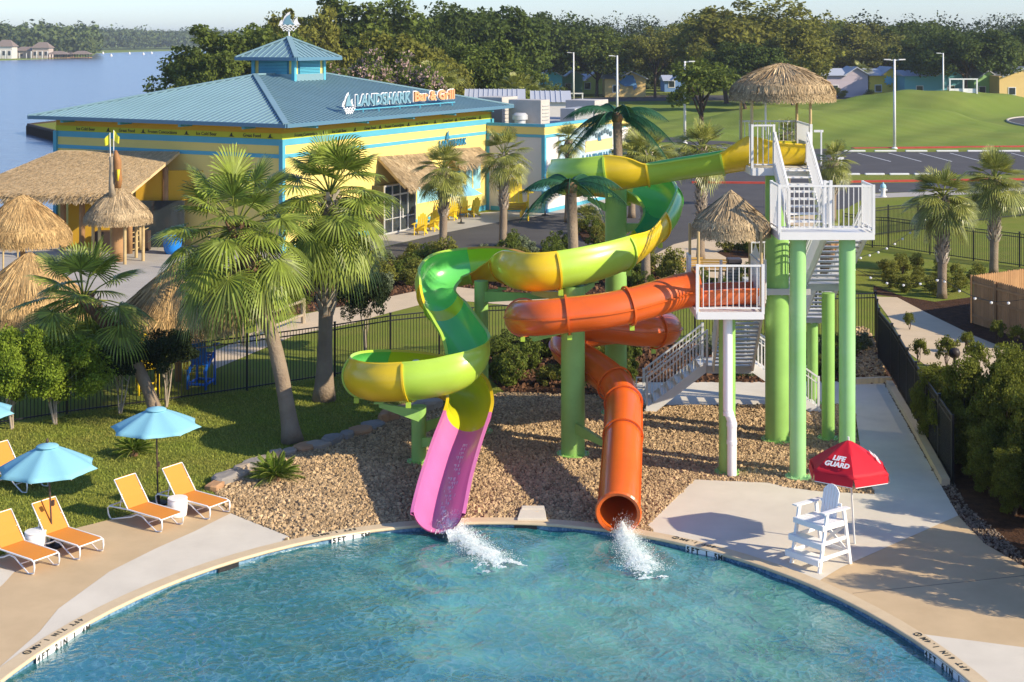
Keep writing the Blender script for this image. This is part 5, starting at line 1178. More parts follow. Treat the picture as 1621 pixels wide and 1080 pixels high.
# rooftop plant
def roofbox(l,r,dl,dr,dz,label,m=mat('beige_metal',(.50,.46,.41),.6,.3,ns=2,na=.06),hood=False):
    t=thing('rooftop_unit',label,'roof unit',tuple(B(l,r,5.8)),'rooftop units on the annex'); MB().obox(B(l,r,5.8),Lv*dl,Rv*dr,UP*dz).build('casing',m,t,bevel=.03)
    mb=MB()
    for k in range(6): mb.obox(B(l-.02,r+.2,6.0+k*(dz-.4)/6),-Lv*.03,Rv*(dr-.4),UP*.05)
    mb.build('louvre_slats',galv,t)
    if hood: mb=MB(); mb.lathe(B(l+dl/2,r-.7,5.8),[(.4,0),(.4,.5),(.55,.55),(.55,.85),(.4,1.0),(.05,1.02)],18); mb.build('exhaust_fan',alum,t,smooth='auto')
roofbox(-2.2,26.6,2.6,1.4,1.9,'beige rooftop unit with a round exhaust fan above the white annex corner',hood=True)
roofbox(1.4,27.5,2.0,2.4,2.0,'beige rooftop unit next to the blue roof eave'); roofbox(-2.5,31.5,1.2,3.2,1.1,'low grey rooftop unit further back on the annex',galv); roofbox(-1.8,36.5,2.5,2.5,1.5,'rooftop unit at the far end of the annex')
for k,(px0,px1,y0,y1,Y,lab) in enumerate(((668,745,139,152,158,'grey metal roof seen over the blue eave beside the crape myrtles'),(735,832,147,158,150,'grey metal roof strip behind the annex'),(840,905,149,162,140,'grey metal roof behind the rooftop units'))):
    t=thing('metal_roof_building',lab,'building',tuple(D((px0+px1)/2,Y,0)),'low grey roofed buildings behind the annex'); z0=ZY(y1,Y)
    a=D(px0,Y,z0); c=D(px1,Y,z0); w_=c.x-a.x
    MB().box((a.x+w_/2,Y+3,z0/2),(w_-.6,5.4,z0)).build('wall',wwhite,t)
    mb=MB(); mb.add([(a.x,Y,z0),(c.x,Y,z0),(c.x,Y+3,z0+1.0),(a.x,Y+3,z0+1.0),(c.x,Y+6,z0),(a.x,Y+6,z0)],[(0,1,2,3),(3,2,4,5),(0,5,4,1),(1,4,2),(0,3,5)])
    for i in range(int(w_/.5)): x=a.x+i*.5; mb.beam((x,Y,z0+.03),(x,Y+3,z0+1.03),.06,.06)
    mb.build('roof',mat('grey_roof',(.42,.44,.48),.45,.5),t)
# roof sign
sg=thing('roof_sign','LANDSHARK Bar & Grill letters with a shark fin emblem standing on the blue roof slope','sign',tuple(B(1,8,7.5)))
def onS(px,l=1.0):
    k=(px-CX)/FP; b0=B(l,0); return (k*b0.y-b0.x)/(Rv.x-k*Rv.y)
zs=ZE+RISE*1.0/HW; zl_=zs+.72
mb=MB(); mb.beam(B(1,onS(560),zs+.22),B(1,onS(720),zs+.22),.06,.06)
for px in(575,600,633,665,697,716): mb.beam(B(1,onS(px),zs-.1),B(1,onS(px),zs+.26),.07,.07); mb.beam(B(1.8,onS(px),zs+.1),B(1,onS(px),zs+.26),.05,.05)
mb.build('sign_frame',bluetrim,sg)
def onsign(txt,px0,px1,size,m,mo,name,z):
    a,c=onS(px0),onS(px1); mb=MB(); textmesh(mb,txt,size,(0,0,0),(1,0,0),(0,0,1),.12,.028); xs_=[v[0] for v in mb.v]; w_=max(xs_)-min(xs_); x0=min(xs_)
    for off,mm,nm,d in((.0,m,name,.0),):
        m2=MB(); m2.v=[tuple(B(1.0,a,z)+Rv*((v[0]-x0)/w_*(c-a))+UP*v[2]+NRW*(-v[1])) for v in mb.v]; m2.f=mb.f; m2.build(name,mm,sg)
    mb=MB(); textmesh(mb,txt,size,(0,0,0),(1,0,0),(0,0,1),.05,.075); m2=MB(); m2.v=[tuple(B(1.0,a,z)+Rv*((v[0]-x0)/w_*(c-a))+UP*v[2]+NRW*(-v[1]-.09)) for v in mb.v]; m2.f=mb.f; m2.build(name+'_outline',mo,sg)
onsign('LANDSHARK',564,650,.92,mat('sign_slate',(.16,.30,.37),.5),whitepl,'letters',zl_)
onsign('Bar & Grill',656,719,.84,mat('sign_orange',(.72,.33,.15),.5),whitepl,'letters',zl_+.02)
mb=MB(); o_=B(1,onS(550),zs+.42); fin(mb,o_+UP*.05+NRW*.1,Rv,UP,1.15,NRW); mb.build('fin_emblem',mat('sign_slate',(0,0,0)),sg)
mb=MB(); waves(mb,o_+NRW*.13,Rv,UP,1.0,NRW,3); fin(mb,o_+UP*.06-Rv*.04,Rv,UP,1.32,NRW); fin(mb,o_+UP*.02+Rv*.42,Rv,UP,.72,NRW); fin(mb,o_+UP*.02-Rv*.42,Rv,UP,.6,NRW); mb.build('wave_emblem',whitepl,sg)
# weather vane emblem
wv=thing('fin_weather_vane','white and blue shark fin emblem on a mast at the top of the cupola','roof ornament',tuple(B(cl,cr,12.0)))
MB().tube([B(cl,cr,12.0),B(cl,cr,12.7)],.05,8).build('mast',whitepl,wv)
ax=Vector((1,0,0)); mb=MB(); fin(mb,B(cl,cr,12.95),ax,UP,1.15,Vector((0,-1,0))); mb.build('fin',mat('sign_slate',(0,0,0)),wv)
mb=MB(); waves(mb,B(cl,cr,12.98)+Vector((0,-.05,0)),ax,UP,1.1,Vector((0,-1,0)),3); fin(mb,B(cl,cr,12.95)+Vector((-.06,.06,0)),ax,UP,1.4,Vector((0,-1,0))); fin(mb,B(cl,cr,12.95)+Vector((.5,.05,0)),ax,UP,.8,Vector((0,-1,0))); fin(mb,B(cl,cr,12.95)+Vector((-.5,.05,0)),ax,UP,.55,Vector((0,-1,0))); mb.build('waves',whitepl,wv)
# ---------------------------------------------------------------- tiki bar roof on the left facade
bar=thing('tiki_bar','open bar under a broad sloping thatch roof against the left side of the restaurant','bar',tuple(G(150,400)))
TR_,TL_=D(284,84.6,5.45),D(94,87.0,5.35); FR_,FL_=D(207,80.6,3.5),D(-70,82,3.35)
thatch_slope(TL_,TR_,FL_,FR_,15000,thatchbar,'thatch_roof',bar,rag=.55,strip=.5,wd=.03)
mb=MB()
for px,Y in((10,83),(100,82.5),(130,81.6),(205,81.2),(262,84.0)): mb2=MB(); mb2.tube([D(px,Y,0),D(px,Y,3.5 if px<210 else 4.6)],.17,10); mb2.build('post',woodm,bar,smooth=True)
MB().obox(D(108,83.2,0),(2.6,0,0),(0,1.2,0),(0,0,3.0)).build('bar_wall',wochre,bar)
MB().obox(D(150,82.2,0),(3.0,0,0),(0,.7,0),(0,0,1.1)).build('bar_counter',mat('dark_wood',(.06,.04,.03),.7),bar)
MB().obox(D(206,83.6,0),(3.1,0,0),(0,.3,0),(0,0,2.7)).build('painted_shade_slab',darkglass,bar)  # solid dark slab standing in for the shade under the bar roof
MB().obox(D(215,84.0,2.7),(3.9,0,0),(0,.2,0),(0,0,1.7)).build('ochre_wall',wochre,bar)
rf=thing('rope_fence','black rope fence along the water behind the thatch bar','fence',tuple(D(40,88,0)))
for i in range(6): MB().tube([D(20+i*14,89,0),D(20+i*14,89,1.2)],.07,6).build('post',blackm,rf)
for z in(.45,.8,1.1): MB().tube([D(20+70*t,89,z-.08*math.sin(t*math.pi*5)**2) for t in np.linspace(0,1,31)],.03,5).build('rope',blackm,rf)
# round hut with carved totem
hut=thing('round_hut','small round thatch hut with rope-railed seating and a totem rising through its roof','hut',tuple(D(187,78.5,0)))
hc=D(187,78.5,0); thatch_cone((hc.x,hc.y,ZY(338,78.5)),1.72,ZY(297,78.5),6500,thatch,pw=1.35,root=hut,rag=.35)
for a in range(0,360,60): p_=hc+Vector((1.35*math.cos(R_(a)),1.35*math.sin(R_(a)),0)); MB().tube([p_,p_+UP*2.7],.09,8).build('post',bambo,hut)
MB().lathe(hc,[(.45,0),(.36,.8),(.30,2.0),(.38,2.9)],14).build('centre_trunk',woodm,hut,smooth=True)
tp=thing('totem_pole','carved wooden totem trunk with a parrot figure above the round hut','totem',tuple(D(178,78.3,3.2)))
mb=MB(); q=lambda px,py:DY(px,77.9,py); mb.tube([q(178,312),q(177,290),q(178,262),q(177,248)],[.19,.17,.16,.15],12); mb.build('log',mat('pale_log',(.42,.34,.24),.85,.1,ns=2,na=.12,bump=.6,bs=8),tp,smooth=True)
mb=MB(); mb.tube([q(187,298),q(188,285),q(186,270),q(186,256),q(184,246),q(183,238)],[.15,.20,.21,.22,.16,.06],12); mb.build('carved_bird',mat('carved_wood',(.36,.17,.06),.6,.3,ns=2,na=.15),tp,smooth=True)
mb=MB(); mb.tube([q(188,286)+Vector((0,-.2,0)),q(189,268)+Vector((0,-.22,0))],[.05,.09],8); mb.build('yellow_wing',yelp,tp,smooth=True)
for (x0,y0,x1,y1,lab) in((175,262,174,210,'left yellow pennant on a pole above the totem'),(180,258,180,206,'right yellow pennant on a pole above the totem')):
    fl=thing('pennant',lab,'flag',tuple(q(x0,y0)),'yellow pennants above the totem'); a,c=q(x0,y0),q(x1,y1); MB().tube([a,c],.02,6).build('pole',whitepl,fl)
    mb=MB(); sgn=-1 if x0<178 else 1; vs=[];fs=[]
    for i in range(7):
        t=i/6; vs+=[c+Vector((sgn*.32*t,.05*math.sin(t*6),-.02-.35*t)),c+Vector((sgn*(.30*t-.02),.05*math.sin(t*6)+.02,-.55-.28*t+ .1*t*t))]
    for i in range(6): fs.append((2*i,2*i+2,2*i+3,2*i+1))
    mb.add(vs,fs); mb.build('flag',mat('flag_yellow',(.80,.74,.05),.8,trans=.3),fl)
rr=thing('rope_railing','pale bamboo railing with three rope rails in front of the round hut','railing',tuple(G(225,392)))
pp=[G(198,402),G(222,398),G(241,389),G(243,378)]
for p_ in pp: MB().tube([p_,p_+UP*1.35],.11,8).build('post',bambo,rr,smooth=True)
for a,c in zip(pp[:-1],pp[1:]):
    for z in(.25,.6,.95,1.2): MB().tube([a.lerp(c,t)+UP*(z-.08*math.sin(math.pi*t)) for t in np.linspace(0,1,7)],.03,5).build('rope',bambo,rr)
def barchair(x,y,rz,lab):
    t=thing('bar_chair',lab,'chair',(x,y,0),'woven chairs by the round hut'); m=mat('woven_tan',(.36,.26,.17),.8); c_,s_=math.cos(rz),math.sin(rz); M=Matrix.Rotation(rz,3,'Z'); V_=lambda a:Vector((x,y,0))+M@Vector(a)
    mb=MB(); mb.box(V_((0,0,.46)),(.46,.46,.05),M); mb.build('seat',m,t); mb=MB(); mb.box(V_((0,.22,.75)),(.44,.04,.5),M); mb.build('backrest',m,t)
    for sx in(-.2,.2):
        for sy in(-.2,.2): MB().tube([V_((sx,sy,0)),V_((sx,sy,.46))],.02,5).build('leg',blackm,t)
b1=G(213,398); barchair(b1.x,b1.y+1,.4,'tan woven chair on the left inside the rope railing'); b1=G(228,392); barchair(b1.x,b1.y+1,-.3,'tan woven chair on the right inside the rope railing')
tb=thing('bar_table','yellow-green round table behind the rope railing','table',tuple(G(224,384)),None); cc=G(222,388); MB().lathe(cc,[(.5,.74),(.5,.78)],18).build('tabletop',wlime,tb); MB().tube([cc,cc+UP*.74],.05,8).build('pedestal',blackm,tb)
# palapas
def palapa(px,Y,ya,ye,r,lab,m,n,pw=1.1):
    c=D(px,Y,0); t=thing('palapa',lab,'palapa',tuple(c),'straw palapas by the restaurant terrace'); thatch_cone((c.x,c.y,ZY(ye,Y)),r,ZY(ya,Y),n,m,pw=pw,root=t,rag=.45); MB().tube([c,c+UP*(ZY(ya,Y)-.3)],.12,10).build('pole',woodm,t,smooth=True)
    if r>1.5:
        MB().lathe(c,[(.45,.72),(.45,.76)],16).build('table',woodm,t)
palapa(36,66,309,364,2.05,'largest straw palapa, upper left below the thatch bar roof',thatch2,9000,1.35)
palapa(46,56,400,476,2.2,'straw palapa cut by the left edge, in front of the largest one',thatch2,9000,1.25)
palapa(282,51,414,492,2.1,'golden straw palapa between the two tall fan palms and the leaning palm',thatch2,9000,1.12)
for i,(px,by,ty) in enumerate(((28,408,362),(5,428,388),(146,362,330),(331,430,360))):
    b_=G(px,by); t=thing('tiki_torch',['black-headed bamboo torch left of the fan palm','black-headed bamboo torch at the left edge','black-headed bamboo torch in front of the round hut','bamboo torch hidden in the tall palm'][i],'torch',tuple(b_),'bamboo torches'); MB().tube([b_,b_+UP*1.7],.05,8).build('pole',bambo,t); MB().lathe(b_+UP*1.7,[(.05,0),(.13,.12),(.10,.2),(.02,.42)],12).build('torch_head',blackm,t,smooth=True)
pl=thing('planter','tall glossy blue planter pot on the terrace','planter',tuple(G(273,402))); pc=G(273,402); MB().lathe(pc,[(.36,0),(.47,.25),(.52,.6),(.56,.95),(.58,.98),(.5,.99),(.48,.9)],24).build('pot',mat('planter_blue',(.01,.20,.66),.25,.5),pl,smooth=True); MB().lathe(pc,[(.5,.93),(.02,.95)],20).build('soil',mulch,pl)
# ---------------------------------------------------------------- yellow adirondack chairs
def adirondack(m,name='adirondack_chair'):
    t=thing(name,'','chair',(0,0,0)); mb=MB()
    for i in range(5): mb.box((0,-.25+.11*i,.38-.045*i),(.52,.095,.022),Matrix.Rotation(R_(-12),3,'X'))
    mb.build('seat',m,t); mb=MB(); hs=[.72,.84,.90,.84,.72]
    for i,h in enumerate(hs):
        x=-.22+.11*i; mb.prism([(x-.05,.22,.22),(x+.05,.22,.22),(x+.05,.22+.36*h,.22+h*.95),(x,.22+.38*h,.22+h),(x-.05,.22+.36*h,.22+h*.95)],(0,.02,.008))
    mb.build('backrest',m,t)
    for sx in(-1,1):
        mb=MB(); mb.box((sx*.33,-.05,.60),(.13,.72,.022)); mb.build('armrest',m,t)
        mb=MB(); mb.beam((sx*.28,-.30,0),(sx*.28,-.30,.59),.09,.025,up=(1,0,0)); mb.build('leg',m,t); mb=MB(); mb.beam((sx*.25,-.30,.36),(sx*.25,.48,.04),.03,.12); mb.build('leg',m,t)
    return t
a0=adirondack(yelp); first=True
for px,py,rz,lab in ((666,372,-50,'yellow slatted chair nearest the entrance doors'),(684,366,-60,'second yellow slatted chair from the entrance'),(698,352,-35,'yellow slatted chair behind the cabbage palm trunk'),(714,349,-55,'yellow slatted chair left of the patio umbrella pole'),(733,344,-40,'yellow slatted chair behind the patio umbrella pole'),(748,343,-70,'yellow slatted chair right of the patio umbrella pole')):
    p_=G(px,py)-Rv*0-Lv*0; 
    if first: o=place(a0,p_,R_(rz+90-50),1.15); first=False
    else: o=dup(a0,p_,R_(rz+90-50),1.15)
    o['label']=lab; o['group']='yellow slatted chairs by the entrance'
p_=G(815,348); o=dup(a0,p_,R_(12),(2.6,2.6,3.15),'giant yellow slatted chair with a blue bench seat in front of the white annex wall'); o.pop('group',None) if 'group' in o else None
o['category']='giant chair'
giant=o; mb=MB(); cz=p_+Vector((-.22,1.35,2.2)); ax_=Vector((math.cos(R_(12)),math.sin(R_(12)),0)); nz_=Vector((0,-1,0)); upv=Vector((-.1,.36,.93)).normalized()
fin(mb,cz+Vector((0,-.22,.1)),ax_,upv,.7,nz_); textmesh(mb,'LANDSHARK',.24,cz+Vector((0,-.28,-.12)),ax_,upv,.02,.01); textmesh(mb,'LAGER',.22,cz+Vector((0,-.40,-.45)),ax_,upv,.02,.01); pr_=mb.build('logo_print',teal_trim,None); pr_.parent=giant; pr_.matrix_parent_inverse=Matrix.LocRotScale(giant.location,giant.rotation_euler,giant.scale).inverted()
a1=adirondack(bluep,'tall_deck_chair')
def tallchair(o,loc,rz,lab,m=None):
    place(o,loc,rz,(1.15,1.15,1.5)); o['label']=lab; o['category']='chair'; o['group']='tall slatted chairs behind the fence'
    for c in o.children: c.location=(0,0,.35)
    mb=MB(); mat_=m or bluep
    for sx in(-.28,.28):
        for sy in(-.3,.42): mb.beam((sx,sy,0),(sx,sy,.45),.06,.06)
    mb.beam((-.28,-.3,.12),(.28,-.3,.12),.05,.05); mb.beam((-.28,.42,.12),(.28,.42,.12),.05,.05); mb.beam((-.28,-.3,.12),(-.28,.42,.12),.05,.05); mb.beam((.28,-.3,.12),(.28,.42,.12),.05,.05)
    q=bpy.data.objects.new('base_frame',mb.mesh('base_frame')); q.data.materials.append(mat_); sc.collection.objects.link(q); q.parent=o
tallchair(a1,G(320,612),R_(170),'tall blue slatted chair standing behind the black fence')
a2=adirondack(yelp,'tall_deck_chair'); tallchair(a2,G(309,596),R_(20),'tall yellow slatted chair just behind the blue one',yelp)
a3=adirondack(yelp,'tall_deck_chair'); tallchair(a3,G(233,620),R_(200),'tall yellow slatted chair in the shade by the leaning palm',yelp)
# ================================================================ FENCES
def iron_fence(pts,h,label,lean=0,mesh=False,step=.115,postd=2.4,nm='metal_fence'):
    t=thing(nm,label,'fence',tuple(pts[0]))
    for a,c in zip(pts[:-1],pts[1:]):
        a=Vector(a);c=Vector(c); L=(c-a).length; n=max(1,round(L/postd))
        for i in range(n):
            p,q=a.lerp(c,i/n),a.lerp(c,(i+1)/n); mb=MB()
            for z in(.12,h-.22,h-.05): mb.beam(p+UP*z,q+UP*z,.035,.04)
            k=int((q-p).length/step)
            for j in range(1,k): mb.box(p.lerp(q,j/k)+UP*(h/2),(.019,.019,h-.12))
            o=mb.build('panel',blackm,t)
            if mesh: m2=MB(); d=(q-p); m2.obox(p+UP*.1+d*.01,d*.98,Vector((-d.y,d.x,0)).normalized()*.012,UP*(h-.2)); s=m2.build('windscreen',mesh,t)
            pm=MB(); pm.box(p+UP*(h/2+.02),(.07,.07,h+.04)); pm.box(p+UP*(h+.055),(.09,.09,.03)); pm.build('post',blackm,t)
    pm=MB(); pm.box(Vector(pts[-1])+UP*(h/2),(.07,.07,h)); pm.build('post',blackm,t); return t
screen=bpy.data.materials.new('windscreen'); screen.use_nodes=True; N=screen.node_tree.nodes; Lk=screen.node_tree.links
p=N['Principled BSDF']; p.inputs['Base Color'].default_value=(.018,.022,.022,1); p.inputs['Roughness'].default_value=.8
tr_n=N.new('ShaderNodeBsdfTransparent'); ms=N.new('ShaderNodeMixShader'); ms.inputs[0].default_value=.68; Lk.new(tr_n.outputs[0],ms.inputs[1]); Lk.new(p.outputs[0],ms.inputs[2]); Lk.new(ms.outputs[0],N['Material Output'].inputs[0])
iron_fence([G(-60,684),G(106,657),G(250,639),G(391,619),G(530,597),G(618,580)]+[D(770,55.2,0)],1.9,'long black picket fence behind the lawn, from the left edge to the slides')
iron_fence([D(770,55.2,0),D(900,55.8,0),D(1100,57,0),D(1386,58,0)],1.9,'black picket fence behind the slides and the tower')
iron_fence([D(1386,58,0),G(1400,571)+Vector((-.2,0,0)),G(1412,600),G(1450,672),G(1508,768)],1.9,'black fence with dark mesh running toward the viewer beside the kerb wall',mesh=screen)
iron_fence([G(1335,385),G(1381,392),G(1406,393),G(1472,403),G(1541,413),G(1614,423),G(1700,434)],1.8,'nearer black picket fence across the right lawn')
iron_fence([G(1384,374),G(1406,371),G(1453,366),G(1540,352),G(1615,343),G(1700,334)],1.75,'farther black picket fence crossing behind the right-hand palms')
# cedar fences
def cedar(pts,h,label):
    t=thing('cedar_fence',label,'fence',tuple(pts[0]))
    for a,c in zip(pts[:-1],pts[1:]):
        a=Vector(a);c=Vector(c); L=(c-a).length; n=int(L/.14); mb=MB(); d=(c-a).normalized(); nn=Vector((-d.y,d.x,0))
        for i in range(n):
            p=a+d*(L*i/n+.005); w_=L/n-.012; hh=h+random.uniform(-.015,.015); mb.prism([p,p+d*w_,p+d*w_+UP*(hh-.05),p+d*(w_-.035)+UP*hh,p+d*.035+UP*hh,p+UP*(hh-.05)],nn*.02)
        mb.build('pickets',woodm,t); rl=MB()
        for z in(.35,h*.55,h-.3): rl.beam(a+nn*.05+UP*z,c+nn*.05+UP*z,.04,.09)
        rl.build('rail',woodm,t)
        for k in range(int(L/2.4)+1): MB().box(a.lerp(c,min(1,k*2.4/L))+nn*.1+UP*(h/2),(.09,.09,h)).build('post',woodm,t)
cedar([G(1700,562),G(1541,512),D(1760,66.5,0)],2.03,'tan cedar board fence enclosure at the right edge')
cedar([D(1345,76,0),D(1312,70,0),D(1296,74,0)],2.1,'cedar board enclosure seen behind the white landing rails')
# low log rail with wire between the terrace and the garden path
t=thing('log_rail','low bleached log rail with white posts beside the garden path','railing',tuple(G(410,535)))
lp=[G(385,548),G(408,540),G(480,512)]
for p_ in lp: MB().tube([p_,p_+UP*1.05],.10,8).build('post',mat('pale_log',(.4,.34,.24)),t)
for z in(.95,.35):
    for a,c in zip(lp[:-1],lp[1:]): MB().tube([a+UP*z,c+UP*z],.06,7).build('rail',MATS['pale_log'],t)
# ---------------------------------------------------------------- light poles
def light_pole(px,by,ty,lab,dx=1,Y=None,dbl=False):
    b_=G(px,by) if not Y else D(px,Y,0); zt=ZY(ty,b_.y); t=thing('light_pole',lab,'light pole',tuple(b_),'white parking lot light poles')
    MB().tube([b_,b_+UP*zt],[.17,.11],12).build('pole',whitep,t,smooth=True)
    mb=MB(); mb.lathe(b_,[(.32,0),(.32,.12),(.19,.2)],14); mb.build('base_cap',whitep,t)
    for s in ((-1,1) if dbl else (dx,)):
        mb=MB(); mb.beam(b_+UP*(zt-.1),b_+Vector((s*.55,0,zt-.08)),.07,.07); mb.build('arm',whitep,t); mb=MB(); mb.prism([b_+Vector((s*.45,-.22,zt-.10)),b_+Vector((s*1.15,-.18,zt-.08)),b_+Vector((s*1.15,.18,zt-.08)),b_+Vector((s*.45,.22,zt-.10))],(0,0,.12)); mb.build('lamp_head',whitep,t)
light_pole(908,168,83,'white light pole above the rooftop units, first from the left',-1,Y=259)
light_pole(977,200,88,'white light pole behind the tall coconut palm',-1,Y=199)
light_pole(1084,228,97,'white light pole nearest the viewer, left of the slim young tree',1)
light_pole(1416,236,94,'white twin-headed light pole at the foot of the grass mounds',1,dbl=True)
light_pole(1493,174,84,'white light pole rising behind the mound crest',-1,Y=246)
for px,by,ty,lab in((1332,290,248,'short white sign post with a crossbar by the lower stalls'),(1300,262,206,'short white post with a crossbar right of the top platform')):
    b_=G(px,by); t=thing('sign_post',lab,'sign post',tuple(b_),'short white sign posts'); z=ZY(ty,b_.y); MB().box(b_+UP*z/2,(.14,.14,z)).build('post',whitep,t); MB().box(b_+UP*(z-.1)-Vector((.25,0,0)),(.9,.12,.22)).build('crossbar',whitep,t)
for px,by,lab in((1287,159,'white swing frame at the end of the far road'),(1522,155,'white open frame on top of the grass mound'),(899,160,'white open frame beside the first light pole')):
    pass
for px,Y,zb_,w_,lab in((1525,236,3.3,4.4,'white open frame on the grass mound crest'),(898,262,0,5.5,'white open frame standing by the teal cottage')):
    x=(px-CX)*Y/FP; t=thing('open_post_frame',lab,'post_frame',(x,Y,zb_));  # unidentified white frame of posts and a beam
    for dx in(-1,0,1): MB().box((x+dx*w_/2,Y,zb_+.9),(.22,.22,2.4)).build('post',whitep,t)
    MB().box((x,Y,zb_+2.2),(w_+.3,.28,.2)).build('beam',whitep,t); MB().box((x,Y+.2,zb_+.3),(w_,.1,.7)).build('panel',whitep,t)
# ---------------------------------------------------------------- cottages
def cottage(px0,px1,ye,yr,Y,col,label,gable='right',front=.55,wins=1,roofc=None,depth=9):
    x0,x1=(px0-CX)*Y/FP,(px1-CX)*Y/FP; w_=x1-x0; ze=max(2.6,ZY(ye,Y)); zr=ZY(yr,Y); c=mat('cottage_%s'%label.split()[0],col,.7,.2,ns=.5,na=.04)
    t=thing('cottage',label,'cottage',((x0+x1)/2,Y,0),'pastel cottages along the far road'); xm=x0+w_*front
    MB().obox((x0,Y,0),(w_,0,0),(0,depth,0),(0,0,ze)).build('wall',c,t)
    mb=MB()
    if gable=='right': 
        g0,g1=xm,x1; mb.prism([(g0,Y-.02,ze),(g1,Y-.02,ze),((g0+g1)/2,Y-.02,zr)],(0,.3,0))
    else:
        g0,g1=x0,x0+w_*(1-front) if front<1 else x1; mb.prism([(g0,Y-.02,ze),(g1,Y-.02,ze),((g0+g1)/2,Y-.02,zr)],(0,.3,0))
    mb.build('gable',c,t)
    rm=roofc or mat('cottage_roof',(.42,.45,.50),.45,.5); mb=MB(); gm=(g0+g1)/2; e=.5
    mb.prism([(g0-e,Y-.5,ze-.25),(gm,Y-.5,zr+.05),(g1+e,Y-.5,ze-.25),(g1+e,Y-.5,ze-.05),(gm,Y-.5,zr+.3),(g0-e,Y-.5,ze-.05)],(0,depth+1,0)); mb.build('roof',rm,t)
    a0,a1=(x0,g0) if gable=='right' else (g1,x1)
    if a1-a0>1.5: mb=MB(); mb.add([(a0-.4,Y-.6,ze-.1),(a1+.2,Y-.6,ze-.1),(a1+.2,Y+depth/2,zr-.1),(a0-.4,Y+depth/2,zr-.1),(a1+.2,Y+depth,ze),(a0-.4,Y+depth,ze)],[(0,1,2,3),(3,2,4,5),(0,3,5),(1,4,2)]); mb.build('roof',rm,t)
    for i in range(wins):
        xw=x0+w_*(.18+.5*i) if gable=='right' else x0+w_*(.3+.35*i)
        wf=MB().obox((xw,Y-.08,.95),(1.5,0,0),(0,.08,0),(0,0,1.6)).build('window',whitep,t); wf['_o']=t['_o']; MB().obox((xw+.15,Y-.1,1.1),(1.2,0,0),(0,.04,0),(0,0,1.3)).build('pane',darkglass,wf)
    return t
cottage(1303,1374,119,108,300,(0.566, 0.488, 0.54),'lilac-grey cottage with a white gable end right of the top hut',front=.5)
cottage(1274,1307,118,110,312,(0.8, 0.67, 0.436),'cream cottage wall beside the lilac-grey cottage',front=.2)
cottage(1376,1424,119,108,302,(0.8, 0.618, 0.085),'mustard yellow cottage with a round blue emblem on its gable',front=.45)
cottage(1432,1532,120,111,296,(0.176, 0.488, 0.566),'teal cottage behind the white light pole',front=.5,wins=2)
cottage(1542,1580,124,113,292,(0.332, 0.566, 0.228),'green cottage between the teal and the orange ones',front=.2)
cottage(1582,1660,121,108,286,(0.8, 0.566, 0.228),'orange cottage at the right edge',front=.1,wins=1)
cottage(836,890,121,112,305,(0.124, 0.488, 0.54),'deep teal cottage behind the dark round oak',front=.35)
cottage(888,922,121,112,312,(0.306, 0.566, 0.358),'sea green cottage with a pale roof by the first light pole',front=.3)
cottage(918,955,127,117,318,(0.618, 0.696, 0.228),'lime cottage between two trees',front=.3)
cottage(958,1022,124,115,300,(0.8, 0.592, 0.215),'orange cottage with a blue sailfish painted on its wall',front=.3)
cottage(1052,1086,128,119,330,(0.176, 0.306, 0.566),'blue cottage in the shade of the middle trees',front=.4)
cottage(540,620,128,118,300,(.3,.4,.4),'grey-green cottage hidden behind the roof trees',front=.4)
f=thing('sailfish_mural','blue painted sailfish on the orange cottage wall','mural',tuple(D(992,299.6,2.6))); mb=MB(); c=D(992,299.6,2.9)
mb.prism([c+Vector((x,0,z)) for x,z in((-2.6,.9),(-1.2,.5),(-.2,1.7),(1.3,1.6),(1.9,.4),(2.2,-.8),(1.5,-1.5),(1.2,-.5),(-.2,-.7),(-1.3,-.1))],(0,.05,0)); mb.build('fish',mat('mural_fish',(.12,.28,.5),.6),f)
f=thing('gable_emblem','round blue sun emblem on the mustard cottage gable','emblem',tuple(D(1407,301.6,3.5))); c=D(1407,301.6,3.4); mb=MB(); mb.prism([c+Vector(((1.1 if i%2 else .7)*math.cos(i*math.pi/8),0,(1.1 if i%2 else .7)*math.sin(i*math.pi/8))) for i in range(16)],(0,.05,0)); mb.build('disc',mat('emblem_blue',(.2,.5,.6),.6),f)
# houses on the far shore
def shore_house(px,Y,w_,h,lab,col,roofc,n=3):
    x=(px-CX)*Y/FP; t=thing('lakeside_house',lab,'house',(x,Y,-.9),'houses on the far shore'); d=10
    MB().box((x,Y+d/2,-.9+h/2),(w_,d,h)).build('wall',mat('house_'+col[0],col[1],.8),t)
    rm=mat('shore_roof',(.22,.17,.14),.8); mb=MB(); hh=h*.55
    mb.add([(x-w_/2-1,Y-1,h-.9),(x+w_/2+1,Y-1,h-.9),(x+w_/2+1,Y+d+1,h-.9),(x-w_/2-1,Y+d+1,h-.9),(x-w_/4,Y+d/2,h-.9+hh),(x+w_/4,Y+d/2,h-.9+hh)],[(0,1,5,4),(1,2,5),(2,3,4,5),(3,0,4)]); mb.build('roof',rm,t)
    for i in range(n): MB().box((x-w_/2+w_*(i+.5)/n,Y-.05,h*.45-.9),(w_/n*.45,.2,h*.35)).build('window',darkglass,t)
    for i in range(4): MB().box((x-w_/2+w_*i/3,Y-2,h*.35-.9),(.5,.5,h*.7)).build('porch_post',whitep,t)
    return t
shore_house(6,955,11,8,'tall white lakeside house at the left edge of the far shore',('w',(.62,.58,.52)),None)
shore_house(38,972,14,5,'tan lakeside house with a broad brown roof',('t',(.42,.34,.27)),None,4)
shore_house(64,968,11,7,'brown and white lakeside house with a stepped roof',('b',(.46,.38,.32)),None)
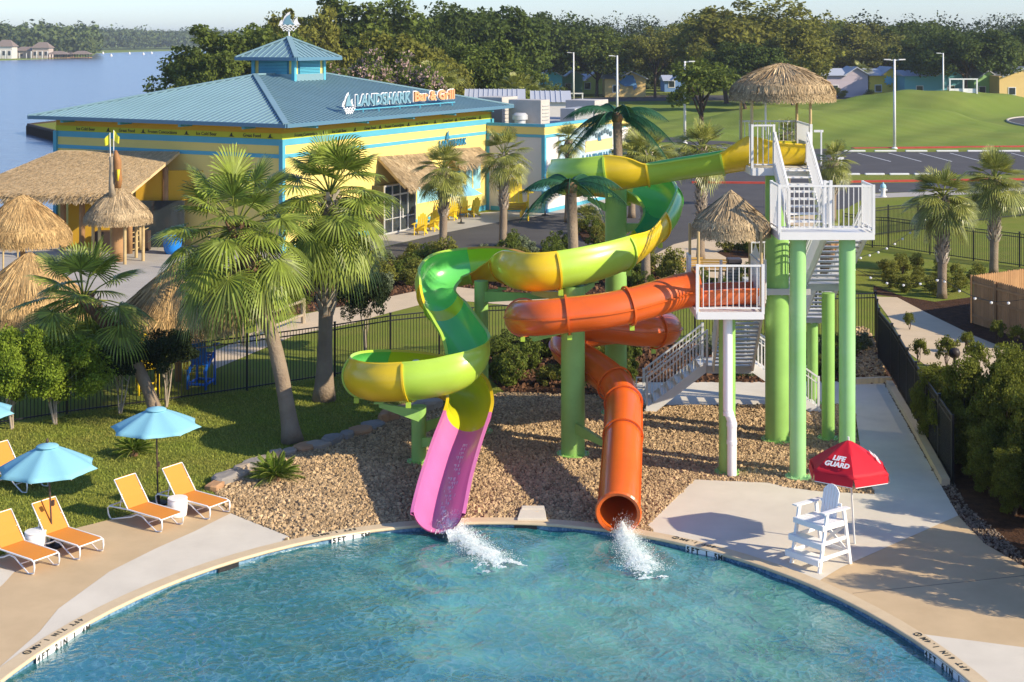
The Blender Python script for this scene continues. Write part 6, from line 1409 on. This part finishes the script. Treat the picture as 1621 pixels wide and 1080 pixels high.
for px,Y,w_,lab in((91,948,13,'larger dark-roofed boathouse over the water'),(127,960,12,'boathouse standing alone furthest out on the water'),(101,1010,10,'boathouse tucked behind the larger one')):
    x=(px-CX)*Y/FP; t=thing('boathouse',lab,'boathouse',(x,Y,-1.2),'boathouses on the far shore'); 
    for sx in(-.45,-.15,.15,.45):
        for sy in(0,6): MB().box((x+sx*w_,Y+sy,.3),(.5,.5,3.4)).build('post',mat('wet_timber',(.05,.04,.03)),t)
    MB().box((x,Y+3,-.3),(w_,7,.4)).build('dock',woodm,t)
    mb=MB(); mb.add([(x-w_/2-.8,Y-1,2),(x+w_/2+.8,Y-1,2),(x+w_/2+.8,Y+7,2),(x-w_/2-.8,Y+7,2),(x-w_/5,Y+3,4.2),(x+w_/5,Y+3,4.2)],[(0,1,5,4),(1,2,5),(2,3,4,5),(3,0,4)]); mb.build('roof',MATS['shore_roof'],t)
for i,(px,py) in enumerate(((163,85.5),(176,89.5),(227,87),(240,85.5),(205,86))):
    c=G(px,py,-1.2); t=thing('buoy',['leftmost','second','fourth','rightmost','middle'][i]+' white mooring buoy on the lake','buoy',tuple(c),'white buoys on the lake'); mb=MB(); mb.lathe(c,[(.9,0),(1.0,.8),(.5,1.6),(.1,2.2)],10); mb.build('float',whitep,t)
# ================================================================ POOL FURNITURE
amber=mat('sling_amber',(.66,.25,.04),.65,.25,ns=40,na=.03)
def lounger():
    """head end at +y, foot end at -y, length about 1.9, width .68"""
    t=thing('sun_lounger','','sun lounger',(0,0,0)); W=.34
    hz=.36; ang=R_(52); piv=(0,.22,hz); bl_=.82; by,bz=math.cos(ang)*bl_,math.sin(ang)*bl_
    mb=MB(); pr=[(-.98,.33),(-.6,.345),(-.2,.35),(.22,hz)]
    vs=[];fs=[]
    for y,z in pr: vs+=[(-W+.03,y,z+.012),(W-.03,y,z+.012),(W-.03,y,z-.004),(-W+.03,y,z-.004)]
    for i in range(3):
        for j in range(4): fs.append((i*4+j,i*4+(j+1)%4,i*4+4+(j+1)%4,i*4+4+j))
    fs+=[(3,2,1,0),(12,13,14,15)]; mb.add(vs,fs); mb.build('seat_sling',amber,t)
    mb=MB(); vs=[];fs=[]
    for i,f in enumerate((0,.35,.7,1)):
        y=.22+by*f; z=hz+bz*f-.03*math.sin(math.pi*f); vs+=[(-W+.03,y,z+.02),(W-.03,y,z+.02),(W-.03,y+.012,z+.005),(-W+.03,y+.012,z+.005)]
    for i in range(3):
        for j in range(4): fs.append((i*4+j,i*4+(j+1)%4,i*4+4+(j+1)%4,i*4+4+j))
    fs+=[(3,2,1,0),(12,13,14,15)]; mb.add(vs,fs); mb.build('backrest_sling',amber,t)
    for s in(-1,1):
        x=s*W
        MB().tube([(x,-.98,.06),(x,-1.0,.18),(x,-.99,.30),(x,-.90,.34),(x,-.3,.35),(x,.22,hz),(x,.88,.33),(x,.96,.27),(x,.93,.12),(x,.86,.03)],.02,7).build('side_rail',whitepl,t,smooth=True)
        MB().tube([(x,-.98,.05),(x,-.80,.015),(x,-.30,.28),(x,-.12,.30),(x,.10,.20),(x,.80,.02),(x,.90,.05)],.018,7).build('leg_brace',whitepl,t,smooth=True)
        MB().tube([(x,.22,hz),(x,.22+by,hz+bz)],.017,6).build('backrest_rail',whitepl,t,smooth=True)
        MB().tube([(x*.9,.55,.33),(x*.9,.22+by*.5,hz+bz*.5)],.012,6).build('back_strut',whitepl,t)
    mb=MB()
    mb.tube([(-W,-.97,.325),(W,-.97,.325)],.018,6); mb2=MB().tube([(-W,.90,.33),(W,.90,.33)],.018,6).build('cross_bar',whitepl,t)
    mb.build('cross_bar',whitepl,t); MB().tube([(-W,.22+by,hz+bz),(W,.22+by,hz+bz)],.015,6).build('cross_bar',whitepl,t); MB().tube([(-W,-.55,.19),(W,-.55,.19)],.014,6).build('cross_bar',whitepl,t)
    return t
lg=lounger(); first=True
A1=G(271,838); 
for fx,fy,lab in ((271,838,'orange sling lounger just left of the right-hand side table, on the tan deck'),(346,818,'orange sling lounger furthest right, at the gravel edge'),(143,881,'orange sling lounger in front of the left blue umbrella pole'),(72,904,'orange sling lounger at the left edge nearest the pool'),(58,777,'orange sling lounger standing on the lawn behind the left umbrella')):
    f_=G(fx,fy); dirv=Vector((-1.45,.98,0)).normalized(); rz=math.atan2(-dirv.x,dirv.y); loc=f_+dirv*.95
    if first: o=place(lg,loc,rz,1.0); first=False
    else: o=dup(lg,loc,rz,1.0)
    o['label']=lab; o['group']='orange sling loungers on the left deck'
def drum(px,py,lab):
    c=G(px,py); t=thing('side_table',lab,'side table',tuple(c),'white drum side tables'); MB().lathe(c,[(.20,0),(.235,.03),(.25,.2),(.245,.40),(.235,.43)],28).build('body',whitepl,t,smooth='auto'); MB().lathe(c,[(.245,.435),(.25,.45),(.24,.468),(.03,.475)],28).build('top',whitepl,t,smooth='auto')
drum(281,817,'white drum side table between the two right-hand loungers'); drum(56,872,'white drum side table behind the lounger at the left edge')
blue_c=mat('umbrella_blue',(.25,.53,.63),.75,.15,ns=1.5,na=.02,trans=.12)
def umbrella(base,px,Y,yt,yr,R,lab,m=blue_c,n=8,scal=.07,polem=None,cat='umbrella',rot=0):
    zt,zr=ZY(yt,Y),ZY(yr,Y); top=D(px,Y,zt); t=thing('patio_umbrella' if m is blue_c else 'lifeguard_umbrella',lab,cat,tuple(base),'light blue patio umbrellas' if m is blue_c else None)
    if 'group' in t and t['group'] is None: del t['group']
    MB().tube([base,top+UP*.08],.022,8).build('pole',polem or mat('bronze_pole',(.07,.04,.03),.5,.5),t)
    if m is blue_c: MB().lathe(base,[(.24,0),(.24,.06),(.06,.09),(.04,.28)],16).build('base',blackm,t); MB().box(base+UP*1.05+Vector((.02,-.03,0)),(.06,.09,.12)).build('crank',MATS['bronze_pole'],t); MB().lathe(top,[(.02,.02),(.035,.08),(.01,.14)],8).build('finial',MATS['bronze_pole'],t)
    H=zt-zr; vs=[];fs=[]; K=8; sub=6; N_=n*sub
    for i in range(K+1):
        f=i/K
        for k in range(N_):
            a=2*math.pi*k/N_+rot; u=(k%sub)/sub; rib=abs(u-.5)*2; r=R*f*(math.cos(math.pi/n)/math.cos((u-.5)*2*math.pi/n)) ; z=zt-H*(f**1.18)-.03*(1-rib)*f-(.0 if i<K else 0)
            r*=1-scal*(1-rib**2)*(f**3); vs.append((top.x+r*math.cos(a),top.y+r*math.sin(a),z))
    for i in range(K):
        for k in range(N_): k2=(k+1)%N_; fs.append((i*N_+k,i*N_+k2,(i+1)*N_+k2,(i+1)*N_+k))
    mb=MB(); mb.add(vs,fs); cn=mb.build('canopy',m,t,smooth='auto'); cn['_o']=t['_o']
    sm=cn.modifiers.new('cloth','SOLIDIFY'); sm.thickness=.006
    ribs=MB()
    for k in range(n):
        a=2*math.pi*k/n+rot; q=top+Vector((R*.97*math.cos(a),R*.97*math.sin(a),-H-.02)); MB().beam(top-UP*.08,q,.015,.015).build('rib',whitepl,t)
    return t,top,zr
u1,_,_=umbrella(G(250,799),247,37.6,645,676,1.18,'light blue patio umbrella between the two right-hand loungers')
MB().lathe(D(247,37.6,ZY(645,37.6)),[(.02,.03),(.24,-.03),(.27,-.06)],24).build('vent_cap',blue_c,u1,smooth=True)
u2,_,_=umbrella(G(83,866),75,34.6,703,742,1.20,'light blue patio umbrella at the left, its pole beside the drum table')
MB().lathe(D(75,34.6,ZY(703,34.6)),[(.02,.03),(.24,-.03),(.27,-.06)],24).build('vent_cap',blue_c,u2,smooth=True)
umbrella(G(-45,770),-48,39.0,628,655,1.2,'light blue patio umbrella cut off by the left edge')
umbrella(G(730,354),726,91,288,307,1.5,'light blue patio umbrella by the entrance, over the yellow chairs')
umbrella(G(863,341),861,97.5,283,300,1.35,'light blue patio umbrella at the annex corner')
umbrella(D(610,95,0),1,1,1,1,.01,'x') if False else None
# lifeguard umbrella
redc=mat('umbrella_red',(.62,.018,.035),.6,.2,ns=2,na=.03,trans=.12)
LY=34.4; lu,ltop,lzr=umbrella(G(1353,862),1343,LY,697,740,1.0,'red LIFE GUARD umbrella with white lettering above the white chair',redc,n=6,scal=.02,polem=whitep,rot=R_(-96))
# valance
mb=MB(); R=1.0
for k in range(6):
    a0_,a1_=R_(-96)+k*math.pi/3,R_(-96)+(k+1)*math.pi/3; p0=ltop+Vector((R*.98*math.cos(a0_),R*.98*math.sin(a0_),lzr-ltop.z+.01)); p1=ltop+Vector((R*.98*math.cos(a1_),R*.98*math.sin(a1_),lzr-ltop.z+.01)); out=((p0+p1)/2-ltop); out.z=0; out=out.normalized()*.03
    d=UP*-.20; e=(p1-p0)*.03; mb.add([p0,p1,p1+d+out-e,p0+d+out+e],[(0,1,2,3)])
v=mb.build('valance',redc,lu); v.modifiers.new('cloth','SOLIDIFY').thickness=.006
mb=MB()
for k in range(6):
    a0_,a1_=R_(-96)+k*math.pi/3,R_(-96)+(k+1)*math.pi/3; p0=ltop+Vector((R*.98*math.cos(a0_),R*.98*math.sin(a0_),lzr-ltop.z+.01)); p1=ltop+Vector((R*.98*math.cos(a1_),R*.98*math.sin(a1_),lzr-ltop.z+.01)); out=((p0+p1)/2-ltop); out.z=0; out=out.normalized()*.03; e=(p1-p0)*.03
    mb.beam(p0-UP*.20+out+e,p1-UP*.20+out-e,.012,.016)
mb.build('white_piping',whitepl,lu)
def canopy_text(k,txts,sz):
    am=R_(-96)+(k+.5)*math.pi/3; rad=Vector((math.cos(am),math.sin(am),0)); ax=Vector((-math.sin(am),math.cos(am),0)); f=.66; H=ltop.z-lzr
    c=ltop+rad*(R*f*.866)-UP*(H*f**1.18+.03*f); sl=Vector((rad.x*R*.866,rad.y*R*.866,-H*1.25)).normalized(); up=-sl; nz=ax.cross(up)
    if nz.z<0: ax=-ax
    nz=ax.cross(up); mb=MB(); textmesh(mb,txts[0],sz,c+up*sz*.50+nz*.062,ax,up,.008,.007,shear=.12); textmesh(mb,txts[1],sz,c-up*sz*.46+nz*.062,ax,up,.008,.007,shear=.12); mb.build('lettering',whitepl,lu)
canopy_text(5,('LIFE','GUARD'),.175) ; canopy_text(1,('LIFE','GUARD'),.175); 
# ---------------------------------------------------------------- lifeguard chair
lc=thing('lifeguard_chair','tall white wooden lifeguard chair with two steps at the pool edge','lifeguard chair',tuple(G(1310,890)))
FL,FR,BR=G(1253,892),G(1297,908),G(1346,893)      # foot positions
BL=FL+(BR-FR)
hS=1.02; 
def V4(a,c,f): return Vector(a).lerp(Vector(c),f)
ctr=(FL+BR)/2
def inw(p,f,z): q=p.lerp(ctr,f); return Vector((q.x,q.y,z))
dF=(FR-FL).normalized(); dS=(BR-FR).normalized()
legs={}
for nm,p,f in(('a',FL,.06),('b',FR,.06),('c',BR,.30),('d',BL,.30)):
    legs[nm]=(p,None)
tops={'a':FL+dS*.26+UP*1.30,'b':FR+dS*.26+UP*1.30,'c':BR-dS*.22+UP*1.30,'d':BL-dS*.22+UP*1.30}
for nm,p in(('a',FL),('b',FR),('c',BR),('d',BL)): MB().beam(p,tops[nm],.085,.05,up=dF).build('leg',whitepl,lc)
def at(nm,z): p=dict(a=FL,b=FR,c=BR,d=BL)[nm]; return p.lerp(tops[nm],z/1.30)
for z0,ext,nm in((.28,.16,'step'),(.62,.12,'step')):
    a,c=at('a',z0),at('b',z0); MB().obox(a-dF*.08-dS*ext+UP*0,(c-a)+dF*.16,dS*(ext+.16),UP*.045).build(nm,whitepl,lc); MB().obox(a-dF*.08-dS*(ext+.02)-UP*.09,(c-a)+dF*.16,dS*.03,UP*.13).build('step_front',whitepl,lc)
for z in(.30,.63): 
    for p_,q_ in(('b','c'),('a','d')): MB().beam(at(p_,z),at(q_,z+.02),.03,.08).build('side_brace',whitepl,lc)
MB().beam(at('c',.3),at('d',.3),.03,.08).build('back_brace',whitepl,lc); MB().beam(at('c',.25),at('d',.95),.03,.07).build('back_brace',whitepl,lc); MB().beam(at('d',.25),at('c',.95),.03,.07).build('back_brace',whitepl,lc)
a,c=at('a',hS),at('b',hS); dp=(at('c',hS)-at('b',hS)).length
mb=MB()
for i in range(5): mb.obox(a-dS*.10+dS*(dp+.12)*i/5,(c-a),dS*((dp+.12)/5-.012),UP*.028)
mb.build('seat',whitepl,lc); MB().obox(a-dF*.03-dS*.12-UP*.10,(c-a)+dF*.06,dS*.03,UP*.12).build('seat_front',whitepl,lc)
for p_,q_ in(('b','c'),('a','d')): MB().beam(at(p_,hS-.04)-dS*.12,at(q_,hS-.04)+dS*.05,.03,.11).build('seat_rail',whitepl,lc)
for p_,q_ in(('b','c'),('a','d')): s=1 if p_=='b' else -1; MB().obox(tops[p_]-dS*.16-dF*.07,(tops[q_]-tops[p_])+dS*.30,dF*.14,UP*.03).build('armrest',whitepl,lc)
mb=MB(); b0=at('d',hS).lerp(at('c',hS),.5)-dS*.10+UP*.03; wd=.46; m=6
for i in range(m):
    x=-wd/2+wd*(i+.5)/m; h_=.70*(1-.35*abs(2*(i+.5)/m-1)**2.2); hw=wd/m/2-.006; bk=dS*.20+UP*.98; bk.normalize(); h1=.70*(1-.35*abs(2*i/m-1)**2.2) if i<m/2 else h_; 
    hL=.72*math.sqrt(max(.0,1-(abs((x-hw)/wd*2)*.83)**2)); hR=.72*math.sqrt(max(.0,1-(abs((x+hw)/wd*2)*.83)**2)); hL=.34+.38*hL/.72; hR=.34+.38*hR/.72; hM=.34+.38*math.sqrt(max(0,1-(abs(x/wd*2)*.83)**2))
    q=b0+dF*x; mb.prism([q-dF*hw,q+dF*hw,q+dF*hw+bk*hR,q+bk*hM*1.0,q-dF*hw+bk*hL],dS*.022)
mb.build('backrest',whitepl,lc); MB().beam(b0-dF*.30+UP*.30+dS*.10,b0+dF*.30+UP*.30+dS*.10,.03,.07).build('back_rail',whitepl,lc)
MB().beam(b0+dF*.25+UP*.25,b0+dF*.42+UP*.25,.04,.05).build('umbrella_bracket',whitepl,lc)
# ---------------------------------------------------------------- small things
hy=thing('fire_hydrant','pale fire hydrant with a light blue cap on the grass','hydrant',tuple(G(1398,312))); hb=G(1398,312); MB().lathe(hb,[(.26,0),(.26,.08),(.17,.1),(.17,.62),(.22,.64),(.22,.72)],16).build('barrel',whitep,hy,smooth='auto'); MB().lathe(hb,[(.24,.72),(.24,.78),(.17,.95),(.06,1.02),(.05,1.12)],16).build('cap',mat('hydrant_blue',(.32,.55,.62),.5),hy,smooth='auto')
for s in(-1,1): MB().tube([hb+Vector((s*.15,-.02,.52)),hb+Vector((s*.31,-.04,.52))],.08,10).build('nozzle',whitep,hy)
tc_=thing('litter_bin','square litter bin clad in pale wood slats with a dark hood','bin',tuple(G(1162,447))); tb_=G(1162,447); MB().box(tb_+UP*.5,(.62,.62,.95)).build('liner',blackm,tc_)
mb=MB()
for i in range(6):
    for M_,off in((0,(0,-.33)),(0,(0,.33)),(1,(.33,0)),(1,(-.33,0))): mb.box(tb_+Vector((off[0],off[1],.12+.145*i)),(.70,.025,.12) if M_==0 else (.025,.64,.12))
mb.build('slats',mat('pale_slat',(.55,.42,.28),.8),tc_); MB().box(tb_+UP*1.08,(.7,.7,.22)).build('hood',mat('dark_hood',(.06,.05,.05),.5),tc_,bevel=.04)
for px,py,rz,lab in((1098,440,.25,'yellow-brown slatted bench left of the litter bin'),(1131,443,-.1,'slatted bench right beside the hut post')):
    c=G(px,py); t=thing('bench',lab,'bench',tuple(c),'slatted benches behind the lower hut'); M_=Matrix.Rotation(rz,3,'Z'); V_=lambda a:c+M_@Vector(a)
    mb=MB(); bm2=mat('bench_slat',(.46,.28,.07),.7)
    for i in range(4): mb.box(V_((0,-.18+.13*i,.45)),(1.3,.10,.03),M_)
    mb.build('seat',bm2,t); mb=MB()
    for i in range(4): mb.box(V_((0,.28+.04*i,.56+.12*i)),(1.3,.03,.09),M_)
    mb.build('backrest',bm2,t)
    for s in(-.55,.55): MB().box(V_((s,.05,.22)),(.05,.45,.44),M_).build('leg',blackm,t)
c=G(1511,590); t=thing('globe_lamp','round black bollard lamp among the shrubs by the curved path','lamp',tuple(c)); MB().tube([c,c+UP*.55],.05,8).build('post',blackm,t); mb=MB(); mb.ball(c+UP*.7,.2,3); mb.build('globe',mat('dark_globe',(.03,.022,.02),.5),t,smooth=True)
c=G(842,829); t=thing('concrete_slab','pale rectangular slab set in the gravel behind the coping','slab',tuple(c)); mb=MB(); mb.prism([G(819,826),G(865,826),G(862,806),G(826,806)],(0,0,.09)); mb.build('lid',white_deck,t,bevel=.01); mb=MB(); mb.prism([G(826,812),G(862,812),G(861,808),G(827,808)],(0,0,.12)); mb.build('lip',white_deck,t)
c=D(657,40.9,ZY(576,40.9)); t=thing('white_float','white rounded cap showing behind the rim of the lowest bowl','cap',tuple(c)); mb=MB(); mb.ball(D(659,42.9,ZY(577,42.9)),.19,2,(1,1,.75)); mb.build('cap',whitepl,t,smooth=True)
# string lights over the right lawn
def festoon(pts,n,lab):
    t=thing('string_lights',lab,'string lights',tuple(pts[0]),'festoon lights over the right lawn'); P_=[]
    for a,c in zip(pts[:-1],pts[1:]): P_+= [a.lerp(c,f)-UP*.5*math.sin(math.pi*f) for f in np.linspace(0,1,12)]
    MB().tube(P_,.012,4).build('cable',blackm,t)
    for i in range(n):
        f=(i+.5)/n*(len(P_)-1); j=int(f); q=P_[j].lerp(P_[min(j+1,len(P_)-1)],f-j); mb=MB(); mb.ball(q-UP*.06,.06,1); mb.build('bulb',whitepl,t)
q_=lambda px,py,Y:DY(px,Y,py)
festoon([q_(1340,412,60),q_(1480,330,72)],11,'upper string of bulbs rising toward the palm on the right lawn')
festoon([q_(1340,418,60),q_(1490,440,58),q_(1640,470,50)],12,'lower string of bulbs crossing above the cedar fence')
# depth markings on coping and tile
def pooltext(t0,txt,off,size,flip,z=.034,word=None):
    m=MB(); step=size*.72/ ((PA+PB)/2)*57.3; n=len(txt)
    for i,chh in enumerate(txt):
        if chh==' ' or (word is not None and txt[:i].count(' ')!=word): continue
        tt=t0+(i-(n-1)/2)*step*(1 if flip else -1); p=pool(tt,off,z); p2=pool(tt+.5,off,z); ax=(p2-p).normalized()*(1 if flip else -1)
        up=UP.cross(ax); textmesh(m,chh,size,p,ax,up,.004,.006)
    return m
def tiletext(t0,txt,size,off=.035,z=-.09):
    m=MB(); bgd=MB(); n=len(txt); step=size*.78/((PA+PB)/2)*57.3
    for i,chh in enumerate(txt):
        tt=t0-(i-(n-1)/2)*step; p=pool(tt,off-.06,z); ax=(pool(tt-.5,off,z)-pool(tt,off,z)).normalized()
        nn=ax.cross(UP); a=p-ax*size*.39-UP*size*.55; bgd.obox(a,ax*size*.78,nn*.01,UP*size*1.1)
        if chh!=' ': textmesh(m,chh,size,p+nn*.016,ax,UP,.004,.007)
    return bgd,m
for k,(t0,txt,lab,tt) in enumerate(((113,'5FT 1.5M','beside the pink chute','5FT 1.5M'),(61,'5FT 1.5M','between the orange tube and the lifeguard chair','5FT 1.5M'),(157,'4FT 7IN 1.4M','at the lower left corner of the pool','4FT 2IN 1.4M'),(17,'4FT 6IN 1.4M','at the lower right corner of the pool','4FT 6IN 1.4M'))):
    pass
def tang(px,py):
    g_=G(px,py); return math.degrees(math.atan2((g_.y-PCY)/PB,(g_.x-PCX)/PA))
for k,(px,py,px2,py2,txt,lab,tt) in enumerate(((538,843,558,851,'5FT 1.5M','beside the pink chute','5FT 1.5M'),(1112,852,1120,866,'5FT 1.5M','between the orange tube and the lifeguard chair','5FT 1.5M'),(88,1003,95,1010,'4FT 7IN 1.4M','at the lower left corner of the pool','4FT 2IN 1.4M'),(1482,1040,1490,1058,'4FT 6IN 1.4M','at the lower right corner of the pool','4FT 6IN 1.4M'))):
    t0=tang(px,py); t=thing('depth_marking','depth mark '+txt+' '+lab,'depth marking',tuple(pool(t0,.2)),'pool depth markings')
    for w_ in range(txt.count(' ')+1): pooltext(t0,txt,.19,.17,True,word=w_).build('depth_text',textdk,t)
    m=pool(t0+ (len(txt)/2+1.1)*.17*.72/10.6*57.3,.19,.036); mb=MB(); mb.tube([m+Vector((.075*math.cos(a),.075*math.sin(a),0)) for a in np.linspace(0,2*math.pi,17)],.010,4); mb.beam(m-Vector((.05,.05,0)),m+Vector((.05,.05,0)),.014,.006); mb.build('no_diving_symbol',textdk,t)
    bgd,mm=tiletext(tang(px2,py2),tt,.17); bgd.build('white_tiles',whitepl,t); mm.build('tile_text',textdk,t)
# skimmer openings in the tile band
for i,(px,py) in enumerate(((364,893),(832,829))):
    t0=tang(px,py); t=thing('skimmer_opening',['dark skimmer opening in the tile band on the left side of the pool','dark skimmer opening in the tile band between the two slides'][i],'skimmer',tuple(pool(t0,0,-.1)),'skimmer openings'); a=pool(t0,-.0,-.17); ax=(pool(t0-.5,0,0)-pool(t0,0,0)).normalized(); MB().obox(a-ax*.28,ax*.56,ax.cross(UP)*.02,UP*.12).build('mouth',blackm,t)
# ================================================================ AIR
hz=bpy.data.materials.new('haze_air'); hz.use_nodes=True; N=hz.node_tree.nodes; Lk=hz.node_tree.links; N.remove(N['Principled BSDF'])
pv=N.new('ShaderNodeVolumePrincipled'); pv.inputs['Color'].default_value=(.80,.88,.96,1); pv.inputs['Density'].default_value=.00016; pv.inputs['Anisotropy'].default_value=.2
Lk.new(pv.outputs[0],N['Material Output'].inputs['Volume'])
mb=MB(); mb.box((-1000,2650,22),(12000,5900,50)); hb_=mb.build('haze',hz); hb_['kind']='stuff'; hb_['label']='thin pale air haze over the lake and far woods'; hb_['category']='haze'
